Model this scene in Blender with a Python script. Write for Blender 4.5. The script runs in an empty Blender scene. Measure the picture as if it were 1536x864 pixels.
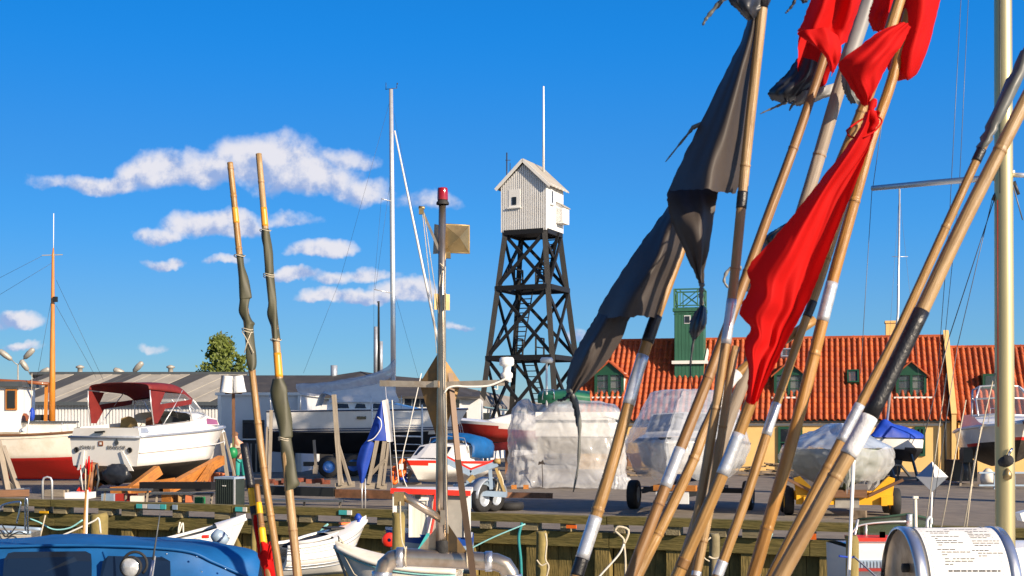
import bpy, math, random
from math import sin, cos, pi, radians as R, sqrt
from mathutils import Vector as V, Matrix, noise as MN
random.seed(7)
S = bpy.context.scene
# ------------------------------------------------------------------ camera
F, HZ, CX, CH = 2000.0, 634.0, 768.0, 2.0          # focal length and horizon in photo pixels, eye height
cd = bpy.data.cameras.new('camera'); cam = bpy.data.objects.new('camera', cd)
S.collection.objects.link(cam); S.camera = cam
cam.location = (0, 0, CH); cam.rotation_euler = (R(90), 0, 0)
cd.sensor_width = 36; cd.lens = F / 1536 * 36; cd.shift_y = (HZ - 432) / 1536
cd.clip_start = 0.1; cd.clip_end = 6000
cd.dof.use_dof = True; cd.dof.focus_distance = 24; cd.dof.aperture_fstop = 18
# ------------------------------------------------------------------ sun and exposure
SUN_EL, SUN_AZ = R(23), R(48)                       # azimuth: to the right of straight behind the camera
sd = V((sin(SUN_AZ) * cos(SUN_EL), -cos(SUN_AZ) * cos(SUN_EL), sin(SUN_EL)))
sl = bpy.data.lights.new('sun', 'SUN'); so = bpy.data.objects.new('sun', sl); S.collection.objects.link(so)
so.rotation_euler = (-sd).to_track_quat('-Z', 'Y').to_euler(); so.location = (30, -20, 30)
sl.energy = 5.0; sl.angle = R(0.5); sl.color = (1.0, 0.83, 0.62)
S.view_settings.view_transform = 'Standard'; S.view_settings.look = 'None'
S.view_settings.exposure = 0.68; S.view_settings.gamma = 1
# ------------------------------------------------------------------ world: sky and clouds
wd = bpy.data.worlds.new('World'); S.world = wd; wd.use_nodes = True
nt = wd.node_tree; nt.nodes.clear(); NL = nt.links
def N(t, ty, **k):
    n = t.nodes.new(ty)
    for a, b in k.items(): setattr(n, a, b)
    return n
def mth(t, op, a, b=None, c=None, clamp=False):
    n = N(t, 'ShaderNodeMath', operation=op, use_clamp=clamp)
    for i, q in enumerate((a, b, c)):
        if q is None: continue
        if isinstance(q, (int, float)): n.inputs[i].default_value = q
        else: t.links.new(q, n.inputs[i])
    return n.outputs[0]
def mixc(t, f, a, b, mode='MIX'):
    n = N(t, 'ShaderNodeMix', data_type='RGBA', blend_type=mode)
    for i, q in ((0, f), (6, a), (7, b)):
        if isinstance(q, (int, float)): n.inputs[i].default_value = q
        elif isinstance(q, tuple): n.inputs[i].default_value = q if len(q) == 4 else q + (1,)
        else: t.links.new(q, n.inputs[i])
    return n.outputs[2]
sky = N(nt, 'ShaderNodeTexSky', sky_type='NISHITA', sun_disc=False, sun_elevation=SUN_EL,
        altitude=0, air_density=1.0, dust_density=0.2, ozone_density=3.0)
sky.sun_rotation = math.atan2(sd.x, sd.y)
hs = N(nt, 'ShaderNodeHueSaturation'); hs.inputs['Saturation'].default_value = 1.0
hs.inputs['Hue'].default_value = 0.5; hs.inputs['Value'].default_value = 1.0
NL.new(sky.outputs[0], hs.inputs['Color'])
geo = N(nt, 'ShaderNodeTexCoord'); sep = N(nt, 'ShaderNodeSeparateXYZ'); NL.new(geo.outputs['Generated'], sep.inputs[0])
dx, dy, dz = sep.outputs
dyp = mth(nt, 'MAXIMUM', dy, 0.02)
cu = mth(nt, 'DIVIDE', dx, dyp); cv = mth(nt, 'DIVIDE', dz, dyp)
CL = [(75,278,38,22,.8),(160,278,75,22,.95),(240,262,62,34,1),(312,262,62,34,1),(395,252,74,54,1.05),(465,276,85,38,1.05),
      (535,288,62,26,.9),(512,243,48,18,.72),(625,300,50,15,.55),(240,356,44,15,.9),(300,344,58,26,1),(356,340,46,24,.95),
      (440,328,40,12,.5),(490,376,52,18,.9),(330,394,26,9,.55),(442,417,44,14,.9),(505,424,34,12,.7),(560,420,44,14,.85),
      (500,450,50,15,.95),(562,454,60,15,.95),(612,446,44,24,1),(28,486,42,18,.95),(-20,492,40,14,.9),(243,396,27,10,.75),
      (242,525,28,10,.75),(46,521,32,7,.6),(868,496,22,13,.8),(690,493,24,7,.6),(-160,300,120,40,1),(-330,420,120,40,1),
      (1720,330,120,45,1),(1900,450,120,30,.9)]
cmb = N(nt, 'ShaderNodeCombineXYZ'); NL.new(cu, cmb.inputs[0]); NL.new(cv, cmb.inputs[1])
def nz2d(sc, det, rough, vec):
    n = N(nt, 'ShaderNodeTexNoise', noise_dimensions='2D'); n.inputs['Scale'].default_value = sc; n.inputs['Detail'].default_value = det; n.inputs['Roughness'].default_value = rough
    NL.new(vec, n.inputs['Vector']); return n.outputs[0]
off = N(nt, 'ShaderNodeVectorMath', operation='ADD'); NL.new(cmb.outputs[0], off.inputs[0]); off.inputs[1].default_value = (.006, .007, 0)
nA = nz2d(21, 8, .60, cmb.outputs[0]); nB = nz2d(21, 8, .60, off.outputs[0]); nC = nz2d(8, 4, .55, cmb.outputs[0]); nD = nz2d(8, 4, .55, off.outputs[0])
nzs = mth(nt, 'ADD', mth(nt, 'MULTIPLY', mth(nt, 'SUBTRACT', nA, 0.5), 1.55), mth(nt, 'MULTIPLY', mth(nt, 'SUBTRACT', nC, .5), 1.2))
rel = mth(nt, 'ADD', mth(nt, 'MULTIPLY', mth(nt, 'SUBTRACT', nA, nB), 2.6), mth(nt, 'MULTIPLY', mth(nt, 'SUBTRACT', nC, nD), 3.0))
wN = N(nt, 'ShaderNodeTexNoise', noise_dimensions='2D'); wN.inputs['Scale'].default_value = 13; wN.inputs['Detail'].default_value = 5; wN.inputs['Roughness'].default_value = .6; NL.new(cmb.outputs[0], wN.inputs['Vector'])
wS = N(nt, 'ShaderNodeSeparateColor'); NL.new(wN.outputs['Color'], wS.inputs[0])
cu = mth(nt, 'ADD', cu, mth(nt, 'MULTIPLY', mth(nt, 'SUBTRACT', wS.outputs[0], .5), .042)); cv = mth(nt, 'ADD', cv, mth(nt, 'MULTIPLY', mth(nt, 'SUBTRACT', wS.outputs[1], .5), .032))
den = sw = sg_ = None
for (x, y, rx, ry, w) in CL:
    a = mth(nt, 'MULTIPLY_ADD', cu, F / rx, -(x - CX) / rx)
    b = mth(nt, 'MULTIPLY_ADD', cv, F / ry, -(HZ - y) / ry)
    bb = mth(nt, 'MULTIPLY', mth(nt, 'MINIMUM', b, 0), 0.7)        # flatter base
    b2 = mth(nt, 'ADD', b, bb)
    r2 = mth(nt, 'ADD', mth(nt, 'MULTIPLY', a, a), mth(nt, 'MULTIPLY', b2, b2))
    d = mth(nt, 'MINIMUM', mth(nt, 'MULTIPLY', mth(nt, 'SUBTRACT', 1.0, r2), w), w * .8)
    wt = mth(nt, 'POWER', 2.718, mth(nt, 'MULTIPLY', mth(nt, 'MAXIMUM', d, -2.0), 5.0))
    g = mth(nt, 'MULTIPLY', wt, b)
    sw = wt if sw is None else mth(nt, 'ADD', sw, wt); sg_ = g if sg_ is None else mth(nt, 'ADD', sg_, g)
    den = d if den is None else mth(nt, 'SMOOTH_MAX', den, d, 0.3)
shade = mth(nt, 'MULTIPLY_ADD', mth(nt, 'DIVIDE', sg_, sw), .34, .52)
den = mth(nt, 'ADD', den, mth(nt, 'MULTIPLY', nzs, 1.1))
mr = N(nt, 'ShaderNodeMapRange', interpolation_type='SMOOTHSTEP'); NL.new(den, mr.inputs[0])
mr.inputs[1].default_value = -0.30; mr.inputs[2].default_value = 0.82
cov = mth(nt, 'MULTIPLY', mth(nt, 'POWER', mr.outputs[0], .9), mth(nt, 'GREATER_THAN', dy, 0.05))
cov = mth(nt, 'MULTIPLY', cov, 0.96)
shd = mth(nt, 'ADD', shade, rel)
mr2 = N(nt, 'ShaderNodeMapRange', interpolation_type='SMOOTHSTEP'); NL.new(shd, mr2.inputs[0]); mr2.inputs[1].default_value = .12; mr2.inputs[2].default_value = .82
ccol = mixc(nt, mr2.outputs[0], (2.7, 3.7, 6.2), (7.0, 6.9, 7.4))
# air tint: keeps the deep polarised blue of the photograph, paler to the horizon
vz = N(nt, 'ShaderNodeValToRGB'); NL.new(mth(nt, 'MULTIPLY', dz, 2.0), vz.inputs[0]); cr_ = vz.color_ramp; cr_.interpolation = 'EASE'
for i, (p_, c_) in enumerate([(0.0, (.42, .62, .92)), (.134, (.30, .58, .94)), (.33, (.172, .61, 1.07)), (.60, (.062, .685, 1.28)), (1.0, (.05, .62, 1.28))]):
    e_ = cr_.elements[i] if i < 2 else cr_.elements.new(p_)
    e_.position = p_; e_.color = tuple(k / 2 for k in c_) + (1,)
tint = mixc(nt, 1.0, vz.outputs[0], (2, 2, 2), 'MULTIPLY')
sn = N(nt, 'ShaderNodeMapRange', interpolation_type='SMOOTHSTEP'); NL.new(dy, sn.inputs[0]); sn.inputs[1].default_value = .45; sn.inputs[2].default_value = -.45
tint = mixc(nt, sn.outputs[0], tint, (.80, .86, .98))                # the sky on the sun's side is whiter
skyc = mixc(nt, 1.0, hs.outputs[0], tint, 'MULTIPLY')
evn = N(nt, 'ShaderNodeVectorMath', operation='SCALE'); NL.new(skyc, evn.inputs[0]); NL.new(mth(nt, 'MULTIPLY_ADD', dx, .45, 1.08), evn.inputs[3]); skyc = evn.outputs[0]
fin = mixc(nt, cov, skyc, ccol)
bg = N(nt, 'ShaderNodeBackground'); bg.inputs[1].default_value = 0.074; NL.new(fin, bg.inputs[0])
wo = N(nt, 'ShaderNodeOutputWorld'); NL.new(bg.outputs[0], wo.inputs[0])
# ------------------------------------------------------------------ pixel to place
def W(px, py, Y): return V(((px - CX) * Y / F, Y, CH + (HZ - py) * Y / F))
def gy(py): return CH * F / (py - HZ)                # distance of the yard ground seen at row py
def gp(px, Y, z=0.0): return V(((px - CX) * Y / F, Y, z))
# ------------------------------------------------------------------ materials
M = {}
def mat(name, col, rough=.6, metal=0, var=.12, sc=6, st=(1, 1, 1), bump=.0, bsc=None, col2=None, c2=.5, spec=.5, alpha=None, trans=0, coat=0, dirt=0, dcol=(.10, .08, .05), dsc=1.2):
    m = bpy.data.materials.new(name); m.use_nodes = True; t = m.node_tree; L = t.links
    b = t.nodes['Principled BSDF']; b.inputs['Roughness'].default_value = rough; b.inputs['Metallic'].default_value = metal
    b.inputs['Specular IOR Level'].default_value = spec
    if coat: b.inputs['Coat Weight'].default_value = coat; b.inputs['Coat Roughness'].default_value = .08
    at = N(t, 'ShaderNodeAttribute', attribute_name='st'); mp = N(t, 'ShaderNodeMapping'); mp.inputs['Scale'].default_value = st
    L.new(at.outputs['Vector'], mp.inputs[0])
    n = N(t, 'ShaderNodeTexNoise'); n.inputs['Scale'].default_value = sc; n.inputs['Detail'].default_value = 6; n.inputs['Roughness'].default_value = .62
    L.new(mp.outputs[0], n.inputs['Vector'])
    c = V(col); lo = tuple(c * (1 - var)); hi = tuple(c * (1 + var))
    f = mth(t, 'MULTIPLY_ADD', n.outputs[0], 2.4, -.7, True)
    out = mixc(t, f, lo, hi if col2 is None else tuple(col2))
    if dirt:
        n2 = N(t, 'ShaderNodeTexNoise'); n2.inputs['Scale'].default_value = dsc; n2.inputs['Detail'].default_value = 8; n2.inputs['Roughness'].default_value = .7
        L.new(at.outputs['Vector'], n2.inputs['Vector'])
        out = mixc(t, mth(t, 'MULTIPLY', mth(t, 'MULTIPLY_ADD', n2.outputs[0], 4, -1.9, True), dirt), out, tuple(dcol))
    L.new(out, b.inputs['Base Color'])
    r = mth(t, 'MULTIPLY_ADD', n.outputs[0], .25, rough - .125, True); L.new(r, b.inputs['Roughness'])
    if bump:
        n3 = N(t, 'ShaderNodeTexNoise'); n3.inputs['Scale'].default_value = bsc or sc * 2; n3.inputs['Detail'].default_value = 5
        L.new(mp.outputs[0], n3.inputs['Vector'])
        bp = N(t, 'ShaderNodeBump'); bp.inputs['Strength'].default_value = bump; bp.inputs['Distance'].default_value = .02
        L.new(n3.outputs[0], bp.inputs['Height']); L.new(bp.outputs[0], b.inputs['Normal'])
    if trans:
        tr = N(t, 'ShaderNodeBsdfTranslucent'); L.new(out, tr.inputs[0])
        mx = N(t, 'ShaderNodeMixShader'); mx.inputs[0].default_value = trans
        o = t.nodes['Material Output']; L.new(b.outputs[0], mx.inputs[1]); L.new(tr.outputs[0], mx.inputs[2]); L.new(mx.outputs[0], o.inputs[0])
    if alpha is not None: b.inputs['Alpha'].default_value = alpha
    M[name] = m; return m
def glass(name, col, tr=.5, rough=.05):
    m = bpy.data.materials.new(name); m.use_nodes = True; t = m.node_tree
    b = t.nodes['Principled BSDF']; b.inputs['Base Color'].default_value = col + (1,); b.inputs['Roughness'].default_value = rough
    b.inputs['Alpha'].default_value = 1 - tr; b.inputs['Specular IOR Level'].default_value = .7
    M[name] = m
G = (30, 30, 1.2)                                     # grain along a bar or tube
mat('asphalt', (.20, .168, .132), .9, var=.3, sc=2.2, bump=.3, bsc=60, dirt=.55, dcol=(.12, .105, .098), dsc=.25)
mat('quay_wood', (.14, .118, .026), .85, var=.45, sc=1.6, st=(14, 14, 1.4), bump=.8, col2=(.235, .18, .055), dirt=.75, dcol=(.075, .075, .012), dsc=2.2)
mat('pile_wood', (.24, .19, .055), .85, var=.3, sc=1.6, st=(9, 9, 1), bump=.8, col2=(.33, .25, .09), dirt=.5, dcol=(.08, .08, .02), dsc=3)
mat('plank_wood', (.21, .155, .042), .85, var=.35, sc=2, st=(8, 8, 1.2), bump=.7, col2=(.33, .235, .075), dirt=.6, dcol=(.05, .055, .015), dsc=2)
mat('block_wood', (.25, .2, .11), .85, var=.35, sc=2, st=(8, 8, 1.2), bump=.7, col2=(.31, .26, .15), dirt=.5, dcol=(.07, .06, .02), dsc=3)
mat('grey_wood', (.30, .255, .20), .8, var=.3, sc=1.5, st=G, bump=.5, dirt=.3)
mat('brown_wood', (.16, .075, .035), .7, var=.4, sc=1.5, st=G, bump=.4)
mat('orange_wood', (.46, .17, .028), .65, var=.35, sc=1.5, st=G, bump=.5, dirt=.6, dcol=(.16, .06, .02), dsc=3)
mat('varnish_wood', (.52, .19, .022), .35, var=.25, sc=1.2, st=(20, 20, .8), bump=.15, coat=.4)
mat('hatch_wood', (.23, .07, .02), .4, var=.3, sc=1.5, st=G, coat=.3)
mat('bamboo', (0.336, 0.172, 0.046), .42, var=.3, sc=1.5, st=(14, 14, 1.6), bump=.3, col2=(0.420, 0.239, 0.076), dirt=.9, dcol=(0.175, 0.098, 0.035), dsc=3.5)
mat('bamboo_pale', (0.336, 0.197, 0.080), .45, var=.25, sc=1.5, st=(14, 14, 1.6), bump=.3, col2=(0.420, 0.277, 0.126), dirt=.9, dcol=(0.175, 0.098, 0.042), dsc=3.5)
mat('bamboo_honey', (0.353, 0.160, 0.029), .4, var=.3, sc=1.5, st=(14, 14, 1.6), bump=.3, col2=(0.454, 0.231, 0.055), dirt=.9, dcol=(0.154, 0.077, 0.021), dsc=3.5)
mat('bamboo_grey', (.27, .215, .165), .6, var=.35, sc=1.5, st=(14, 14, 1.6), bump=.2, dirt=.4, dsc=3)
mat('bamboo_brown', (0.235, 0.118, 0.038), .5, var=.35, sc=1.5, st=(14, 14, 1.6), bump=.2, dirt=.5, dcol=(.14, .08, .03), dsc=3)
mat('orange_band', (.75, .30, .02), .4, var=.15)
mat('yellow_band', (.80, .42, .01), .4, var=.12)
mat('silver_tape', (.62, .64, .68), .33, metal=.55, var=.12, sc=10, st=(1, 1, 6), bump=.10, bsc=12)
mat('white_tape', (.62, .61, .62), .55, var=.12, sc=30, bump=.2, bsc=90)
mat('black_tape', (.010, .010, .013), .4, var=.3, sc=60, bump=.15, bsc=120)
mat('black_cloth', (.056, .046, .042), .55, spec=.3, var=.35, sc=3, bump=.12, bsc=30, trans=.12, dirt=.5, dcol=(.085, .07, .06), dsc=5)
mat('navy_cloth', (.020, .024, .034), .4, var=.3, sc=5, bump=.1, trans=.1)
mat('grey_cloth', (.22, .22, .22), .5, var=.25, sc=6, bump=.15)
mat('slate_cloth', (.11, .115, .11), .45, var=.25, sc=8, bump=.25)
mat('olive_cloth', (.058, .056, .028), .6, var=.35, sc=6, bump=.3, dirt=.4, dcol=(.03, .03, .02), dsc=6)
mat('red_cloth', (.64, .011, .010), .7, spec=.12, var=.08, sc=4, bump=.08, bsc=20, trans=.38)
mat('blue_canvas', (.002, .090, .28), .6, var=.25, sc=3, bump=.25, bsc=14, dirt=.3, dcol=(.002, .035, .12), dsc=2)
mat('blue_cover', (.006, .05, .42), .6, var=.2, sc=3, bump=.2)
mat('blue_flag', (.008, .05, .36), .6, var=.2, sc=3, trans=.15)
mat('red_canvas', (.17, .014, .012), .65, var=.2, sc=4, bump=.15, trans=.08)
mat('white_cloth', (.78, .75, .72), .6, var=.08, sc=4, trans=.15)
mat('rope', (.55, .48, .36), .8, var=.2, sc=40, bump=.4)
mat('cyan_rope', (.25, .55, .55), .8, var=.2, sc=40)
mat('teal_rope', (.02, .22, .24), .8, var=.2, sc=40)
mat('white_rope', (.72, .69, .63), .8, var=.12, sc=40)
mat('wire', (.14, .15, .17), .5, metal=.3)
mat('dark_wire', (.06, .065, .075), .5, metal=.5)
mat('white_gel', (.80, .78, .74), .25, var=.05, sc=1.5, coat=.3, dirt=.22, dcol=(.55, .47, .36), dsc=1.6)
mat('old_white', (.78, .73, .64), .45, var=.07, sc=1.5, dirt=.5, dcol=(.50, .39, .24), dsc=1.6)
mat('white_paint', (.80, .78, .74), .5, var=.06, sc=2, dirt=.15, dcol=(.5, .45, .38))
mat('board_white', (.80, .79, .77), .6, var=.07, sc=3, st=(4, 4, .6), dirt=.2, dcol=(.45, .38, .30), dsc=1.5)
mat('white_plastic', (.80, .80, .78), .35, var=.04)
mat('cream_plastic', (.66, .62, .55), .5, var=.06, sc=8)
mat('label_paper', (.80, .79, .76), .5, var=.03)
mat('ink', (.05, .05, .055), .8); mat('lens', (.62, .64, .66), .15, metal=.4, var=.3, sc=30); mat('brown_steel', (.085, .05, .03), .5, metal=.35, var=.3, sc=5, dirt=.5); mat('band_metal', (.62, .62, .63), .3, metal=.9, var=.04)
mat('red_hull', (.33, .018, .012), .55, var=.2, sc=2, dirt=.45, dcol=(.20, .05, .03), dsc=2)
mat('red_antifoul', (.62, .014, .010), .6, var=.2, sc=2, dirt=.4, dcol=(.22, .01, .01), dsc=2)
mat('black_antifoul', (.012, .014, .02), .6, var=.4, sc=2)
mat('dark_antifoul', (.035, .028, .022), .7, var=.5, sc=4, dirt=.4, dcol=(.12, .09, .07), dsc=5)
mat('blue_antifoul', (.008, .05, .22), .6, var=.2, sc=2)
mat('green_hull', (.10, .13, .065), .6, var=.3, sc=3)
mat('red_paint', (.72, .03, .015), .4, var=.1, sc=4)
mat('navy_paint', (.015, .03, .09), .35)
mat('blue_paint', (.02, .10, .36), .4, var=.1)
mat('royal_paint', (.01, .06, .30), .4, var=.1)
mat('teal_paint', (.06, .42, .42), .5, var=.15)
mat('orange_paint', (.80, .33, .01), .5, var=.12, sc=5, dirt=.4, dcol=(.35, .13, .02), dsc=2.5)
mat('yellow_paint', (.82, .40, .008), .5, var=.12, sc=5, dirt=.35, dcol=(.35, .16, .02), dsc=2.5)
mat('galv', (.40, .44, .50), .45, metal=.5, var=.12, sc=8)
mat('pale_blue_steel', (.32, .42, .54), .4, var=.1, metal=.2)
mat('steel', (.50, .42, .33), .30, metal=.9, var=.2, sc=4, bump=.06, dirt=.65, dcol=(.25, .13, .06), dsc=5)
mat('stain_steel', (.44, .37, .29), .38, metal=.8, var=.3, sc=6, bump=.1, dirt=.8, dcol=(.20, .10, .03), dsc=5)
mat('rust_plate', (.20, .13, .06), .5, metal=.45, var=.4, sc=7, dirt=.8, dcol=(.34, .17, .03), dsc=7)
mat('brass_plate', (.34, .25, .12), .42, metal=.7, var=.25, sc=7, dirt=.4, dcol=(.10, .06, .02), dsc=6)
mat('rust_steel', (.22, .10, .05), .6, metal=.3, var=.4, sc=6, dirt=.5)
mat('gold_mast', (.56, .47, .25), .36, metal=.6, var=.05, sc=2, st=(8, 8, .4))
mat('alu', (.72, .72, .72), .35, metal=.6, var=.06)
mat('chrome', (.75, .76, .78), .12, metal=1)
mat('black_rubber', (.018, .018, .019), .75, var=.3, sc=20, bump=.3)
mat('black_timber', (.006, .006, .007), .6, var=.4, sc=2, st=G, bump=.4)
mat('black_paint', (.014, .016, .018), .4, var=.2)
mat('dark_green_box', (.022, .032, .027), .55, var=.2, sc=5)
mat('dark_hole', (.01, .01, .012), .7)
mat('red_glass', (.28, .004, .006), .12, var=.1, coat=.6)
mat('wall_yellow', (.80, .52, .20), .85, var=.08, sc=1.2, bump=.2, bsc=20, dirt=.3, dcol=(.68, .40, .13), dsc=.7)
mat('wall_white', (.66, .66, .66), .75, var=.06, sc=1.5, dirt=.2, dcol=(.45, .43, .4))
mat('wall_shade', (.62, .63, .64), .7, var=.05, sc=1.5)
mat('dark_roof', (.045, .042, .042), .8, var=.25, sc=2, dirt=.3, dcol=(.10, .085, .07), dsc=1)
mat('fibre_roof', (.34, .315, .27), .85, var=.12, sc=1.2, dirt=.5, dcol=(.21, .19, .16), dsc=.5)
mat('fibre_roof_dark', (.055, .057, .062), .85, var=.12, sc=1.2, dirt=.4, dcol=(.045, .042, .042), dsc=.5)
mat('tar_roof', (.22, .20, .18), .85, var=.2, sc=1, dirt=.5, dcol=(.11, .09, .07), dsc=.6)
mat('green_paint', (.018, .13, .07), .5, var=.15, sc=4, st=(3, 3, .5))
mat('turret_green', (.028, .115, .068), .55, var=.15, sc=4, st=(5, 5, .4), dirt=.25, dcol=(.03, .09, .06), dsc=2)
mat('green_frame', (.010, .065, .035), .45)
mat('stone', (.42, .40, .36), .8, var=.15, sc=8)
mat('skin', (.55, .30, .2), .5, var=.05)
mat('teal_cloth', (.02, .30, .27), .7, var=.15)
mat('beige_cloth', (.62, .55, .42), .7, var=.1)
mat('green_plastic', (.01, .22, .07), .45, var=.1)
mat('orange_plastic', (.82, .15, .015), .45, var=.1)
mat('terracotta_old', (.20, .055, .03), .85, var=.5, sc=9, dirt=.6, dcol=(.09, .07, .06), dsc=6); mat('terracotta', (.52, .15, .06), .7, var=.15)
mat('seat_tan', (.36, .25, .09), .6, var=.2); mat('seat_brown', (.17, .075, .04), .6, var=.2)
mat('purple', (.30, .10, .22), .5); mat('netting', (.02, .05, .03), .8, alpha=.75); mat('net_green', (.015, .05, .03), .8)
mat('leaf', (.14, .21, .03), .6, var=.5, sc=1.2, col2=(.25, .30, .06), trans=.4); mat('bark', (.10, .07, .045), .9, var=.3)
mat('lamp_grey', (.36, .34, .30), .5, metal=.2); mat('debris', (.16, .11, .07), .85, var=.5, sc=6, col2=(.30, .22, .14)); mat('slate', (.06, .07, .08), .4)
mat('curtain', (.62, .60, .52), .8, var=.25, sc=3, st=(6, 6, .3)); mat('concrete', (.30, .28, .25), .85, var=.2, sc=5, dirt=.3)
glass('window_glass', (.10, .13, .16), .62, .04); glass('screen_glass', (.35, .38, .42), .78, .03); glass('dark_glass', (.012, .015, .02), .0, .05); glass('vinyl', (.004, .014, .04), .0, .3)
def plastic(name, col, tr, sc):
    m = bpy.data.materials.new(name); m.use_nodes = True; t = m.node_tree; L = t.links; b = t.nodes['Principled BSDF']
    at = N(t, 'ShaderNodeAttribute', attribute_name='st')
    n = N(t, 'ShaderNodeTexNoise'); n.inputs['Scale'].default_value = sc; n.inputs['Detail'].default_value = 5; n.inputs['Distortion'].default_value = 1.6
    L.new(at.outputs['Vector'], n.inputs['Vector'])
    n4 = N(t, 'ShaderNodeTexNoise', noise_type='RIDGED_MULTIFRACTAL'); n4.inputs['Scale'].default_value = sc * .9; n4.inputs['Detail'].default_value = 3; n4.inputs['Distortion'].default_value = 1.1
    L.new(at.outputs['Vector'], n4.inputs['Vector'])
    b.inputs['Base Color'].default_value = col + (1,); b.inputs['Roughness'].default_value = .17; b.inputs['Specular IOR Level'].default_value = .9
    bp = N(t, 'ShaderNodeBump'); bp.inputs['Strength'].default_value = 1.0; bp.inputs['Distance'].default_value = .06
    L.new(n4.outputs[0], bp.inputs['Height']); L.new(bp.outputs[0], b.inputs['Normal'])
    tl = N(t, 'ShaderNodeBsdfTranslucent'); tl.inputs[0].default_value = col + (1,)
    tp = N(t, 'ShaderNodeBsdfTransparent'); tp.inputs[0].default_value = (.95, .95, .96, 1)
    m1 = N(t, 'ShaderNodeMixShader'); m1.inputs[0].default_value = .3; L.new(b.outputs[0], m1.inputs[1]); L.new(tl.outputs[0], m1.inputs[2])
    m2 = N(t, 'ShaderNodeMixShader'); L.new(m1.outputs[0], m2.inputs[1]); L.new(tp.outputs[0], m2.inputs[2])
    L.new(mth(t, 'MULTIPLY_ADD', n.outputs[0], .5, tr - .25, True), m2.inputs[0])
    L.new(m2.outputs[0], t.nodes['Material Output'].inputs[0]); M[name] = m
plastic('wrap', (.80, .81, .82), .5, 2.2); plastic('clear_wrap', (.68, .72, .78), .5, 2.6)
plastic('pale_tarp', (.55, .64, .78), .12, 2.0)
def crease(name, sc, st_, dist):
    t = M[name].node_tree; b = t.nodes['Principled BSDF']; at = N(t, 'ShaderNodeAttribute', attribute_name='st'); mp = N(t, 'ShaderNodeMapping'); mp.inputs['Scale'].default_value = st_; mp.inputs['Rotation'].default_value = (.3, .5, .2)
    t.links.new(at.outputs['Vector'], mp.inputs[0]); n = N(t, 'ShaderNodeTexNoise', noise_type='RIDGED_MULTIFRACTAL'); n.inputs['Scale'].default_value = sc; n.inputs['Detail'].default_value = 3; n.inputs['Distortion'].default_value = .8
    t.links.new(mp.outputs[0], n.inputs['Vector']); bp = N(t, 'ShaderNodeBump'); bp.inputs['Strength'].default_value = .6; bp.inputs['Distance'].default_value = dist
    t.links.new(n.outputs[0], bp.inputs['Height']); t.links.new(bp.outputs[0], b.inputs['Normal'])
for nm_, sc_, d_ in (('red_cloth', 5, .016), ('black_cloth', 6, .016), ('navy_cloth', 7, .016), ('olive_cloth', 6, .012), ('slate_cloth', 12, .006), ('grey_cloth', 8, .012), ('blue_canvas', 2.5, .02), ('blue_flag', 3, .03), ('blue_cover', 3, .03), ('white_cloth', 3, .03)): crease(nm_, sc_, (1, 1, .6), d_)
def tilemat():
    m = bpy.data.materials.new('tile'); m.use_nodes = True; t = m.node_tree; L = t.links; b = t.nodes['Principled BSDF']; b.inputs['Roughness'].default_value = .75
    at = N(t, 'ShaderNodeAttribute', attribute_name='st')
    fl = N(t, 'ShaderNodeVectorMath', operation='FLOOR'); L.new(at.outputs['Vector'], fl.inputs[0])
    wn = N(t, 'ShaderNodeTexWhiteNoise'); L.new(fl.outputs[0], wn.inputs[0])
    n = N(t, 'ShaderNodeTexNoise'); n.inputs['Scale'].default_value = .22; n.inputs['Detail'].default_value = 6; L.new(at.outputs['Vector'], n.inputs['Vector'])
    c = mixc(t, wn.outputs[0], (.33, .056, .014), (.50, .105, .022))
    c = mixc(t, mth(t, 'MULTIPLY_ADD', n.outputs[0], 3, -1.35, True), c, (.30, .07, .025))
    L.new(c, b.inputs['Base Color']); M['tile'] = m
tilemat()
def watermat():
    m = bpy.data.materials.new('water'); m.use_nodes = True; t = m.node_tree; L = t.links; b = t.nodes['Principled BSDF']
    b.inputs['Base Color'].default_value = (.012, .022, .022, 1); b.inputs['Roughness'].default_value = .06
    tc = N(t, 'ShaderNodeTexCoord'); n = N(t, 'ShaderNodeTexNoise'); n.inputs['Scale'].default_value = 2.5; n.inputs['Detail'].default_value = 4
    L.new(tc.outputs['Object'], n.inputs['Vector']); bp = N(t, 'ShaderNodeBump'); bp.inputs['Strength'].default_value = .25
    L.new(n.outputs[0], bp.inputs['Height']); L.new(bp.outputs[0], b.inputs['Normal']); M['water'] = m
watermat()
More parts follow.
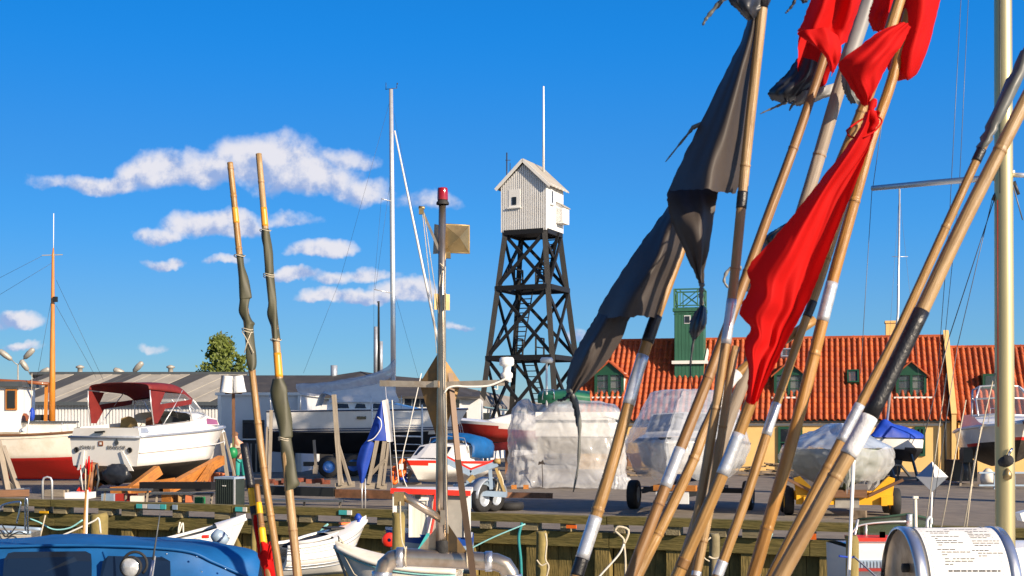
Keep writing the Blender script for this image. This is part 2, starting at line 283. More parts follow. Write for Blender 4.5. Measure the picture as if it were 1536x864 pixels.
# ------------------------------------------------------------------ mesh builder
ORG = {}
class MB:
    def __init__(s): s.v = []; s.f = []; s.mi = []; s.sm = []; s.st = []
    def add(s, vs, fs, mi=0, sm=False, st=None):
        o = len(s.v); s.v += [V(p) for p in vs]; s.st += [tuple(q) for q in (st or vs)]
        for f in fs: s.f.append([i + o for i in f]); s.mi.append(mi); s.sm.append(sm)
        return s
    def box(s, c, size, ax=None, mi=0):
        ax = ax or (V((1, 0, 0)), V((0, 1, 0)), V((0, 0, 1))); c = V(c); h = [q / 2 for q in size]
        vs = []; st = []
        li = max(range(3), key=lambda i: size[i]); order = [i for i in range(3) if i != li] + [li]
        rnd = c.x * .37 + c.y * .73
        for k in range(8):
            q = [h[i] * (1 if k >> i & 1 else -1) for i in range(3)]
            vs.append(c + ax[0] * q[0] + ax[1] * q[1] + ax[2] * q[2])
            st.append((q[order[0]] + rnd, q[order[1]] + c.z, q[order[2]] + rnd))
        return s.add(vs, [(0, 2, 3, 1), (4, 5, 7, 6), (0, 1, 5, 4), (2, 6, 7, 3), (0, 4, 6, 2), (1, 3, 7, 5)], mi, False, st)
    def bar(s, a, b, w, h=None, up=(0, 0, 1), mi=0):
        a = V(a); b = V(b); d = (b - a); L = d.length; d.normalize(); up = V(up)
        if abs(d.dot(up)) > .98: up = V((0, 1, 0))
        x = d.cross(up).normalized(); y = x.cross(d).normalized()
        return s.box((a + b) / 2, (w, h or w, L), (x, y, d), mi)
    def tube(s, pts, r, n=8, mi=0, caps=True, sm=True):
        pts = [V(p) for p in pts]; rs = r if isinstance(r, (list, tuple)) else [r] * len(pts)
        vs = []; st = []; fs = []; Ln = random.random() * 7; ref = None
        for i, p in enumerate(pts):
            t = (pts[min(i + 1, len(pts) - 1)] - pts[max(i - 1, 0)]).normalized()
            if ref is None: ref = t.orthogonal().normalized()
            x = (ref - t * ref.dot(t)).normalized(); ref = x; y = t.cross(x)
            if i: Ln += (p - pts[i - 1]).length
            for k in range(n):
                a = 2 * pi * k / n; vs.append(p + (x * cos(a) + y * sin(a)) * rs[i])
                st.append((cos(a) * .03, sin(a) * .03, Ln))
        for i in range(len(pts) - 1):
            for k in range(n):
                a = i * n + k; b = i * n + (k + 1) % n; fs.append((a, b, b + n, a + n))
        s.add(vs, fs, mi, sm, st)
        if caps:
            o = len(s.v) - len(vs)
            s.f.append(list(range(o, o + n))[::-1]); s.mi.append(mi); s.sm.append(False)
            o = len(s.v) - n; s.f.append(list(range(o, o + n))); s.mi.append(mi); s.sm.append(False)
        return s
    def rod(s, a, b, r, n=8, mi=0): return s.tube([a, b], r, n, mi)
    def lathe(s, prof, o, axis=(0, 0, 1), n=16, mi=0, sm=True):
        o = V(o); ax = V(axis).normalized(); x = ax.orthogonal().normalized(); y = ax.cross(x); vs = []; fs = []
        for (r, z) in prof:
            for k in range(n):
                a = 2 * pi * k / n; vs.append(o + ax * z + (x * cos(a) + y * sin(a)) * max(r, 1e-4))
        for i in range(len(prof) - 1):
            for k in range(n):
                a = i * n + k; b = i * n + (k + 1) % n; fs.append((a, b, b + n, a + n))
        return s.add(vs, fs, mi, sm)
    def prism(s, poly, off, mi=0):
        off = V(off); n = len(poly); vs = [V(p) for p in poly] + [V(p) + off for p in poly]
        fs = [list(range(n))[::-1], list(range(n, 2 * n))] + [(i, (i + 1) % n, n + (i + 1) % n, n + i) for i in range(n)]
        return s.add(vs, fs, mi)
    def grid(s, rows, mi=0, sm=True, st=None, close=False, mif=None):
        h = len(rows); w = len(rows[0]); vs = [p for r in rows for p in r]; fs = []; o = len(s.v)
        for i in range(h - 1):
            for j in range(w if close else w - 1):
                fs.append((i * w + j, i * w + (j + 1) % w, (i + 1) * w + (j + 1) % w, (i + 1) * w + j))
        s.add(vs, fs, mi, sm, st)
        if mif:
            for k in range(len(fs)):
                f = s.f[-len(fs) + k]; c = sum((s.v[i] for i in f), V()) / len(f); s.mi[-len(fs) + k] = mif(c, k)
        return s
    def build(s, name, mats, parent=None, label=None, solid=0, **k):
        if isinstance(mats, str): mats = [mats]
        me = bpy.data.meshes.new(name); o = bpy.data.objects.new(name, me); S.collection.objects.link(o)
        if parent is not None: org = ORG[parent.name]
        elif s.v:
            xs = [p.x for p in s.v]; ys = [p.y for p in s.v]; zs = [p.z for p in s.v]
            org = V(((min(xs) + max(xs)) / 2, (min(ys) + max(ys)) / 2, min(zs)))
        else: org = V()
        me.from_pydata([p - org for p in s.v], [], s.f)
        for q in mats: me.materials.append(M[q])
        me.polygons.foreach_set('material_index', s.mi); me.polygons.foreach_set('use_smooth', s.sm)
        a = me.attributes.new('st', 'FLOAT_VECTOR', 'POINT'); a.data.foreach_set('vector', [c for q in s.st for c in q])
        me.update(); o.name = name
        if parent is not None: o.parent = parent
        else: o.location = org
        ORG[o.name] = org
        if label: o['label'] = label
        for a, b in k.items(): o[{'cat': 'category'}.get(a, a)] = b
        if solid:
            md = o.modifiers.new('thickness', 'SOLIDIFY'); md.thickness = solid; md.offset = 0
        return o
def thing(name, label, cat, loc, group=None):
    o = bpy.data.objects.new(name, None); S.collection.objects.link(o); o.location = loc; o.empty_display_size = .3
    o['label'] = label; o['category'] = cat
    if group: o['group'] = group
    ORG[o.name] = V(loc); return o
def dup(root, loc, label=None):
    r = root.copy(); S.collection.objects.link(r); r.location = loc; ORG[r.name] = V(loc)
    if label: r['label'] = label
    for ch in list(root.children):
        c = ch.copy(); S.collection.objects.link(c); c.parent = r
        for g in ch.children:
            d = g.copy(); S.collection.objects.link(d); d.parent = c
    return r
def cr(p0, p1, p2, p3, t):
    return .5 * ((2 * p1) + (p2 - p0) * t + (2 * p0 - 5 * p1 + 4 * p2 - p3) * t * t + (3 * p1 - p0 - 3 * p2 + p3) * t ** 3)
def curve(pts, n):
    pts = [V(p) for p in pts]; k = len(pts) - 1; out = []
    for i in range(n + 1):
        u = i / n * k; a = min(int(u), k - 1); t = u - a
        g = lambda j: pts[j] if 0 <= j <= k else (2 * pts[0] - pts[1] if j < 0 else 2 * pts[k] - pts[k - 1])
        out.append(cr(g(a - 1), g(a), g(a + 1), g(a + 2), t))
    return out
def patch(rows, nu, nv):
    cols = [curve(r, nu) for r in rows]
    cc = [curve([c[j] for c in cols], nv) for j in range(nu + 1)]
    return [[cc[j][i] for j in range(nu + 1)] for i in range(nv + 1)]
def pxcurve(pts, Y, n=0):
    q = [W(p[0], p[1], Y + (p[2] if len(p) > 2 else 0)) for p in pts]
    return curve(q, n) if n else q
def sag(a, b, d, n=8): return [V(a).lerp(V(b), i / n) - V((0, 0, d * 4 * (i / n) * (1 - i / n))) for i in range(n + 1)]
def frame(origin, yaw):
    o = V(origin); c, s_ = cos(yaw), sin(yaw)
    return lambda x, y, z: V((o.x + x * c - y * s_, o.y + x * s_ + y * c, o.z + z))
def axes(yaw): return (V((cos(yaw), sin(yaw), 0)), V((-sin(yaw), cos(yaw), 0)), V((0, 0, 1)))
# ------------------------------------------------------------------ hulls: x forward, y to port, z up
def hullrows(L, B, zs, zk, tm=.35, p=2.2, tr=.85, rake=.5, vc=.45, cb=.8, n=18, mvs=9, bowh=.35):
    rows = []
    for i in range(n + 1):
        t = i / n
        hb = B / 2 * (tr + (1 - tr) * min(1, t / tm) ** .8 if t < tm else max(0.004, 1 - ((t - tm) / (1 - tm)) ** p))
        s_ = zs(t); k = zk(t); half = []
        for j in range(mvs + 1):
            v = j / mvs
            y = hb * (cb * (v / vc) ** .85 if v < vc else cb + (1 - cb) * ((v - vc) / (1 - vc)) ** .8)
            if t > .6: y *= 1 - bowh * ((t - .6) / .4) * (1 - v)
            x = L * t - rake * (1 - v) * max(0, (t - .5) * 2) ** 2
            half.append((x, y, k + (s_ - k) * v))
        rows.append([(x, -y, z) for (x, y, z) in half[::-1]] + half[1:])
    return rows
def hull(mb, T, rows, mif=None, transom=True, mi=0, deck=None):
    g = [[T(*p) for p in r] for r in rows]
    loc = {}
    mb.grid(g, mi, True, [p for r in rows for p in r], mif=None)
    if mif:
        k = len(rows) - 1; w = len(rows[0]) - 1; base = len(mb.f) - k * w
        for i in range(k):
            for j in range(w):
                c = [sum(rows[a][b][q] for a in (i, i + 1) for b in (j, j + 1)) / 4 for q in range(3)]
                mb.mi[base + i * w + j] = mif(c)
    if transom:
        r = rows[0]; w = len(r); m = w // 2
        for j in range(m):
            q = (r[j], r[j + 1], r[w - 2 - j], r[w - 1 - j])
            c = [sum(a[b] for a in q) / 4 for b in range(3)]
            mb.add([T(*a) for a in (q if j < m - 1 else q[:3])], [(0, 1, 2, 3) if j < m - 1 else (0, 1, 2)], mif(c) if mif else mi, False, list(q if j < m - 1 else q[:3]))
    return g
def deckgrid(mb, T, rows, dz=-.02, ins=.0, a=0, b=None, mi=0, crown=.04):
    out = []
    for r in rows[a:b]:
        p, q = r[0], r[-1]; out.append([T(p[0], p[1] * (1 - ins) * (1 - 2 * k / 6), p[2] + dz + crown * (1 - (1 - 2 * k / 6) ** 2)) for k in range(7)])
    mb.grid(out, mi, True)
def sheer(rows, side, dz=0, f=1.0): return [(r[0 if side < 0 else -1][0], r[0 if side < 0 else -1][1] * f, r[0][2] + dz) for r in rows]
def wheel(parent, c, axis, r, w, rim='white_paint', tname='wheel'):
    a = V(axis).normalized(); m = MB()
    m.lathe([(r * .55, -w / 2), (r * .93, -w / 2), (r, -w * .33), (r, w * .33), (r * .93, w / 2), (r * .55, w / 2)], c, a, 20)
    o = m.build(tname, 'black_rubber', parent)
    m = MB(); m.lathe([(r * .58, -w * .46), (r * .5, -w * .42), (r * .45, -w * .25), (r * .2, -w * .2), (.0, -w * .28)], c, a, 16)
    m.lathe([(r * .58, w * .46), (r * .5, w * .42), (r * .45, w * .25), (r * .2, w * .2), (.0, w * .28)], c, a, 16)
    m.build('rim', rim, o); return o
# ================================================================== setting
QZ = 0.30                                            # top of the quay rail
QA = V((-11.56, 30.1, 0)); QB = V((8.22, 21.4, 0)); QD = (QB - QA).normalized(); QN = V((-QD.y, QD.x, 0))
if QN.y < 0: QN = -QN
def q(t, back=0, z=0): return QA + QD * t + QN * back + V((0, 0, z))
def qt(px):                                          # distance along the quay seen at photo column px
    k = (px - CX) / F; return (QA.x - k * QA.y) / (k * QD.y - QD.x)
QAX = (QD, QN, V((0, 0, 1)))
m = MB(); Pq = [q(-650, .32), q(45, .32), V((700, 4, 0)), V((700, 2500, 0)), V((-1800, 2500, 0))]
m.add(Pq, [(0, 1, 2, 3, 4)]); m.build('yard_ground', 'asphalt', kind='structure')
m = MB(); m.add([(-700, 3, -1.65), (700, 3, -1.65), (700, 330, -1.65), (-700, 330, -1.65)], [(0, 1, 2, 3)]); m.build('water', 'water', kind='structure')
m = MB(); m.box((0, -8.0, -.85), (60, 23.6, 2.3)); m.build('near_quay', 'concrete', kind='structure')
# timber quay front: structure with every beam, block, post and plank a piece of it
qw = MB(); qw.box(q(10, .42, -1.0), (64, .2, 1.98), QAX); quay = qw.build('quay_wall', 'plank_wood', kind='structure')
def qpiece(name, t, back, z, size, mt='quay_wood', j=.0):
    a = random.uniform(-j, j); ax = (QD * cos(a) + QN * sin(a), QN * cos(a) - QD * sin(a), V((0, 0, 1)))
    m = MB(); m.box(q(t, back, z), size, ax); return m.build(name, mt, quay)
random.seed(3)
t = -6
while t < 30:                                         # rail in lengths that butt end to end
    L = random.uniform(3.6, 4.8); qpiece('rail_beam', t + L / 2, .02, QZ - .075 + random.uniform(-.006, .006), (L - .02, .24, .15), j=.002)
    qpiece('wale_beam', t + L / 2, .12, -.14, (L - .015, .20, .28), j=.002)
    qpiece('foot_beam', t + L / 2, .13, -1.02, (L - .015, .24, .2)); t += L
BLK = [15, 62, 92, 160, 195, 268, 335, 395, 440, 460, 520, 580, 640, 730, 795, 850, 930, 1010, 1075, 1130, 1212, 1290, 1345, 1420, 1500, 1540]
for px in BLK:
    qpiece('block', qt(px), .07, .075, (random.uniform(.2, .36), .26, .15), 'block_wood', .05)
t = -6.0
while t < 30:
    qpiece('post', t, .20, -.8, (.28, .28, 1.02), 'plank_wood')
    for k in range(4):
        qpiece('plank', t + .14 + .14 + k * .265 + .02, .26 + random.uniform(-.01, .02), -.80, (.255, .07, 1.04 + random.uniform(-.05, .0)), 'plank_wood')
    t += 1.36
# ------------------------------------------------------------------ red roofed harbour building
BY0, BY1 = 57.5, 54.0
E0 = gp(852, BY0); E1 = gp(1426, BY1); BD = (E1 - E0).normalized(); BN = V((-BD.y, BD.x, 0)); BL = (E1 - E0).length
def bp_(t, back=0, z=0): return E0 + BD * t + BN * back + V((0, 0, z))
def bt(px):
    k = (px - CX) / F; return (E0.x - k * E0.y) / (k * BD.y - BD.x)
BAX = (BD, BN, V((0, 0, 1)))
hb = thing('harbour_building', 'yellow plastered building with red pantile roof and green dormers', 'building', bp_(BL / 2))
EZ, RZ, RB = 2.22, 5.70, 3.3                          # eaves, ridge, half depth
m = MB(); m.prism([bp_(.4, 0, 0), bp_(.4, 0, EZ - .12), bp_(.4, RB, RZ - .16), bp_(.4, 2 * RB, EZ - .12), bp_(.4, 2 * RB, 0)], BD * (BL - .4)); m.build('wall', 'wall_yellow', hb)
def tiles(parent, ta, tb, ez, rz, rb, name='roof_tiles', over=.18):
    n = int((tb - ta) / .235); w = (tb - ta) / n; sl = V((0, 0, 0)); ln = sqrt(rb ** 2 + (rz - ez) ** 2) + over; nr = int(ln / .31)
    up = (BN * rb + V((0, 0, rz - ez))).normalized(); nm = BD.cross(up).normalized(); nm = nm if nm.z > 0 else -nm
    base = bp_(ta, 0, ez) - up * over; prof = [(0, .0), (.10, .05), (.30, .095), (.52, .07), (.68, .0), (.86, -.02)]
    m = MB()
    for r in range(nr):
        a = r / nr * ln; b = (r + 1.12) / nr * ln; rows = []; sts = []
        for (dd, h) in ((a, -.01), (a, .05), (b, .004)):
            row = []
            for c in range(n):
                j = MN.noise(V((c * 3.1, r * 2.3, 1))) * .012
                for (u, z) in prof:
                    row.append(base + BD * ((c + u) * w) + up * (dd + j) + nm * (z + h + j * .6)); sts.append((c + u * .98 + .005, r + .3, ta))
            rows.append(row)
        m.grid(rows, 0, True, sts)
    o = m.build(name, 'tile', parent); o['kind'] = 'stuff'
    m = MB(); m.bar(bp_(ta, rb, rz + .02), bp_(tb, rb, rz + .02), .26, .12); m.build('ridge_cap', 'tile', parent)
    m = MB(); P = [bp_(ta, 0, ez - .02) - up * (over - .02), bp_(tb, 0, ez - .02) - up * (over - .02), bp_(tb, rb, rz - .04), bp_(ta, rb, rz - .04)]
    m.prism(P, -nm * .05); P2 = [bp_(ta, 2 * rb, ez - .02), bp_(tb, 2 * rb, ez - .02), bp_(tb, rb, rz - .04), bp_(ta, rb, rz - .04)]
    m.prism(P2, V((0, 0, -.05))); m.build('roof_deck', 'dark_roof', parent)
tiles(hb, .28, BL, EZ, RZ, RB)
m = MB(); m.bar(bp_(.28, -.16, EZ - .19), bp_(BL - .05, -.16, EZ - .19), .09, .09); m.build('gutter', 'dark_hole', hb)
m = MB(); m.bar(bp_(.4, -.03, EZ - .29), bp_(BL - .3, -.03, EZ - .29), .06, .10); m.build('eaves_board', 'white_paint', hb)
# raised gable end between the two roofs
m = MB(); m.prism([bp_(BL + .02, -.22, 0), bp_(BL + .02, -.22, EZ + .12), bp_(BL + .02, RB, RZ + .22), bp_(BL + .02, 2 * RB, EZ), bp_(BL + .02, 2 * RB, 0)], BD * .18); m.build('gable_wall', 'wall_yellow', hb)
m = MB(); m.bar(bp_(BL + .11, -.25, EZ + .13), bp_(BL + .11, RB, RZ + .25), .22, .05); m.build('gable_coping', 'wall_yellow', hb)
m = MB(); m.rod(bp_(BL - .22, -.2, EZ - .2), bp_(BL - .22, -.2, 0), .05, 8); m.build('downpipe', 'dark_hole', hb)
m = MB(); c = bp_(bt(1343), RB + .2, RZ + .3); c -= V((0, 0, .42)); m.box(c, (.42, .5, 1.5), BAX); m.box(c + V((0, 0, .78)), (.50, .58, .1), BAX); m.build('chimney', 'wall_yellow', hb)
slope = (RZ - EZ) / RB
def roofz(back): return EZ + back * slope
def dormer(px, wpx=45, ysill=594, yeave=558, ypeak=541):
    t0 = bt(px); s_ = bp_(t0).y / F; w = wpx * s_; zs = CH + (HZ - ysill) * s_; ze = CH + (HZ - yeave) * s_; zp = CH + (HZ - ypeak) * s_
    b0 = (zs - EZ) / slope + .05; d = MB(); A = lambda u, b, z: bp_(t0 + u, b, z)
    bk = (ze - EZ) / slope; bkp = (zp - EZ) / slope
    d.box(A(0, b0 + .3, (zs + ze) / 2), (w * .9, .02, ze - zs), BAX); D = d.build('dormer', 'dark_hole', hb)
    for u in (-w / 2, w / 2 - .07):
        d = MB(); d.prism([A(u, b0, zs), A(u, b0, ze), A(u, bk, ze)], BD * .07); d.build('cheek', 'white_paint', D)
    d = MB(); d.prism([A(-w / 2 - .02, b0 - .03, ze - .04), A(w / 2 + .02, b0 - .03, ze - .04), A(0, b0 - .03, zp - .02)], BN * .08); d.build('pediment', 'green_frame', D)
    for sg in (-1, 1):
        d = MB(); P = [A(sg * (w / 2 + .12), b0 - .14, ze - .12), A(0, b0 - .14, zp + .05), A(0, bkp + .1, zp + .05), A(sg * (w / 2 + .12), bk - .1, ze - .12)]
        d.prism(P, V((0, 0, -.07))); d.build('dormer_roof', 'tile', D)
    d = MB(); fw = .11; y = b0 - .02
    for (u, z, sx, sz) in ((-w / 2 + fw / 2, (zs + ze) / 2, fw, ze - zs), (w / 2 - fw / 2, (zs + ze) / 2, fw, ze - zs), (0, (zs + ze) / 2, .1, ze - zs - .18), (0, zs + .05, w - 2 * fw, .1), (0, ze - .05, w - 2 * fw, .1)):
        d.box(A(u, y, z), (sx, .09, sz), BAX)
    d.build('window_frame', 'green_frame', D)
    for sg in (-1, 1):
        d = MB(); d.box(A(sg * w * .22, y + .035, (zs + ze) / 2), (w * .40, .015, ze - zs - .16), BAX); d.build('pane', 'window_glass', D)
        d = MB(); u = sg * w * .22 - sg * w * .09; d.box(A(u, y + .08, (zs + ze) / 2), (w * .16, .02, ze - zs - .1), BAX); d.build('curtain', 'curtain', D)
        for k in (1, 2): d = MB(); d.box(A(sg * w * .22, y + .015, zs + (ze - zs) * k / 3), (w * .38, .02, .025), BAX); d.build('glazing_bar', 'green_frame', D)
    d = MB(); d.box(A(.06, b0 - .12, zs - .05), (w + .3, .22, .07), BAX); d.build('sill', 'white_paint', D)
for px in (909, 1183, 1369): dormer(px)
for (px, py, wp, hp) in ((1281, 567, 15, 20), (1178, 529, 15, 13)):
    t0 = bt(px); s_ = bp_(t0).y / F; z = CH + (HZ - py) * s_; b = (z - EZ) / slope; up = (BN * RB + V((0, 0, RZ - EZ))).normalized(); nm = BD.cross(up); nm = nm if nm.z > 0 else -nm
    m = MB(); c = bp_(t0, b, z) + nm * .14; w = wp * s_; h = hp * s_ * 1.25
    for (u, v, sx, sz) in ((-w / 2, 0, .07, h), (w / 2, 0, .07, h), (0, -h / 2, w + .07, .07), (0, h / 2, w + .07, .07)): m.box(c + BD * u + up * v, (sx, sz, .14), (BD, up, nm))
    k = m.build('skylight', 'green_frame' if wp == 15 and hp == 20 else 'galv', hb); m = MB(); m.box(c, (w - .07, h - .07, .04), (BD, up, nm)); m.build('pane', 'window_glass', k)
for (pa, pb, ya, yb) in ((1169, 1202, 640, 702), (1374, 1386, 640, 684), (1404, 1415, 640, 700)):
    if pa == 1404: continue
    ta, tb = bt(pa), bt(pb); s_ = bp_(ta).y / F; za, zb = CH + (HZ - ya) * s_, CH + (HZ - yb) * s_
    m = MB(); w = tb - ta
    for (u, z, sx, sz) in ((ta, (za + zb) / 2, .1, za - zb), (tb, (za + zb) / 2, .1, za - zb), ((ta + tb) / 2, (za + zb) / 2, .06, za - zb - .12), ((ta + tb) / 2, za - .05, w - .1, .1), ((ta + tb) / 2, zb + .05, w - .1, .1), ((ta + tb) / 2, zb + (za - zb) * .62, w - .1, .05)):
        m.box(bp_(u, -.03, z), (sx, .1, sz), BAX)
    k = m.build('window', 'green_frame', hb); m = MB(); m.box(bp_((ta + tb) / 2, -.01, (za + zb) / 2), (w - .08, .03, za - zb - .1), BAX); m.build('pane', 'dark_glass', k)
# green turret with railing on the ridge
tu0 = bt(1028); s_ = bp_(tu0).y / F; tb_ = 1.55; w = 1.26
zt = CH + (HZ - 467) * s_ * 1.03; A = lambda u, b, z: bp_(tu0 + u, tb_ + b, z)
m = MB(); zb = EZ + 1.0; m.box(A(0, .7, (zt + zb) / 2), (w, 1.3, zt - zb), BAX); T = m.build('turret', 'turret_green', hb)
for k in range(8):
    m = MB(); m.box(A(-w / 2 + .09 + k * (w - .18) / 7, .035, (zt + zb) / 2 + .1), ((w - .18) / 7 - .012, .03, zt - zb - .3), BAX); m.build('board', 'turret_green', T)
m = MB(); m.box(A(0, .7, zt + .06), (w + .14, 1.44, .14), BAX); m.box(A(0, .7, zt - .12), (w + .06, 1.36, .05), BAX); m.build('cornice', 'turret_green', T)
m = MB(); m.box(A(0.05, -.02, CH + (HZ - 541) * s_), (w + .3, .16, .14), BAX); m.bar(A(w / 2 + .1, -.02, CH + (HZ - 541) * s_), A(w / 2 + .1, 1.5, CH + (HZ - 516) * s_), .1, .1); m.build('flashing', 'white_paint', T)
m = MB(); m.box(A(-.06, .035, CH + (HZ - 475) * s_), (.28, .06, .36), BAX); m.build('window', 'wall_shade', T)
m = MB(); m.box(A(-.06, .0, CH + (HZ - 475) * s_), (.20, .03, .28), BAX); m.build('pane', 'dark_glass', T)
zr0, zr1 = zt + .2, CH + (HZ - 427) * s_; m = MB()
cs = [(-w / 2, .05), (w / 2, .05), (w / 2, 1.35), (-w / 2, 1.35)]
for i in range(4):
    a, b = cs[i], cs[(i + 1) % 4]; m.bar(A(*a, zr0 - .08), A(*a, zr1), .07, .07); m.bar(A(*a, zr1 - .03), A(*b, zr1 - .03), .06, .06); m.bar(A(*a, zr0 + .05), A(*b, zr0 + .05), .05, .05)
    c1 = (a[0] * .8 + b[0] * .2, a[1] * .8 + b[1] * .2); c2 = (a[0] * .2 + b[0] * .8, a[1] * .2 + b[1] * .8)
    m.bar(A(*c1, zr0), A(*c1, zr1), .04, .04); m.bar(A(*c2, zr0), A(*c2, zr1), .04, .04); m.bar(A(*c1, zr0 + .1), A(*c2, zr1 - .1), .04, .04); m.bar(A(*c1, zr1 - .1), A(*c2, zr0 + .1), .04, .045)
m.build('railing', 'turret_green', T)
# annex to the right
ax_ = thing('annex_building', 'lower red tiled annex beyond the gable wall, behind the golden mast', 'building', bp_(BL + 4))
m = MB(); m.box(bp_(BL + 4.4, RB - .02, EZ / 2 - .03), (8.2, 2 * RB - .1, EZ), BAX); m.build('wall', 'wall_yellow', ax_)
tiles(ax_, BL + .22, BL + 8.5, EZ - .06, RZ - .48, RB)
t0 = bt(1494); m = MB(); m.box(bp_(t0, 1.5, CH + (HZ - 572) * .0275), (.75, .8, .6), BAX); k = m.build('dormer', 'green_frame', ax_); m = MB(); m.box(bp_(t0, 1.09, CH + (HZ - 572) * .0275), (.55, .02, .42), BAX); m.build('pane', 'window_glass', k)
# ------------------------------------------------------------------ long shed with grey sheet roof
sh = thing('storage_shed', 'long white shed with grey striped sheet roof at the left', 'building', V((-24, 75, 0)))
Xa, Xb = (8 - CX) * 72 / F, (345 - CX) * 72 / F; ez = CH + 28 * 72 / F; rz = CH + 71 * 76 / F
m = MB(); m.box(((Xa + Xb) / 2, 76.2, ez / 2), (Xb - Xa, 8, ez)); m.build('wall', 'wall_white', sh)
m = MB()
for k in range(70): m.box((Xa + .12 + k * (Xb - Xa - .2) / 69, 72.17, ez / 2), (.10, .07, ez - .1))
m.build('wall_ribs', 'wall_white', sh)
n = 22
m = MB(); m.box(((Xa + Xb) / 2, 71.86, ez + .02), (Xb - Xa + .3, .12, .2)); m.build('gutter', 'slate', sh)
bands = [1, 0, 0, 1, 1, 0, 0, 0, 1, 1, 0, 0, 0, 0, 0, 1, 1, 0, 0, 0, 0, 0, 0, 1, 0, 0]
wd_ = (Xb - Xa) / 22; sk = 2.5
for k in range(-3, 24):                               # sheets laid on the skew
    x0, x1 = Xa + k * wd_, Xa + (k + 1) * wd_ - .03
    P = [(x0, 0), (x1, 0), (x1 + sk, 1), (x0 + sk, 1)]
    def cl(P, lo, hi):
        for (lim, sg) in ((lo, 1), (hi, -1)):
            o = []
            for i in range(len(P)):
                a, b = P[i], P[(i + 1) % len(P)]; ia = sg * (a[0] - lim) >= 0; ib = sg * (b[0] - lim) >= 0
                if ia: o.append(a)
                if ia != ib: f = (lim - a[0]) / (b[0] - a[0]); o.append((lim, a[1] + (b[1] - a[1]) * f))
            P = o
        return P
    P = cl(P, Xa - .1, Xb + .1)
    if len(P) < 3: continue
    mm = MB(); dz_ = .02 * (k % 2); mm.prism([(x, 71.95 + v * 4.2, ez + .06 + dz_ + v * (rz - ez)) for x, v in P], (0, 0, .05))
    mm.build('roof_sheet', 'fibre_roof_dark' if bands[(k + 3) % 26] else 'fibre_roof', sh)
m = MB(); m.box(((Xa + Xb) / 2, 76.25, rz + .12), (Xb - Xa + .3, .5, .16)); m.build('ridge_cap', 'slate', sh)
m = MB(); m.prism([(Xa - .1, 80.4, ez), (Xb + .1, 80.4, ez), (Xb + .1, 76.2, rz + .04), (Xa - .1, 76.2, rz + .04)], (0, 0, -.06)); m.build('back_roof', 'fibre_roof', sh)
for px in (120, 256):
    m = MB(); x = (px - CX) * 76.2 / F; m.lathe([(.14, 0), (.14, .22), (.24, .25), (.24, .34), (.05, .42)], (x, 76.2, rz + .18), n=10); m.build('roof_vent', 'lamp_grey', sh)
# ------------------------------------------------------------------ low boat hall with dark roof
bh = thing('boat_hall', 'low white boat hall with dark roof behind the white sailing yacht', 'building', V((-7, 65, 0)))
Y = 62; X0, X1 = (330 - CX) * Y / F, (720 - CX) * Y / F; ez = CH + 36 * Y / F
m = MB(); zt = ez - .9
m.box(((X0 + X1) / 2, Y + 3.5, ez / 2), (X1 - X0, 6.5, ez)); m.build('wall', 'wall_shade', bh)
m = MB(); xr = [(330, 566), (500, 566), (540, 560), (590, 567), (650, 572), (720, 590)]
for i in range(len(xr) - 1):
    a, b = xr[i], xr[i + 1]; xa, xb = (a[0] - CX) * Y / F, (b[0] - CX) * Y / F
    za, zb = CH + (HZ - a[1]) * (Y + 4) / F, CH + (HZ - b[1]) * (Y + 4) / F; e0 = ez + .0; e1 = min(ez, zb - .25)
    m.prism([(xa, Y - .2, e0 if i else e0), (xb, Y - .2, e1), (xb * 1.06, Y + 4, zb), (xa * 1.06, Y + 4, za)], (0, 0, .1))
m.build('roof', 'dark_roof', bh)
for (pa, pb, ya, yb) in ((426, 471, 597, 611), (606, 642, 596, 610), (655, 690, 600, 611)):
    xa, xb = (pa - CX) * Y / F, (pb - CX) * Y / F; za, zb = CH + (HZ - ya) * Y / F, CH + (HZ - yb) * Y / F
    m = MB(); m.box(((xa + xb) / 2, Y + .22, (za + zb) / 2), (xb - xa + .12, .12, za - zb + .12)); k = m.build('window', 'white_paint', bh)
    for j in range(3):
        m = MB(); m.box((xa + (xb - xa) * (j + .5) / 3, Y + .14, (za + zb) / 2), ((xb - xa) / 3 - .06, .06, za - zb)); m.build('pane', 'dark_glass', k)
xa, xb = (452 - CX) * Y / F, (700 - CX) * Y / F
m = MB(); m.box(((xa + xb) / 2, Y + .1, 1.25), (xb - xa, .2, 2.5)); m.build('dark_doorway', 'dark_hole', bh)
m = MB(); m.rod(W(501, 575, 66), W(501, 548, 66), .17, 12); m.build('flue_pipe', 'galv', bh)
for px, ya in ((564, 490), (571, 512)):
    m = MB(); m.rod(W(px, 570, 66), W(px, ya, 66), .11, 10); m.build('flue_pipe', 'galv', bh)
m = MB(); m.tube([W(568, 570, 65), W(568, 455, 65), W(567.5, 452, 65)], [.07, .05, .07], 8); m.build('dark_stack', 'black_paint', bh)
# shed running away behind the tower
rs = thing('far_shed', 'long low grey roofed shed running away behind the black lookout tower', 'building', V((1, 80, 0)))
a, b, c, d = W(690, 580, 66), W(880, 618, 118), W(880, 629, 112), W(680, 599, 62)
m = MB(); m.prism([a, b, c, d], (0, 0, -.12)); m.build('roof', 'tar_roof', rs)
d2, c2 = d + V((-.15, .4, -.15)), c + V((0, .4, -.15)); m = MB(); m.prism([d2, c2, V((c2.x, c2.y, 0)), V((d2.x, d2.y, 0))], (-.3, 2.5, 0)); m.build('wall', 'wall_white', rs)
for k in range(7):
    p = d2.lerp(c2, .06 + k * .09) + V((.03, -.12, -.55)); m = MB(); m.box(p, (.5 + k * .1, .1, .5)); m.build('window', 'dark_glass', rs)
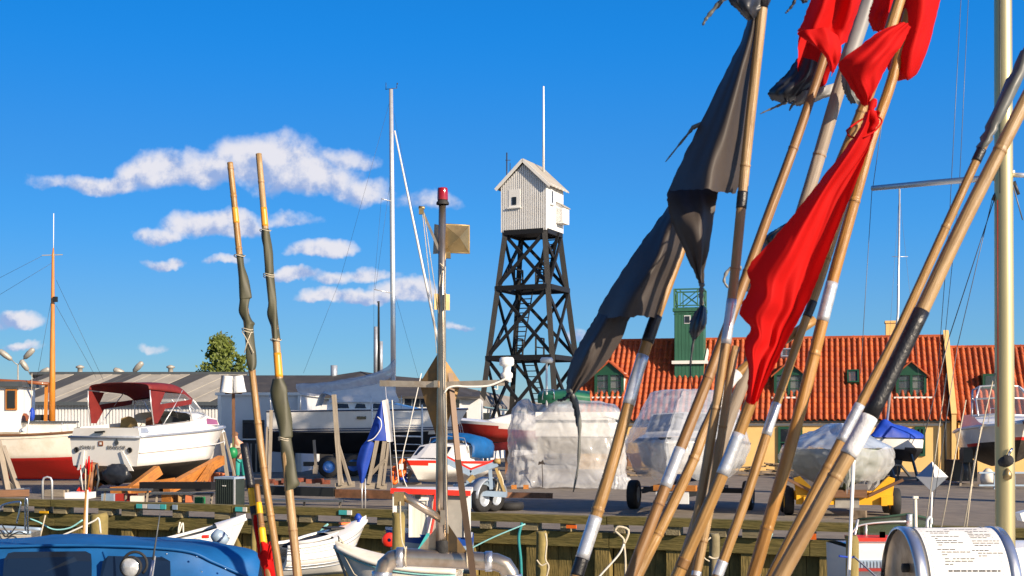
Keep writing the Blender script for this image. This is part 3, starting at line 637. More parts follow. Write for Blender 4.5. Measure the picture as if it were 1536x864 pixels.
# white garage
ga = thing('garage', 'white flat roofed garage with dark glazed door beside the yacht stern', 'building', gp(388, 56))
Y = 54; X0, X1 = (326 - CX) * Y / F, (452 - CX) * Y / F; zt = CH + 41 * Y / F
m = MB(); m.box(((X0 + X1) / 2, Y + 2.6, zt / 2), (X1 - X0, 5, zt)); m.build('wall', 'wall_shade', ga)
m = MB(); m.box(((X0 + X1) / 2, Y + 2.6, zt + .06), (X1 - X0 + .2, 5.2, .12)); m.build('roof_edge', 'white_paint', ga)
for px in (329, 449): m = MB(); m.box(((px - CX) * Y / F, Y + .06, zt / 2), (.14, .1, zt - .02)); m.build('corner_post', 'white_paint', ga)
m = MB(); m.box(((X0 + X1) / 2, Y + .07, .9), (X1 - X0, .04, .05)); m.build('wall_joint', 'galv', ga)
xa, xb = (364 - CX) * Y / F, (396 - CX) * Y / F; za = CH + 4 * Y / F
m = MB(); m.box(((xa + xb) / 2, Y + .05, za / 2), (xb - xa, .14, za)); k = m.build('door', 'black_paint', ga)
m = MB(); m.box(((xa + xb) / 2, Y - .03, za - .42), (xb - xa - .12, .03, .6)); m.build('pane', 'dark_glass', k)
m = MB(); m.box(((xa + xb) / 2, Y - .04, za - .78), (xb - xa, .04, .05)); m.build('rail', 'white_paint', k)
for k_ in range(3): m = MB(); m.bar((xa + .2 + k_ * .2, Y - .25, 0), (xa + .15 + k_ * .2, Y - .05, 1.15), .06, .06); m.build('leaning_lath', 'grey_wood', ga)
# ------------------------------------------------------------------ black lattice lookout tower
TY = 70.0; ph = R(24); TU = V((cos(ph), -sin(ph), 0)); TW = V((sin(ph), cos(ph), 0)); TC = V((1.10, 71.2, 0)); TAX = (TU, TW, V((0, 0, 1)))
lt = thing('lookout_tower', 'black timber lattice tower carrying a white boarded lookout hut', 'tower', TC)
HBZ, HWZ, HRZ = 12.15, 14.55, 15.75; hw, hd = 1.30, 1.15
def tp(u, w, z): return TC + TU * u + TW * w + V((0, 0, z))
def leg(su, sw, z): k = .104 * (HBZ - z); return tp(su * (hw - .18 + k), sw * (hd - .12 + k * .95), z)
m0 = None
for su, sw in ((-1, -1), (1, -1), (1, 1), (-1, 1)):
    m = MB(); m.bar(leg(su, sw, 0), leg(su, sw, HBZ), .28, .28); m.build('leg', 'black_timber', lt)
LV = [0.2, 5.4, 9.1, 12.05]; cn = [(-1, -1), (1, -1), (1, 1), (-1, 1)]
for i in range(4):
    a, b = cn[i], cn[(i + 1) % 4]
    off = (TW * -1, TU, TW, TU * -1)[i] * .12
    for k, z in enumerate(LV[1:]):
        m = MB(); m.bar(leg(*a, z) + off, leg(*b, z) + off, .14, .25); m.build('ring_beam', 'black_timber', lt)
    for k in range(3):
        z0, z1 = LV[k] + .12, LV[k + 1] - .12
        m = MB(); m.bar(leg(*a, z0) + off * .6, leg(*b, z1) + off * .6, .11, .17); m.build('brace', 'black_timber', lt)
        m = MB(); m.bar(leg(*b, z0) - off * .6, leg(*a, z1) - off * .6, .11, .17); m.build('brace', 'black_timber', lt)
for z, f in ((5.5, .9), (9.2, .85)):
    m = MB(); kk = (hw + .092 * (HBZ - z)) * f
    m.box(tp(-.1, 0, z), (kk * 1.5, kk * 1.3, .1), TAX); m.build('platform', 'black_timber', lt)
    for su in (-1, 1):
        m = MB()
        for ww in (-.55, .55): m.bar(tp(su * .62 - .2, ww, z), tp(su * .62 - .2, ww, z + 1.0), .1, .1)
        m.bar(tp(su * .62 - .2, -.55, z + 1), tp(su * .62 - .2, .55, z + 1), .08, .08); m.bar(tp(su * .62 - .2, -.55, z + .5), tp(su * .62 - .2, .55, z + .5), .06, .06); m.build('guard_rail', 'black_timber', lt)
def ladder(a, b, w, n, parent):
    a, b = V(a), V(b); m = MB()
    for s_ in (-1, 1): m.bar(a + TU * s_ * w / 2, b + TU * s_ * w / 2, .07, .16)
    L = m.build('ladder', 'black_timber', parent)
    for k in range(n):
        p = a.lerp(b, (k + .5) / n); m = MB(); m.bar(p - TU * w / 2, p + TU * w / 2, .10, .05); m.build('rung', 'black_timber', L)
ladder(tp(-.75, -.4, 5.5), tp(-.1, -.4, 9.2), .62, 15, lt); ladder(tp(.35, .3, 9.2), tp(1.05, .3, 12.1), .6, 12, lt); ladder(tp(1.35, -.2, .1), tp(-.2, -.2, 5.5), .7, 18, lt)
m = MB(); m.box(tp(0, 0, HBZ - .06), (2 * hw - .04, 2 * hd - .04, .12), TAX); m.build('hut_floor', 'black_timber', lt)
# hut
m = MB(); o = .015
m.prism([tp(-hw, -hd, HBZ), tp(hw, -hd, HBZ), tp(hw, -hd, HWZ), tp(0, -hd, HRZ - .1), tp(-hw, -hd, HWZ)], TW * (2 * hd)); hut = m.build('hut', 'board_white', lt)
def gz(u): return HWZ + (HRZ - HWZ) * (1 - abs(u) / hw) - .1
n = 22
for k in range(n):
    u = -hw + .03 + k * (2 * hw - .06) / (n - 1); z1 = gz(u) - .02; m = MB()
    m.box(tp(u, -hd - .035, (HBZ - .08 + z1) / 2), (.066, .07, z1 - HBZ + .08), TAX); m.build('batten', 'board_white', hut)
for k in range(11):
    w_ = -hd + .1 + k * (2 * hd - .2) / 10; m = MB(); m.box(tp(hw + .008, w_, (HBZ + HWZ) / 2), (.016, .14, HWZ - HBZ - .02), TAX); m.build('side_board', 'board_white', hut)
for sg in (-1, 1):
    m = MB(); e = tp(sg * (hw + .26), -hd - .2, HWZ - .20); p = tp(0, -hd - .2, HRZ + .06)
    m.prism([e, p, p + TW * (2 * hd + .4), e + TW * (2 * hd + .4)], (0, 0, .07)); m.build('hut_roof', 'fibre_roof', hut)
    m = MB(); m.bar(e + V((0, 0, -.03)) - TW * .02, p + V((0, 0, -.03)) - TW * .02, .05, .16); m.build('barge_board', 'white_paint', hut)
for k in range(5): m = MB(); m.bar(tp(hw + .01, -hd + .15 + k * .48, HWZ + .02), tp(hw + .3, -hd + .15 + k * .48, HWZ - .18), .09, .09); m.build('rafter', 'board_white', hut)
def hwin(u, w, zc, sx, sz, side):
    A_ = (lambda a, d, z: tp(u + a, -hd - .05 - d, z)) if side == 'f' else (lambda a, d, z: tp(hw + .02 + d, w + a, z))
    axs = TAX if side == 'f' else (TW, TU, V((0, 0, 1)))
    m = MB(); m.box(A_(0, 0, zc), (sx, .07, sz), axs); k = m.build('window', 'board_white', hut)
    m = MB(); m.box(A_(0, .045, zc - sz * .12 if side == 'f' else zc), (sx * .36, .03, sz * .42 if side == 'f' else sz * .78), axs); m.build('pane', 'dark_glass', k)
    m = MB(); m.box(A_(0, .05, zc - sz / 2), (sx + .12, .12, .06), axs); m.build('sill', 'board_white', k)
hwin(-hw + .78, 0, HBZ + 1.66, .66, .98, 'f'); hwin(0, -.55, HBZ + 1.72, .34, .8, 's')
for sg, nm_, zc in ((1, 'side_bay', HBZ + .93), (-1, 'side_bay', HBZ + .85)):
    m = MB(); a = sg * hw; wv = (.1, .95)
    m.prism([tp(a, wv[0], zc - .5), tp(a + sg * .42, wv[0], zc - .5), tp(a + sg * .42, wv[0], zc + .35), tp(a, wv[0], zc + .62)], TW * (wv[1] - wv[0])); b_ = m.build(nm_, 'board_white', hut)
    m = MB(); m.prism([tp(a, wv[0] - .05, zc + .63), tp(a + sg * .48, wv[0] - .05, zc + .33), tp(a + sg * .48, wv[1] + .05, zc + .33), tp(a, wv[1] + .05, zc + .63)], (0, 0, .04)); m.build('bay_roof', 'fibre_roof', b_)
    for k in range(5):
        m = MB(); m.box(tp(a + sg * (.06 + k * .08), wv[0] - .012, zc - .06), (.03, .024, .86 - k * .05), TAX); m.build('batten', 'board_white', b_)
m = MB(); m.tube([tp(.55, .2, HRZ - .4), tp(.55, .2, 19.95)], [.065, .045], 10); m.build('flagpole', 'white_paint', lt)
m = MB(); m.rod(tp(-hw - .12, -.2, HBZ + .8), tp(-hw - .12, -.2, 16.5), .035, 6); m.rod(tp(-hw - .06, .1, HBZ + .8), tp(-hw - .06, .1, 16.0), .02, 6)
for z in (14.3, 14.0, 13.6, 16.1): m.bar(tp(-hw - .2, -.2, z), tp(-hw + .05, -.1, z), .03, .03)
m.build('aerial', 'dark_wire', lt)
# ------------------------------------------------------------------ tree and street lamps behind the shed
random.seed(11)
tr = thing('birch_tree', 'small bushy green tree rising behind the grey shed roof', 'tree', gp(335, 84))
m = MB(); tb0 = gp(335, 84); pts = [tb0 + V((.08 * i * sin(i), 0, i * 1.1)) for i in range(7)]; m.tube(pts, [.16 - .022 * i for i in range(7)], 8)
for i in range(16):
    z = 2.6 + i * .3; a = i * 2.4; L = max(.3, 1.35 - (z - 2.6) * .22); p = tb0 + V((0, 0, z)); m.tube([p, p + V((cos(a) * L * .6, sin(a) * L * .6, .25)), p + V((cos(a) * L, sin(a) * L, .7))], [.05, .03, .012], 5)
m.build('trunk', 'bark', tr)
m = MB()
for i in range(230):
    z = random.uniform(2.9, 7.4); prof = 1.7 * sqrt(max(0, (1 - ((z - 4.4) / 3.2) ** 2))) * (.62 if z > 6.3 else 1)
    a = random.uniform(0, 6.28); r = prof * sqrt(random.random()); c = tb0 + V((cos(a) * r - .05 * (z - 4), sin(a) * r, z)); cr_ = random.uniform(.14, .34)
    for j in range(26):
        d = V((random.gauss(0, 1), random.gauss(0, 1), random.gauss(0, .8))) * cr_ * .6; p = c + d; x = V((random.gauss(0, 1), random.gauss(0, 1), random.gauss(0, 1))).normalized(); y = x.orthogonal().normalized(); s_ = random.uniform(.05, .10)
        m.add([p - x * s_ * 1.5, p - y * s_, p + x * s_ * 1.5, p + y * s_], [(0, 1, 2, 3)], 0, False, [tuple(c * 2.3)] * 4)
m.build('crown', 'leaf', tr)
def lamp(label, px, py, Y, heads):
    t_ = thing('street_lamp', label, 'street lamp', gp(px, Y), 'double headed street lamps'); m = MB(); top = W(px, py, Y); m.tube([gp(px, Y), top], [.09, .05], 8); m.build('post', 'lamp_grey', t_)
    for (ax0, ay0, bx, by) in heads:
        a, b = W(ax0, ay0, Y), W(bx, by, Y - .2); m = MB(); m.tube([top, top.lerp(a, .5) - V((0, 0, .05)), a], .035, 6); m.build('arm', 'lamp_grey', t_)
        d = (b - a); m = MB(); m.tube([a, a + d * .12, a + d * .5, a + d * .9, b], [.05, .15, .20, .17, .05], 10); m.build('lamp_head', 'lamp_grey', t_)
lamp('tall street lamp with two raised heads at the far left edge', 27, 547, 86, [(18, 540, -2, 525), (36, 538, 51, 523)])
lamp('street lamp whose heads show just behind the orange mast', 50, 566, 88, [(42, 556, 31, 540), (58, 562, 74, 553)])
lamp('street lamp rising behind the red canopy of the motor cruiser', 194, 563, 86, [(187, 560, 170, 554), (200, 558, 214, 543)])

# tall leafy tree added out of view; its crown shades the garage and the yacht
random.seed(8)
bt_ = thing('shade_tree', 'tall broad leafy tree added unseen beyond the right edge to shade the yacht and garage', 'tree', V((18.8, 28.3, 0)))
m = MB(); c0 = V((18.8, 28.3, 0)); m.tube([c0, c0 + V((.1, 0, 4)), c0 + V((0, .2, 9)), c0 + V((.2, 0, 14)), c0 + V((0, 0, 18))], [.45, .38, .3, .2, .05], 10)
for i in range(14):
    a = i * 2.4; p = c0 + V((0, 0, 10 + i * .5)); L = 4.2 - i * .12; m.tube([p, p + V((cos(a) * L * .5, sin(a) * L * .5, .8)), p + V((cos(a) * L, sin(a) * L, 2.0))], [.14, .09, .03], 6)
m.build('trunk', 'bark', bt_)
m = MB()
for i in range(115):
    z = random.uniform(12.6, 19.5); rr = 4.6 * sqrt(max(0, 1 - ((z - 15.6) / 4.1) ** 2)); a = random.uniform(0, 6.28); r = rr * sqrt(random.random()); c = c0 + V((cos(a) * r, sin(a) * r, z)); k = random.uniform(.4, .9)
    for j in range(26):
        p = c + V((random.gauss(0, 1), random.gauss(0, 1), random.gauss(0, .8))) * k * .7; x = V((random.gauss(0, 1), random.gauss(0, 1), random.gauss(0, 1))).normalized(); y = x.orthogonal(); s_ = random.uniform(.12, .24)
        m.add([p - x * s_ * 1.5, p - y * s_, p + x * s_ * 1.5, p + y * s_], [(0, 1, 2, 3)], 0, False, [tuple(c)] * 4)
m.build('crown', 'leaf', bt_)
# ================================================================== foreground marker poles with flags
PY0 = 3.3
def fpt(x, y, Y): return W(x, y, Y)
def pole(label, pts, Yt, Yb, wt, wb, cane, bands=(), nodes=(), group='bamboo flag poles leaning on the near quay', ext=True, base=.3, name='marker_pole', top_ext=None):
    ys, ye = pts[0][1], pts[-1][1]
    dep = lambda y: Yt + (Yb - Yt) * (y - ys) / (ye - ys)
    c = [fpt(x, y, dep(y)) for x, y in pts]; c = curve(c, 18) if len(pts) > 2 else [c[0].lerp(c[-1], i / 18) for i in range(19)]
    n = len(c); yy = [HZ - (p.z - CH) * F / p.y for p in c]
    rad = lambda y: (wt + (wb - wt) * (y - ys) / (ye - ys)) / 2 * dep(y) / F
    d = (c[-1] - c[-2]).normalized(); ex = []
    if ext: L = (c[-1].z - base) / max(-d.z, .05); ex = [c[-1] + d * L * k / 4 for k in range(1, 5)]
    bp = ex[-1] if ex else c[-1]
    t_ = thing(name, label, 'flag pole', bp, group)
    def at(y):
        for i in range(n - 1):
            if yy[i] <= y <= yy[i + 1]: return c[i].lerp(c[i + 1], (y - yy[i]) / (yy[i + 1] - yy[i]))
        return c[0] if y < yy[0] else c[-1]
    st = sorted(set([i / 40 for i in range(41)])); P = []; rr = []
    marks = {y: 1.0 for y in [ys + (ye - ys) * s_ for s_ in st]}
    for ny in nodes: marks.update({ny - 5: .99, ny - 2.5: .96, ny: 1.10, ny + 2.5: 1.0, ny + 6: .98})
    for y in sorted(k for k in marks if ys <= k <= ye):
        P.append(at(y)); rr.append(rad(y) * marks[y])
    for e in ex: P.append(e); rr.append(rad(ye))
    MB().tube(P, rr, 14).build('cane', cane, t_)
    for ny in nodes:                                   # dark scar under each knot
        a, b = at(ny + 1.2), at(ny + 3.0); MB().tube([a, b], [rad(ny) * 1.035] * 2, 14, caps=False).build('knot', 'bamboo_brown' if cane != 'bamboo_brown' else 'brown_wood', t_)
    for (ya, yb, mt, k) in bands:
        q_ = [ya + (yb - ya) * i / 8 for i in range(9)]; rn = [rad(y) * (k + random.uniform(-.012, .012)) for y in q_]
        nm = {'silver_tape': 'silver_sleeve', 'white_tape': 'white_sleeve', 'black_tape': 'tape_wrap'}.get(mt, 'painted_band' if 'band' in mt else 'wrap')
        MB().tube([at(y) for y in q_], rn, 14).build(nm, mt, t_)
    t_at[t_.name] = (at, dep, rad); return t_
t_at = {}
def flag(parent, rows, Y, mt, name='flag', nu=10, nv=26, rip=.004, solid=0, seed=1.0, folds=2.4, amp=.008):
    nu = max(nu, 20); nv = max(nv, 30)
    g = patch([[fpt(p[0], p[1], Y + (p[2] if len(p) > 2 else 0)) for p in r] for r in rows], nu, nv)
    for i, r in enumerate(g):
        for j, p in enumerate(r): p.y += MN.noise(V((p.x * 9, p.z * 6, seed))) * rip * 3 + MN.noise(V((p.x * 28, p.z * 16, seed))) * rip
    ph_ = seed * 1.7
    for i, r in enumerate(g):
        v = i / (len(g) - 1)
        for j, p in enumerate(r):
            u = j / (len(r) - 1); w_ = MN.noise(V((u * 2, v * 2.5, seed))) * 1.6
            p.y += amp * (.35 + .65 * v) * min(1, 4 * u, 4 * (1 - u)) * (sin(2 * pi * (folds * u + .35 * v) + ph_ + w_) + .45 * (1 - 2 * abs(sin(pi * (folds * 1.7 * u - .5 * v) + w_ * 1.3))))
    jit = random.Random(int(seed * 100) + len(rows)); kk = Y / F
    for i, r in enumerate(g):
        e = jit.uniform(-1, 1); r[0].x += e * 1.1 * kk; r[-1].x += jit.uniform(-.5, .5) * kk
        if i == len(g) - 1:
            for p in r: p.z += jit.uniform(-2.2, 1.2) * kk
    m = MB(); m.grid(g); o = m.build(name, mt, parent); return o
def ribbon(parent, pts, Y, w, mt, name='tatter'):
    c = curve([fpt(p[0], p[1], Y + (p[2] if len(p) > 2 else 0)) for p in pts], 14); m = MB(); k = Y / F
    ws = w if isinstance(w, list) else [w, w * .3]
    rr = [max(.15, ws[0] + (ws[-1] - ws[0]) * i / 14 if len(ws) == 2 else ws[min(len(ws) - 1, int(i / 14 * len(ws)))]) * k * (1 + .3 * sin(i * 2.1)) / 2 for i in range(15)]
    m.tube(c, rr, 7); return m.build(name, mt, parent)
# P1: upright pole with the brown-black flag
p1 = pole('tallest bamboo pole, nearly upright, carrying a ragged brownish black flag', [(1160, -150), (1145, 0), (1123, 200), (1112, 310), (1099, 440), (1082, 560), (1056, 720), (1030, 864)], 3.15, 3.0, 15.5, 14, 'bamboo_pale',
          [(-160, 13, 'black_tape', 1.06), (288, 313, 'black_tape', 1.08), (449, 516, 'silver_tape', 1.06)], [248, 402, 612, 800])
p1b = pole('pale bamboo pole running tight against the tall black flag pole', [(1104, 520), (1096, 560), (1072, 720), (1044, 864)], 3.05, 2.97, 12, 14.5, 'bamboo_pale', [(857, 864, 'silver_tape', 1.05)], [640, 811])
A1 = [[(1124, 18, .06), (1130, 18, -.01), (1142, 16, .0)], [(1112, 60, .05), (1122, 60, -.03), (1138, 62, .02)], [(1090, 104, .05), (1110, 106, -.05), (1133, 108, .03)],
      [(1048, 190, .06), (1085, 196, -.07), (1124, 200, .03)], [(1020, 246, .07), (1066, 252, -.09), (1116, 254, .03)], [(1003, 284, .08), (1058, 284, -.10), (1103, 291, .03)]]
flag(p1, A1, 3.14, 'black_cloth', rip=.003)
A2 = [[(1003, 284, .10), (1035, 268, .12), (1080, 276, .06)], [(1000, 300, .07), (1038, 300, .06), (1077, 292, .05)], [(1006, 330, .05), (1040, 332, .0), (1070, 330, .05)], [(1024, 372, .05), (1046, 374, .0), (1063, 376, .04)],
      [(1039, 404, .05), (1048, 406, .02), (1057, 404, .05)], [(1050, 428, .05), (1053, 430, .04), (1056, 428, .05)]]
flag(p1, A2, 3.14, 'black_cloth', 'flag_fold', rip=.003, seed=4)
flag(p1, [[(1088, -12, .0), (1115, -12, -.03), (1160, -10, .02)], [(1094, 4, .0), (1118, 6, -.04), (1155, 4, .02)], [(1108, 18, .0), (1124, 20, -.03), (1150, 14, .02)], [(1119, 30, .02), (1127, 31, .0), (1147, 34, .03)]], 3.12, 'navy_cloth', 'flag_knot', nu=8, nv=12)
ribbon(p1, [(1092, -8), (1078, 6), (1064, 22), (1058, 30), (1054, 38)], 3.13, [9, 3], 'slate_cloth')
ribbon(p1, [(1085, 170), (1042, 190), (1036, 196), (1018, 218), (998, 243)], 3.2, [8, 1.5], 'slate_cloth')
ribbon(p1, [(1194, -6), (1190, 6), (1182, 16), (1178, 20)], 3.13, [6, 2], 'navy_cloth'); ribbon(p1, [(1200, -10), (1206, 2), (1213, -4)], 3.13, [8, 5], 'navy_cloth')
ribbon(p1, [(1053, 425), (1052, 445), (1054, 470)], 3.14, [8, 6], 'slate_cloth', 'tied_cloth')
flag(p1, [[(1048, 460, .0), (1053, 458, -.02), (1059, 462, .0)], [(1036, 478, .0), (1049, 478, -.05), (1060, 480, .0)], [(1033, 494, .0), (1047, 494, -.05), (1057, 492, .0)], [(1037, 508, .0), (1042, 509, -.02), (1046, 506, .0)]], 3.14, 'navy_cloth', 'flag_scrap', nu=6, nv=10)
ribbon(p1, [(1042, 504), (1039, 520), (1036, 545), (1036, 565), (1038, 585)], 3.14, [5, 1.2], 'dark_wire', 'loose_string')
# P3: left pole with the big dark flag
p3 = pole('leftmost leaning bamboo pole of the cluster, with the big black flag trailing low', [(1052, 285), (1022, 372), (985, 472), (953, 570), (917, 700), (865, 864)], 3.5, 3.3, 15, 20, 'bamboo',
          [(474, 514, 'black_tape', 1.12), (533, 607, 'silver_tape', 1.07), (775, 838, 'silver_tape', 1.06), (838, 864, 'black_tape', 1.02)], [764])
B1 = [[(1003, 308, .06), (1020, 300, -.02), (1046, 292, .0)], [(976, 345, .06), (1005, 342, -.05), (1036, 334, .02)], [(950, 381, .06), (990, 382, -.08), (1023, 374, .03)], [(909, 444, .06), (960, 436, -.12), (1006, 424, .03)],
      [(893, 478, .07), (946, 474, -.13), (992, 477, .03)]]
flag(p3, B1, 3.42, 'black_cloth', rip=.004, seed=2)
B2 = [[(905, 450, .1), (935, 452, .06), (985, 458, .08)], [(892, 478, .06), (915, 472, .0), (948, 473, .05)], [(876, 503, .05), (903, 500, -.03), (934, 506, .04)], [(859, 536, .05), (885, 532, -.04), (916, 535, .04)], [(851, 560, .05), (868, 566, -.02), (894, 560, .03)], [(850, 588, .03), (857, 591, .0), (868, 585, .02)]]
flag(p3, B2, 3.42, 'black_cloth', 'flag_fold', rip=.004, seed=6)
ribbon(p3, [(852, 582), (860, 594), (868, 620), (869, 660), (867, 700), (860, 738)], 3.42, [9, 2.5], 'slate_cloth')
ribbon(p3, [(858, 588), (850, 596), (842, 600), (836, 600)], 3.42, [8, 3], 'navy_cloth'); ribbon(p3, [(854, 588), (862, 610), (866, 640)], 3.43, [9, 3], 'navy_cloth')
# P4, P5 ...
p4 = pole('brown bamboo pole with one silver sleeve, second from the left of the cluster', [(1276, -40), (1237, 84), (1191, 220), (1150, 330), (1110, 440), (1065, 560), (1010, 700), (946, 864)], 3.65, 3.25, 13, 18, 'bamboo_brown', [(673, 731, 'silver_tape', 1.07)], [222, 407, 566, 755])
p4b = pole('honey bamboo pole crossing behind the brown one with a knobbly dark joint', [(1222, 480), (1107, 560), (1062, 634), (1040, 690), (1006, 762), (955, 864)], 3.5, 3.32, 14, 18, 'bamboo', [(560, 612, 'white_tape', 1.08)], [687, 800])
p5 = pole('grey weathered pole rising between the two upper red flags', [(1312, -30), (1262, 122), (1233, 220), (1208, 303), (1170, 420), (1120, 560), (1090, 640), (1040, 800), (1019, 864)], 3.6, 3.4, 20, 18, 'bamboo_grey', [(-30, 100, 'grey_wrap', 1.15)] if 'grey_wrap' in M else [(-30, 98, 'grey_cloth', 1.25)], [232])
p6 = pole('stout pale pole from which the large torn red flag hangs', [(1368, -60), (1330, 60), (1296, 160), (1245, 285), (1185, 440), (1125, 606), (1084, 711), (1016, 864)], 3.05, 2.95, 17, 19, 'bamboo', [(650, 712, 'silver_tape', 1.06), (838, 852, 'bamboo_brown', 1.05)], [168, 300])
p7 = pole('long honey coloured pole just right of the large red flag', [(1375, -40), (1341, 110), (1310, 200), (1283, 297), (1248, 424), (1212, 570), (1180, 690), (1130, 864)], 3.1, 2.95, 15, 20, 'bamboo_honey', [(424, 482, 'silver_tape', 1.06)], [301, 530, 792])
p8 = pole('thin bamboo pole emerging beneath the large red flag with a bright silver sleeve', [(1282, 250), (1251, 355), (1224, 440), (1199, 505), (1160, 620), (1118, 750), (1076, 864)], 3.55, 3.35, 11, 15.5, 'bamboo', [(605, 653, 'silver_tape', 1.08), (452, 476, 'black_tape', 1.1), (842, 866, 'silver_tape', 1.07)], [584, 388])
p9 = pole('slim pole at the right topped with a rolled grey flag', [(1562, 20), (1527, 108), (1465, 240), (1419, 340), (1346, 500), (1290, 607), (1233, 716), (1190, 800)], 3.3, 3.15, 12, 15.5, 'bamboo', [(224, 242, 'black_tape', 1.15), (607, 662, 'silver_tape', 1.08)], [340, 700])
p10 = pole('thickest pole at the right, with a long black sleeve over a white sleeve', [(1600, 30), (1536, 155), (1442, 340), (1383, 465), (1304, 626), (1253, 716), (1171, 864)], 2.95, 2.8, 19, 25, 'bamboo_pale', [(466, 625, 'black_tape', 1.09), (625, 683, 'white_tape', 1.1)], [225, 716])
# rolled grey flag on p9
at, dep, rad = t_at[p9.name]; prof = [(72, 1.9), (90, 2.1), (104, 1.7), (112, 2.6), (135, 2.5), (160, 2.3), (184, 2.2), (192, 1.6), (200, 2.3), (208, 1.5), (214, 2.1), (224, 1.1)]
g = []
for i, (y, k) in enumerate(prof):
    c = at(y); row = []
    for j in range(18):
        a = 2 * pi * j / 18; r = rad(y) * k * (1 + .12 * MN.noise(V((cos(a) * 1.5, sin(a) * 1.5, y * .04)))) * (1 + .08 * sin(3 * a + y * .06)); row.append(c + V((cos(a) * r * .9, sin(a) * r, cos(a) * r * .35)))
    g.append(row)
MB().grid(g, close=True).build('rolled_flag', 'slate_cloth', p9)
# red flags
C = [[(1298, 168, 0.017), (1308, 166, -.02), (1320, 168, .0)], [(1290, 192, 0.017), (1302, 190, -0.017), (1314, 190, .0)], [(1268, 222, 0.017), (1287, 224, -0.028), (1304, 222, .01)], [(1219, 286, 0.022), (1236, 284, -0.028), (1254, 284, 0.017), (1281, 282, -.01)], [(1183, 330, 0.022), (1208, 332, -0.033), (1232, 336, 0.022), (1259, 336, -.01)],
     [(1152, 367, 0.017), (1184, 378, -0.033), (1212, 384, 0.028), (1240, 385, -.01)], [(1122, 401, 0.022), (1160, 418, -0.028), (1192, 428, 0.028), (1222, 430, -.01)], [(1126, 430, .02), (1155, 450, -0.033), (1182, 462, 0.022), (1206, 466, -.01)], [(1109, 467, 0.017), (1142, 478, -0.028), (1166, 490, 0.017), (1192, 492, -.01)],
     [(1126, 492, .0), (1144, 508, -0.017), (1160, 516, .01), (1176, 522, -.02)], [(1116, 515, .02), (1134, 528, -0.017), (1150, 538, .0), (1166, 542, -.02)], [(1122, 552, .02), (1132, 562, -0.017), (1143, 566, .0), (1153, 566, -.02)], [(1119, 602, .0), (1125, 606, -.02), (1131, 606, .0), (1137, 600, -.02)]]
C = [r if len(r) == 4 else [r[0], (r[0][0] * .6 + r[1][0] * .4 + 1, r[1][1], r[1][2]), (r[1][0] * .4 + r[2][0] * .6, r[1][1], .01), r[2]] for r in C]
flag(p6, C, 2.90, 'red_cloth', nu=40, nv=90, rip=.0025, seed=3, folds=2.6, amp=.014)
# tied end of the red flag: loop and knot
MB().tube(pxcurve([(1270, 196, -.03), (1275, 205, -.05), (1292, 206, -.06), (1310, 198, -.05), (1322, 184, -.02), (1318, 176, .02), (1300, 176, .04), (1282, 186, .03), (1270, 196, -.03)], 2.95, 30), .0022, 6).build('tie_cord', 'red_cloth', p6)
MB().tube(pxcurve([(1312, 150, -.03), (1306, 166, -.04), (1314, 182, -.03), (1306, 196, -.03)], 2.93, 14), [.006, .008, .010, .008, .007, .009, .011, .009, .006, .008, .008, .007, .006, .005, .003], 8).build('knot_cloth', 'red_cloth', p6)
# upper right red flag (two leaves) on p7
D1 = [[(1342, -30, .06), (1360, -30, -.02), (1388, -30, -.05), (1418, -30, .02)], [(1340, 10, .05), (1358, 12, -.02), (1386, 14, -.05), (1408, 10, .02)], [(1338, 36, .03), (1356, 50, -.02), (1380, 48, -.05), (1402, 36, .02)], [(1330, 80, .04), (1350, 84, -.03), (1374, 82, -.05), (1391, 76, .02)], [(1334, 112, .05), (1348, 118, .0), (1364, 117, -.03), (1377, 108, .02)], [(1336, 117, .07), (1348, 119, .05), (1362, 118, .04), (1373, 113, .05)]]
flag(p7, D1, 3.1, 'red_cloth', nu=14, nv=24, rip=.003)
D2 = [[(1316, -30, .05), (1334, -30, .0), (1352, -30, .05)], [(1308, 6, .05), (1330, 8, .0), (1350, 8, .05)], [(1303, 24, .04), (1326, 28, .0), (1346, 30, .05)], [(1310, 46, .06), (1322, 46, .03), (1338, 44, .06)]]
flag(p7, D2, 3.16, 'red_cloth', 'flag_fold', nu=10, nv=16)
D3 = [[(1352, 33, -.02), (1360, 34, -.03), (1367, 40, -.01)], [(1318, 48, -.03), (1338, 52, -.05), (1362, 50, -.01)], [(1288, 70, -.02), (1322, 72, -.06), (1352, 70, -.02)], [(1266, 86, -.02), (1306, 92, -.07), (1340, 84, -.02)], [(1257, 98, -.01), (1294, 112, -.06), (1326, 108, -.02)], [(1268, 118, -.02), (1296, 130, -.05), (1318, 126, -.02)], [(1284, 142, -.02), (1300, 146, -.03), (1310, 140, -.02)], [(1294, 156, -.01), (1299, 158, -.02), (1304, 154, -.01)]]
flag(p7, D3, 3.0, 'red_cloth', 'flag_leaf', nu=12, nv=28, rip=.003)
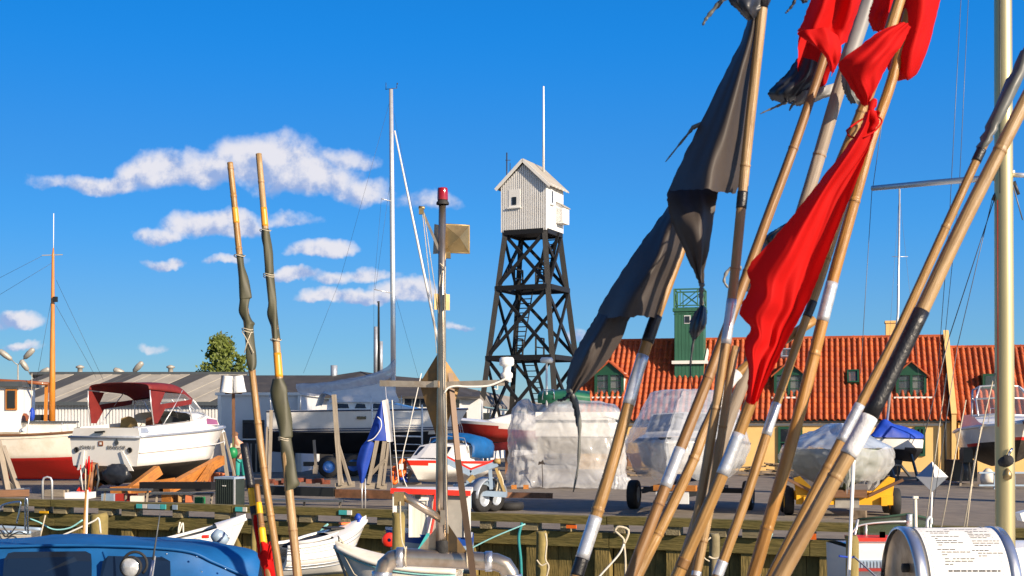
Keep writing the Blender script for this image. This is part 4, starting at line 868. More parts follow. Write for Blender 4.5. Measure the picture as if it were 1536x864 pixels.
# upper middle red flag on p4
E1 = [[(1226, -34, .0), (1246, -34, -.08), (1262, -34, -.02), (1284, -34, -.05), (1302, -34, .02)], [(1214, 6, .0), (1236, 8, -.08), (1256, 8, .0), (1278, 10, -.04), (1290, 6, .02)], [(1200, 40, .0), (1224, 44, -.08), (1244, 42, .0), (1264, 44, -.03), (1278, 40, .02)], [(1195, 47, .04), (1220, 48, -.06), (1240, 50, -.02), (1258, 66, -.04), (1270, 64, .02)]]
flag(p4, E1, 3.5, 'red_cloth', nu=16, nv=20, rip=.003)
E2 = [[(1196, 48, -.02), (1216, 44, -.04), (1238, 42, -.04), (1256, 52, -.02)], [(1198, 54, -.02), (1220, 58, -.05), (1244, 62, -.05), (1262, 66, -.02)], [(1214, 64, -.02), (1232, 74, -.05), (1248, 82, -.04), (1262, 80, -.02)], [(1234, 78, .0), (1242, 88, -.03), (1250, 98, -.02), (1258, 94, .0)], [(1240, 90, .0), (1246, 104, -.01), (1248, 112, .0), (1252, 106, .01)]]
flag(p4, E2, 3.46, 'red_cloth', 'flag_fold', nu=12, nv=18, rip=.003)
E3 = [[(1200, 44, .02), (1222, 40, .05), (1252, 44, .03)], [(1197, 70, .02), (1222, 72, .06), (1250, 78, .03)], [(1196, 104, .02), (1218, 106, .05), (1246, 104, .03)], [(1198, 126, .03), (1218, 128, .05), (1240, 124, .03)], [(1206, 134, .04), (1220, 135, .05), (1234, 131, .04)]]
flag(p4, E3, 3.62, 'red_cloth', 'flag_leaf', nu=10, nv=16, rip=.003)
# dark cloth behind the middle red flag, on p5
flag(p5, [[(1198, 84, .0), (1212, 88, -.04), (1240, 96, .0)], [(1178, 112, .0), (1200, 116, -.05), (1238, 118, .0)], [(1154, 135, .0), (1180, 140, -.05), (1214, 142, .0)], [(1157, 150, .02), (1178, 155, .0), (1192, 152, .02)]], 3.68, 'navy_cloth', nu=8, nv=12)
flag(p5, [[(1196, 138, .0), (1226, 132, -.03), (1264, 120, .0)], [(1192, 154, .0), (1222, 144, -.03), (1262, 138, .0)], [(1186, 158, .02), (1210, 156, .0), (1234, 148, .02)]], 3.66, 'grey_cloth', 'flag_scrap', nu=8, nv=10)
ribbon(p5, [(1180, 153), (1164, 160), (1146, 168), (1140, 171)], 3.66, [5, 1], 'slate_cloth'); ribbon(p5, [(1192, 152), (1187, 160), (1184, 166)], 3.66, [6, 2], 'slate_cloth')
flag(p5, [[(1262, 110, .0), (1272, 108, -.03), (1284, 112, .0)], [(1264, 130, .0), (1276, 134, -.03), (1292, 140, .0)], [(1272, 150, .0), (1282, 156, -.02), (1296, 154, .0)]], 3.5, 'slate_cloth', 'flag_scrap', nu=6, nv=10)
# grey flag glimpsed behind the large red one, on p8
flag(p8, [[(1176, 338, .0), (1190, 334, -.03), (1214, 330, .0)], [(1146, 362, .0), (1168, 360, -.05), (1200, 356, .0)], [(1124, 392, .0), (1142, 396, -.05), (1172, 398, .0)], [(1112, 420, .0), (1126, 424, -.04), (1142, 426, .0)], [(1120, 436, .0), (1128, 440, -.02), (1136, 438, .0)]], 3.62, 'grey_cloth', nu=8, nv=18, rip=.008)
flag(p8, [[(1176, 336, .0), (1186, 332, -.03), (1204, 332, .0)], [(1146, 356, .0), (1164, 352, -.04), (1190, 348, .0)], [(1148, 366, .0), (1162, 366, -.03), (1180, 362, .0)]], 3.56, 'navy_cloth', 'flag_scrap', nu=6, nv=8)
ribbon(p8, [(1112, 402), (1094, 404), (1086, 420), (1092, 432)], 3.6, [7, 3], 'grey_cloth')
# ------------------------------------------------------------------ left pair with furled olive flags (on the fishing boat, farther off)
LG = 'bamboo marker poles standing on the near fishing boat'
l1 = pole('shorter of the two left poles, with an olive flag wound round its upper half', [(345, 244), (352, 310), (360, 390), (378, 556), (395, 700), (422, 880)], 5.9, 5.7, 9, 12, 'bamboo', [(312, 335, 'orange_band', 1.04)], [252, 294, 372, 556, 634, 700, 772], LG, base=.95)
l2 = pole('taller of the two left poles, with olive cloth tied in two long rolls', [(388, 231), (396, 320), (404, 420), (415, 520), (424, 640), (436, 760), (448, 880)], 6.5, 6.2, 9, 14, 'bamboo_pale', [(312, 340, 'orange_band', 1.04), (530, 566, 'orange_band', 1.06)], [272, 510, 794], LG, base=.95)
def furl(p, prof, mt='olive_cloth', nm='furled_flag', tw=.05):
    at, dep, rad = t_at[p.name]; g = []
    for (y, wl, wr) in prof:
        c = at(y); k = c.y / F; row = []
        for j in range(16):
            a = 2 * pi * j / 16; sx = (wr if cos(a) > 0 else wl) * k * (1 + .14 * sin(3 * a + y * tw)); row.append(c + V((cos(a) * sx, sin(a) * 7 * k * (1 + .2 * sin(2 * a + y * tw * 1.7)), cos(a) * sx * .1)))
        g.append(row)
    q_ = [curve([r[j] for r in g], len(prof) * 4) for j in range(16)]; MB().grid([[c[i] for c in q_] for i in range(len(q_[0]))], close=True).build(nm, mt, p)
furl(l1, [(382, 5, 5), (400, 4, 5), (420, 5, 9), (446, 6, 12), (450, 6, 9), (466, 9, 5), (480, 5, 8), (486, 4, 12), (492, 5, 9), (510, 5, 8), (532, 7, 8), (548, 6, 7), (556, 4, 4)])
furl(l2, [(344, 5, 6), (356, 6, 7), (380, 4, 8), (408, 6, 7), (412, 4, 6), (418, 5, 7), (450, 4, 8), (470, 8, 7), (490, 5, 6), (508, 3, 6), (512, 4, 4)])
furl(l2, [(568, 9, 6), (584, 13, 12), (600, 12, 12), (630, 9, 14), (655, 6, 12), (660, 6, 10), (690, 6, 13), (715, 5, 16), (728, 4, 18), (735, 6, 6)])
for p, ys_ in ((l1, (494, 498, 384)), (l2, (412, 415, 346, 510, 657, 660))):
    at, dep, rad = t_at[p.name]
    for y in ys_:
        c = at(y); k = c.y / F; MB().tube([c + V((cos(a) * 8.2 * k, sin(a) * 8 * k, .004 * sin(a * 2))) for a in [2 * pi * i / 14 for i in range(15)]], .0022, 5).build('lashing', 'rope', p)
at = t_at[l1.name][0]
for sg in (-1, 1): k = at(510).y / F; MB().tube([at(498) + V((sg * 7 * k, -8 * k, 0)), at(512) + V((0, -9 * k, 0)), at(530) + V((-sg * 7 * k, -8 * k, 0))], .0022, 5).build('lashing', 'rope', l1)
l3 = pole('short pole with black top, yellow band and red sleeve, left of the pair', [(366, 666), (377, 734), (382, 770), (394, 830), (402, 872)], 6.4, 6.2, 11, 13, 'bamboo_brown', [(665, 733, 'black_tape', 1.15), (733, 760, 'yellow_band', 1.02), (760, 772, 'black_tape', 1.03)], [], LG, base=.95)
l4 = pole('short brown pole with two yellow bands ending in a bundled red flag', [(385, 727), (388, 755), (396, 820), (405, 872)], 6.3, 6.15, 8, 13, 'bamboo_brown', [(754, 771, 'yellow_band', 1.05), (792, 815, 'yellow_band', 1.05)], [786], LG, base=.95)
furl(l3, [(772, 5, 5), (800, 5, 6), (826, 6, 6), (834, 7, 5), (850, 4, 8), (872, 6, 6)], 'red_cloth')
furl(l4, [(812, 4, 5), (824, 5, 8), (832, 8, 13), (846, 9, 10), (856, 7, 16), (872, 8, 12)], 'red_cloth', tw=.2)
flag(l4, [[(404, 812, -.03), (412, 812, -.04), (417, 820, -.02)], [(402, 824, -.04), (408, 826, -.06), (413, 832, -.03)], [(400, 838, -.04), (406, 840, -.05), (410, 846, -.03)]], 6.15, 'red_cloth', 'flag_end', nu=6, nv=8)
# ================================================================== boats standing in the yard
random.seed(21)
# ---- wooden fishing boat, far left
Y = 46.0; k = Y / F
fb = thing('fishing_boat', 'old white wooden fishing boat with red bottom and tall orange mast, left edge', 'fishing boat', gp(40, Y))
T = frame(((-150 - CX) * k, Y, 0), 0); L = 9.5
rows = hullrows(L, 3.1, lambda t: 1.56 + 1.6 * max(0, t - .42) ** 2 + .5 * max(0, .3 - t) ** 2, lambda t: .05 + .9 * max(0, t - .75) ** 1.5, tm=.5, p=2.6, tr=.7, rake=.5, vc=.5, cb=.84, n=26, mvs=12)
m = MB(); hull(m, T, rows, lambda c: 1 if c[2] < .80 + .015 * c[0] else 0); m.build('hull', ['old_white', 'red_antifoul'], fb)
m = MB(); deckgrid(m, T, rows, -.10); m.build('deck', 'old_white', fb)
for sd_ in (-1, 1): m = MB(); m.tube([T(*p) for p in sheer(rows, sd_, .02)], .045, 6); m.build('rub_rail', 'brown_wood', fb)
bx = lambda px: (px - CX) * k
def pbox(pa, pb, ya, yb, Y_, dep, mt, name, par, dy=0):
    s_ = Y_ / F; m = MB(); m.box((((pa + pb) / 2 - CX) * s_, Y_ + dep / 2 + dy, CH + (HZ - (ya + yb) / 2) * s_), (abs(pb - pa) * s_, dep, abs(yb - ya) * s_)); return m.build(name, mt, par)
wh = pbox(-60, 29, 580, 648, 45.40, 1.5, 'white_paint', 'wheelhouse', fb)
pbox(-64, 33, 572, 580, 45.20, 1.9, 'slate', 'roof', wh)
for pa, pb in ((8, 25), (-20, -3)):
    w_ = pbox(pa, pb, 583, 615, 45.34, .08, 'orange_wood', 'window', wh); pbox(pa + 3, pb - 3, 586, 612, 45.30, .08, 'dark_glass', 'pane', w_)
pbox(-60, 96, 634, 654, 45.70, 1.3, 'old_white', 'cabin_trunk', fb); pbox(-60, 98, 631.5, 634, 45.60, 1.45, 'slate', 'trunk_roof', fb)
m = MB(); c = W(32, 634, 45.90); m.lathe([(.30, 0), (.30, .22), (.22, .32), (.0, .34)], c - V((.05, 0, 0)), n=14); m.build('hatch', 'hatch_wood', fb)
pbox(48, 71, 622, 631, 46.00, .4, 'black_paint', 'skylight', fb)
m = MB(); m.tube([W(33, 653, 44.60) + V((.05 * cos(a), -.02, .1 + .1 * sin(a))) for a in [pi * i / 8 for i in range(9)]], .05, 6); m.build('fairlead', 'galv', fb)
m = MB(); m.tube([W(78, 652, 46.00), W(78.5, 560, 46.00), W(79, 470, 46.00), W(79.5, 384, 46.00), W(80, 372, 46.00)], [.105, .10, .07, .045, .02], 12); mast = m.build('mast', 'varnish_wood', fb)
m = MB(); m.bar(W(68, 645, 45.93), W(70, 575, 45.93), .09, .12); m.build('mast_step', 'varnish_wood', fb)
m = MB(); m.rod(W(80, 388, 46.00), W(80.5, 320, 46.00), .014, 6); m.build('aerial', 'white_paint', fb)
m = MB(); m.bar(W(63, 383, 46.00), W(94, 382, 46.00), .03, .03); m.build('crosstree', 'lamp_grey', fb)
m = MB(); m.box(W(83, 449, 45.90), (.14, .12, .18)); m.build('lantern', 'black_paint', fb)
m = MB(); m.tube(pxcurve([(-20, 569), (0, 571), (40, 573), (73, 576)], 45.80), .06, 8); m.build('boom', 'hatch_wood', fb)
for a, b in (((63, 384), (-30, 432)), ((77, 395), (-30, 460)), ((84, 458), (144, 566)), ((84, 420), (155, 570)), ((76, 455), (55, 570))):
    m = MB(); m.rod(W(*a, 46.00), W(*b, 46.30), .006, 4); m.build('stay', 'dark_wire', fb)
m = MB(); m.rod(W(48, 560, 45.50), W(47, 612, 45.50), .01, 5); m.build('halyard', 'rope', fb)
m = MB(); m.lathe([(.0, -.26), (.06, -.22), (.09, -.1), (.09, .06), (.05, .16), (.0, .2)], W(48, 620, 45.30), n=12); m.build('fender', 'blue_cover', fb)
m = MB(); m.tube(pxcurve([(40, 655), (42, 640), (45, 618)], 45.20), .02, 6); m.tube(pxcurve([(93, 652), (93, 634)], 45.20), .02, 6); m.build('stanchion', 'alu', fb)
# shores under it
wt = 'timber shore propping the red bottom of the fishing boat'
t_ = thing('boat_trestle', 'grey timber trestle leaning against the red hull at the left edge', 'trestle', gp(12, 38.5))
for a, b, w_ in (((-3, 662), (12, 740), .15), ((4, 670), (28, 738), .13), ((-14, 700), (30, 738), .1)):
    m = MB(); m.bar(W(*a, 38.6), W(*b, 38), w_, w_); m.build('strut', 'grey_wood', t_)
m = MB(); m.bar(W(-20, 742, 38), W(46, 735, 38), .12, .16); m.build('foot', 'galv', t_)
# ---- motor cruiser with the red canopy
yaw = R(68); T = frame(((157 - CX) * 35.8 / F, 35.8, 0), yaw)
jb = thing('motor_cruiser', 'white motor cruiser lettered JOHN II with dark red canopy, stern to the quay', 'motor boat', T(2.6, 0, 0))
L = 5.6; rows = hullrows(L, 2.42, lambda t: 1.62 + .26 * t, lambda t: .32 + .12 * t, tm=.3, p=2.4, tr=.96, rake=1.5, vc=.40, cb=.90, n=20, mvs=10, bowh=.5)
m = MB(); hull(m, T, rows, lambda c: 1 if c[2] < .80 + .05 * c[0] else 0); m.build('hull', ['white_gel', 'dark_antifoul'], jb)
for sd_ in (-1, 1): m = MB(); m.tube([T(*p) for p in sheer(rows, sd_, .0, 1.01)], .035, 6); m.build('rub_strake', 'galv', jb)
m = MB(); m.rod(T(-.03, -1.18, 1.61), T(-.03, 1.18, 1.61), .035, 6); m.build('rub_strake', 'galv', jb)
m = MB(); m.tube([T(p[0], p[1] * .985 - .0, p[2] - .42) for p in sheer(rows, -1)], .018, 5); m.build('spray_rail', 'white_gel', jb)
# coaming ring
g = []
for (x, hw_, z0, z1) in ((.04, 1.12, 1.62, 1.86), (1.0, 1.12, 1.66, 1.92), (2.4, 1.12, 1.72, 2.02), (3.2, 1.06, 1.78, 2.14)):
    g.append([T(x, -hw_, z0), T(x, -hw_ + .06, z1), T(x, -hw_ + .26, z1 + .02), T(x, -hw_ + .30, 1.15), T(x, hw_ - .30, 1.15), T(x, hw_ - .26, z1 + .02), T(x, hw_ - .06, z1), T(x, hw_, z0)])
m = MB(); m.grid(g, 0, False); m.add([T(.03, -1.12, 1.62), T(.03, 1.12, 1.62), T(.03, 1.06, 1.86), T(.03, -1.06, 1.86)], [(0, 1, 2, 3)]); m.add([T(.03, -1.06, 1.86), T(.03, 1.06, 1.86), T(.35, .9, 1.86), T(.35, -.9, 1.86)], [(0, 1, 2, 3)])
m.add([T(.35, -.9, 1.86), T(.35, .9, 1.86), T(.35, .9, 1.15), T(.35, -.9, 1.15)], [(0, 1, 2, 3)]); m.build('coaming', 'white_gel', jb)
# foredeck and cabin
m = MB(); deckgrid(m, T, rows, -.02, 0, 10); m.build('foredeck', 'white_gel', jb)
g = []
for (x, hw_, z0, z1) in ((2.5, 1.02, 1.7, 2.28), (3.0, 1.0, 1.75, 2.28), (3.6, .92, 1.78, 2.22), (4.2, .72, 1.8, 2.1), (4.7, .42, 1.82, 1.95), (4.95, .2, 1.84, 1.86)):
    g.append([T(x, -hw_, z0), T(x, -hw_ * .93, z1 - .06), T(x, -hw_ * .8, z1), T(x, 0, z1 + .06), T(x, hw_ * .8, z1), T(x, hw_ * .93, z1 - .06), T(x, hw_, z0)])
m = MB(); m.grid(g); cb_ = m.build('cabin', 'white_gel', jb)
m = MB(); w_ = [T(3.1, -.985, 1.93), T(4.15, -.76, 1.93), T(3.95, -.80, 2.10), T(3.2, -.965, 2.14)]; nrm = V((sin(yaw), -cos(yaw), 0)); m.prism([p + nrm * .03 for p in w_], -nrm * .04); k_ = m.build('side_window', 'purple', cb_)
m = MB(); m.tube([p + nrm * .035 for p in w_ + [w_[0]]], .018, 5); m.build('window_trim', 'white_plastic', k_)
# windscreen frame and panes
wp = [T(2.55, -1.0, 2.02), T(3.25, -.95, 2.22), T(3.45, -.5, 2.30), T(3.5, 0, 2.3), T(3.45, .5, 2.30), T(3.25, .95, 2.22), T(2.55, 1.0, 2.02)]
wq = [T(2.45, -.92, 2.62), T(2.75, -.86, 2.66), T(2.85, -.46, 2.7), T(2.88, 0, 2.7), T(2.85, .46, 2.7), T(2.75, .86, 2.66), T(2.45, .92, 2.62)]
m = MB(); m.tube(wp, .025, 6); m.tube(wq, .025, 6)
for a, b in zip(wp, wq): m.rod(a, b, .02, 6)
ws = m.build('windscreen_frame', 'alu', jb)
for i in range(6): m = MB(); m.add([wp[i], wp[i + 1], wq[i + 1], wq[i]], [(0, 1, 2, 3)]); m.build('pane', 'screen_glass', ws)
# canopy
top = [[(.58, -1.0, 2.90), (.58, -.92, 3.03), (.56, -.4, 3.08), (.55, 0, 3.09), (.56, .4, 3.08), (.58, .92, 3.03), (.58, 1.0, 2.90)], [(1.3, -1.02, 2.86), (1.3, -.93, 3.05), (1.3, -.4, 3.10), (1.3, 0, 3.11), (1.3, .4, 3.10), (1.3, .93, 3.05), (1.3, 1.02, 2.86)],
       [(2.1, -1.0, 2.80), (2.1, -.86, 3.0), (2.15, -.4, 3.08), (2.15, 0, 3.1), (2.15, .4, 3.08), (2.1, .86, 3.0), (2.1, 1.0, 2.80)], [(2.5, -.95, 2.62), (2.75, -.86, 2.68), (2.85, -.4, 2.72), (2.88, 0, 2.72), (2.85, .4, 2.72), (2.75, .86, 2.68), (2.5, .95, 2.62)]]
m = MB(); m.grid(patch([[T(*p) for p in r] for r in top], 18, 14)); cn_ = m.build('canopy', 'red_canvas', jb, solid=.012)
for sg in (-1, 1):
    S_ = lambda x, z, o=0: T(x, sg * (1.02 + o), z)
    for P in ([S_(.58, 2.87), S_(1.25, 2.84), S_(1.02, 2.5), S_(.70, 1.98)], [S_(.70, 1.98), S_(1.02, 2.5), S_(1.25, 2.38), S_(.92, 1.98)], [S_(1.02, 2.5), S_(1.25, 2.38), S_(2.45, 2.52), S_(2.5, 2.66)]):
        m = MB(); m.prism(P, T(0, sg * .012, 0) - T(0, 0, 0)); m.build('canopy_side', 'red_canvas', cn_)
    m = MB(); m.add([S_(1.25, 2.82, .004), S_(2.15, 2.80, .004), S_(2.48, 2.66, .004), S_(1.04, 2.5, .004)], [(0, 1, 2, 3)]); m.build('vinyl_window', 'screen_glass', cn_)
    m = MB(); m.tube([T(.58, sg * 1.03, 2.88), T(.6, sg * 1.05, 2.5), T(.72, sg * 1.06, 1.9)], .018, 6); m.tube([T(2.1, sg * .98, 2.9), T(1.6, sg * 1.04, 2.4), T(1.1, sg * 1.06, 1.92)], .015, 6); m.build('hoop_tube', 'alu', cn_)
for (x, y, mt, lab) in ((1.35, .45, 'seat_tan', 'tan seat'), (1.75, -.1, 'seat_brown', 'brown seat'), (1.9, -.6, 'slate', None)):
    m = MB(); ax_s = axes(yaw); m.box(T(x, y, 1.62), (.5, .5, .5), ax_s); g = []
    m.grid(patch([[T(x + .22, y - .3, 1.5), T(x + .26, y, 1.5), T(x + .22, y + .3, 1.5)], [T(x + .25, y - .3, 1.9), T(x + .3, y, 1.95), T(x + .25, y + .3, 1.9)], [T(x + .2, y - .24, 2.12), T(x + .24, y, 2.18), T(x + .2, y + .24, 2.12)]], 8, 8)); m.build('seat', mt, jb, lab)
m = MB(); m.tube([T(2.25, -.55 + .17 * cos(a), 2.15 + .17 * sin(a)) for a in [2 * pi * i / 16 for i in range(17)]], .015, 6); m.build('steering_wheel', 'black_rubber', jb)
pg = lambda yy, zz: T(-.012, yy, zz)
for yy in (.92, -.84): m = MB(); m.lathe([(.075, 0), (.075, .03), (.05, .035), (.045, .01), (.0, .01)], pg(yy, 1.27), T(-1, 0, 0) - T(0, 0, 0), 12); m.build('exhaust', 'black_rubber', jb)
m = MB(); m.box(pg(.12, 1.44), (.014, .15, .13), axes(yaw)); k_ = m.build('badge', 'hatch_wood', jb); m = MB(); m.box(T(-.022, .12, 1.44), (.01, .06, .06), axes(yaw)); m.build('badge_mark', 'label_paper', k_)
m = MB(); m.prism([T(-.02, -.41, 1.58), T(-.02, -.48, 1.47), T(-.02, -.46, 1.41), T(-.02, -.36, 1.41), T(-.02, -.34, 1.47)], T(-.012, 0, 0) - T(0, 0, 0)); m.build('leaf_emblem', 'slate', jb)
m = MB(); m.bar(T(-.03, -.02, 1.76), T(-.03, .30, 1.74), .05, .05); m.build('stern_cleat', 'black_paint', jb)
m = MB(); m.prism([T(.1, -1.075, 1.72), T(.42, -1.11, 1.74), T(.36, -1.08, 1.86), T(.14, -1.06, 1.86)], nrm * .03); m.build('vent_scoop', 'galv', jb)
for yy, a in ((.72, .10), (-.55, .34)):
    m = MB(); m.prism([T(-.02, yy, 1.24), T(-.02, yy - .08, 1.24), T(-.02, yy - (.02 if yy > 0 else .42), .72), T(-.02, yy + (.16 if yy > 0 else -.20), .72)], T(-.03, 0, 0) - T(0, 0, 0)); m.build('transom_wedge', 'white_gel', jb)
def text(s_, size, loc, ax, mt, parent, name='lettering', ext=.003):
    cu_ = bpy.data.curves.new('t', 'FONT'); cu_.body = s_; cu_.size = size; cu_.extrude = ext; cu_.align_x = 'CENTER'; cu_.space_character = 1.12; ob = bpy.data.objects.new('t', cu_); S.collection.objects.link(ob)
    dg = bpy.context.evaluated_depsgraph_get(); me = bpy.data.meshes.new_from_object(ob.evaluated_get(dg)); bpy.data.objects.remove(ob)
    R_ = Matrix((ax[0], ax[1], ax[2])).transposed(); m = MB(); m.add([V(loc) + R_ @ v.co for v in me.vertices], [list(p.vertices) for p in me.polygons]); return m.build(name, mt, parent)
tx = (-(T(0, 1, 0) - T(0, 0, 0)), V((0, 0, 1)), T(-1, 0, 0) - T(0, 0, 0))
for s_, yy, sz in (('JOHN II', .56, .135), ('BRAKIOR', -.40, .135)): text(s_, sz, T(-.02, yy, 1.29), tx, 'ink', jb)
# sterndrive and black sacking
m = MB(); o = T(-.05, .25, 0); m.lathe([(.0, .95), (.14, .92), (.17, .8), (.12, .66), (.1, .5)], o + V((-.05, -.12, 0)), n=12); m.tube([o + V((-.06, -.15, .7)), o + V((-.08, -.2, .4)), o + V((-.05, -.25, .12))], [.12, .10, .07], 8); dr = m.build('sterndrive', 'rust_steel', jb)
m = MB(); m.tube([o + V((-.2, -.3, .85)), o + V((-.3, -.42, .5)), o + V((-.15, -.45, .1))], .03, 6); m.tube([o + V((.1, -.25, .9)), o + V((.2, -.4, .5)), o + V((.12, -.4, .15))], .03, 6); m.build('hydraulic_hose', 'slate', dr)
m = MB(); c = o + V((-.2, -.4, .14))
for a in (0, 2.09, 4.18): m.prism([c, c + V((cos(a) * .2, 0, sin(a) * .2)), c + V((cos(a + .8) * .2, 0, sin(a + .8) * .2))], (0, .04, 0))
m.lathe([(.06, 0), (.06, .12), (0, .14)], c, (0, -1, 0), 8); m.build('propeller', 'red_paint', dr)
m = MB(); g = []
for i in range(11):
    th = pi * i / 10; row = []
    for j in range(18):
        a = 2 * pi * j / 18; r = sin(th); u = V((r * cos(a), r * sin(a), cos(th))); d = 1 + .35 * MN.noise(u * 2.1 + V((3, 1, 0))) + .2 * MN.noise(u * 5)
        row.append(T(-.18 + u.x * .2 * d, -.52 + u.y * .42 * d, .64 + u.z * .27 * d))
    g.append(row)
m.grid(g, close=True); m.build('tarpaulin', 'navy_cloth', jb)
# timber cradle under the cruiser
cr2 = thing('timber_cradle', 'stack of orange timber baulks cradling the white motor cruiser', 'cradle', T(2.6, -.3, 0))
for a, b, w_, h_ in ((W(190, 741, 34.6), W(238, 705, 35.4), .2, .26), (W(250, 735, 35.2), W(332, 690, 38.6), .2, .26), (W(168, 736, 34.8), W(224, 733, 34.6), .2, .2), (W(222, 728, 35.6), W(262, 722, 35.6), .2, .2), (W(300, 727, 36.5), W(318, 700, 37.5), .16, .2), (T(.7, .9, .3), T(1.4, .6, .8), .2, .22)):
    m = MB(); m.bar(a, b, w_, h_); m.build('baulk', 'orange_wood', cr2)
m = MB(); m.bar(T(-.2, -1.55, .22), T(4.9, -1.9, .22), .16, .22); m.build('dark_beam', 'black_timber', cr2)
# ---- white sailing yacht
Y = 50.5; k = Y / F; T = frame(((406 - CX) * k, Y, 0), R(1)); L = (702 - 406) * k
sy = thing('sailing_yacht', 'white sailing yacht with dark bottom and boom wrapped in clear plastic, on the hard', 'sailing boat', T(L / 2, 0, 0))
rows = hullrows(L, 2.7, lambda t: 2.44 + .10 * t, lambda t: .78 + .5 * (t - .5) ** 2, tm=.45, p=2.3, tr=.72, rake=1.0, vc=.5, cb=.86, n=24, mvs=14)
m = MB(); hull(m, T, rows, lambda c: 1 if c[2] < 1.62 else 0); m.build('hull', ['white_gel', 'black_antifoul'], sy)
for dz_, r_ in ((-.03, .025), (-.70, .018), (-.78, .022)):
    m = MB(); m.tube([T(p[0] - (.0 if dz_ > -.5 else .25 * max(0, (p[0] / L - .5) * 2) ** 2), p[1] * (1.005 if dz_ > -.5 else .975), p[2] + dz_) for p in sheer(rows, -1)], r_, 5); m.build('hull_stripe', 'navy_paint', sy)
m = MB(); deckgrid(m, T, rows, -.02); m.build('deck', 'white_gel', sy)
m = MB(); x0, x1 = (494 - 406) * k, (628 - 406) * k
g = [[T(x, sg * w_, 2.46 + z) for sg, w_, z in ((-1, .82, 0), (-1, .74, h * .8), (-1, .5, h), (0, 0, h + .05), (1, .5, h), (1, .74, h * .8), (1, .82, 0))] for x, h in ((x0, .38), (x0 + .6, .40), (x0 + 1.6, .38), (x0 + 2.4, .28), (x1, .05))]
m.grid(g); m.add(g[0], [tuple(range(7))]); cbn = m.build('cabin', 'white_gel', sy)
for pa, pb in ((503, 527), (535, 552), (560, 575)): m = MB(); a, b = (pa - 406) * k, (pb - 406) * k; m.prism([T(a, -.80, 2.54), T(b, -.80, 2.54), T(b - .06, -.765, 2.70), T(a + .08, -.765, 2.72)], (0, -.02, 0)); m.build('cabin_window', 'dark_glass', cbn)
m = MB(); m.box(T((547 - 406) * k, -1.335, 2.18), (.34, .03, .1)); m.build('hull_port', 'dark_glass', sy)
m = MB(); g = patch([[T(1.8, -.9, 2.6), T(1.9, 0, 2.65), T(1.8, .9, 2.6)], [T(2.05, -.85, 3.1), T(2.1, 0, 3.2), T(2.05, .85, 3.1)], [T(2.7, -.7, 2.85), T(2.8, 0, 2.9), T(2.7, .7, 2.85)]], 10, 8); m.grid(g); m.build('spray_hood', 'white_cloth', sy)
m = MB(); m.tube([T(.15, -.8, 2.5), T(.1, -.8, 3.0), T(0, 0, 3.05), T(.1, .8, 3.0), T(.15, .8, 2.5)], .018, 6); m.tube([T(.4, -1.0, 2.5), T(.35, -1.0, 3.0), T(.1, -.8, 3.0)], .018, 6); m.build('pushpit', 'alu', sy)
for x in (1.3, 2.6, 3.9, 5.0): m = MB(); m.rod(T(x, -1.2 if x < 4.5 else -.9, 2.46), T(x, -1.2 if x < 4.5 else -.9, 3.0), .014, 5); m.build('stanchion', 'alu', sy)
mx = (590 - 406) * k; m = MB(); m.tube([W(590, 606, Y), W(589.5, 470, Y), W(588, 300, Y), W(586.5, 134, Y)], [.10, .10, .095, .075], 12); m.build('mast', 'alu', sy)
for a, b in (((572, 298), (588, 302)), ((561, 434), (589, 440))): m = MB(); m.rod(W(*a, Y - .3), W(*b, Y), .02, 6); m.build('spreader', 'alu', sy)
m = MB(); m.rod(W(578, 134, Y), W(596, 132, Y), .012, 5); m.rod(W(579, 134, Y), W(579, 124, Y), .012, 5); m.rod(W(595, 132, Y), W(595.5, 126, Y), .012, 5); m.lathe([(.0, 0), (.04, .03), (.0, .08)], W(596, 127, Y), n=6); m.build('wind_vane', 'dark_wire', sy)
m = MB(); m.tube([W(592, 196, Y), W(622, 342, Y), W(656, 508, Y), W(676, 602, Y)], [.03, .045, .05, .05], 8); m.build('furled_jib', 'white_cloth', sy)
for a, b in (((591, 170), (622, 330)), ((622, 330), (672, 560)), ((588, 140), (510, 420)), ((510, 420), (455, 560)), ((572, 298), (561, 434)), ((561, 434), (560, 612)), ((587, 260), (563, 434)), ((592, 440), (640, 610))):
    m = MB(); m.rod(W(*a, Y), W(*b, Y), .0055, 4); m.build('stay', 'dark_wire', sy)
g = []
for (px, py, r_) in ((444, 578, .06), (452, 582, .16), (480, 582, .20), (520, 576, .20), (555, 568, .19), (580, 558, .2), (590, 548, .22), (594, 542, .08)):
    c = W(px, py, Y - .1); g.append([c + V((0, cos(a) * r_ * .6, sin(a) * r_ * (1.5 if sin(a) < 0 else 1) + .03 * MN.noise(V((px * .1, a * 2, 1))))) for a in [2 * pi * i / 16 for i in range(16)]])
cc_ = [curve([r[j] for r in g], 40) for j in range(16)]; m = MB(); m.grid([[c[i] + V((0, 0, .03 * MN.noise(c[i] * 4))) for c in cc_] for i in range(41)], close=True); bw = m.build('boom_cover', 'clear_wrap', sy)
m = MB(); m.tube(pxcurve([(448, 582), (520, 575), (588, 556)], Y), .07, 8); m.build('boom', 'alu', sy)
m = MB(); m.grid(patch([[W(500, 584, Y - .1), W(545, 578, Y - .1), W(588, 572, Y - .1)], [W(495, 596, Y - .5), W(545, 592, Y - .5), W(595, 592, Y - .5)], [W(493, 604, Y - .8), W(545, 603, Y - .8), W(600, 603, Y - .8)]], 14, 10)); m.build('cockpit_tent', 'white_cloth', sy)
m = MB(); m.prism([T(2.6, -.09, .05), T(4.2, -.09, .05), T(4.4, -.09, 1.0), T(2.3, -.09, 1.0)], (0, .18, 0)); m.build('fin_keel', 'black_antifoul', sy)
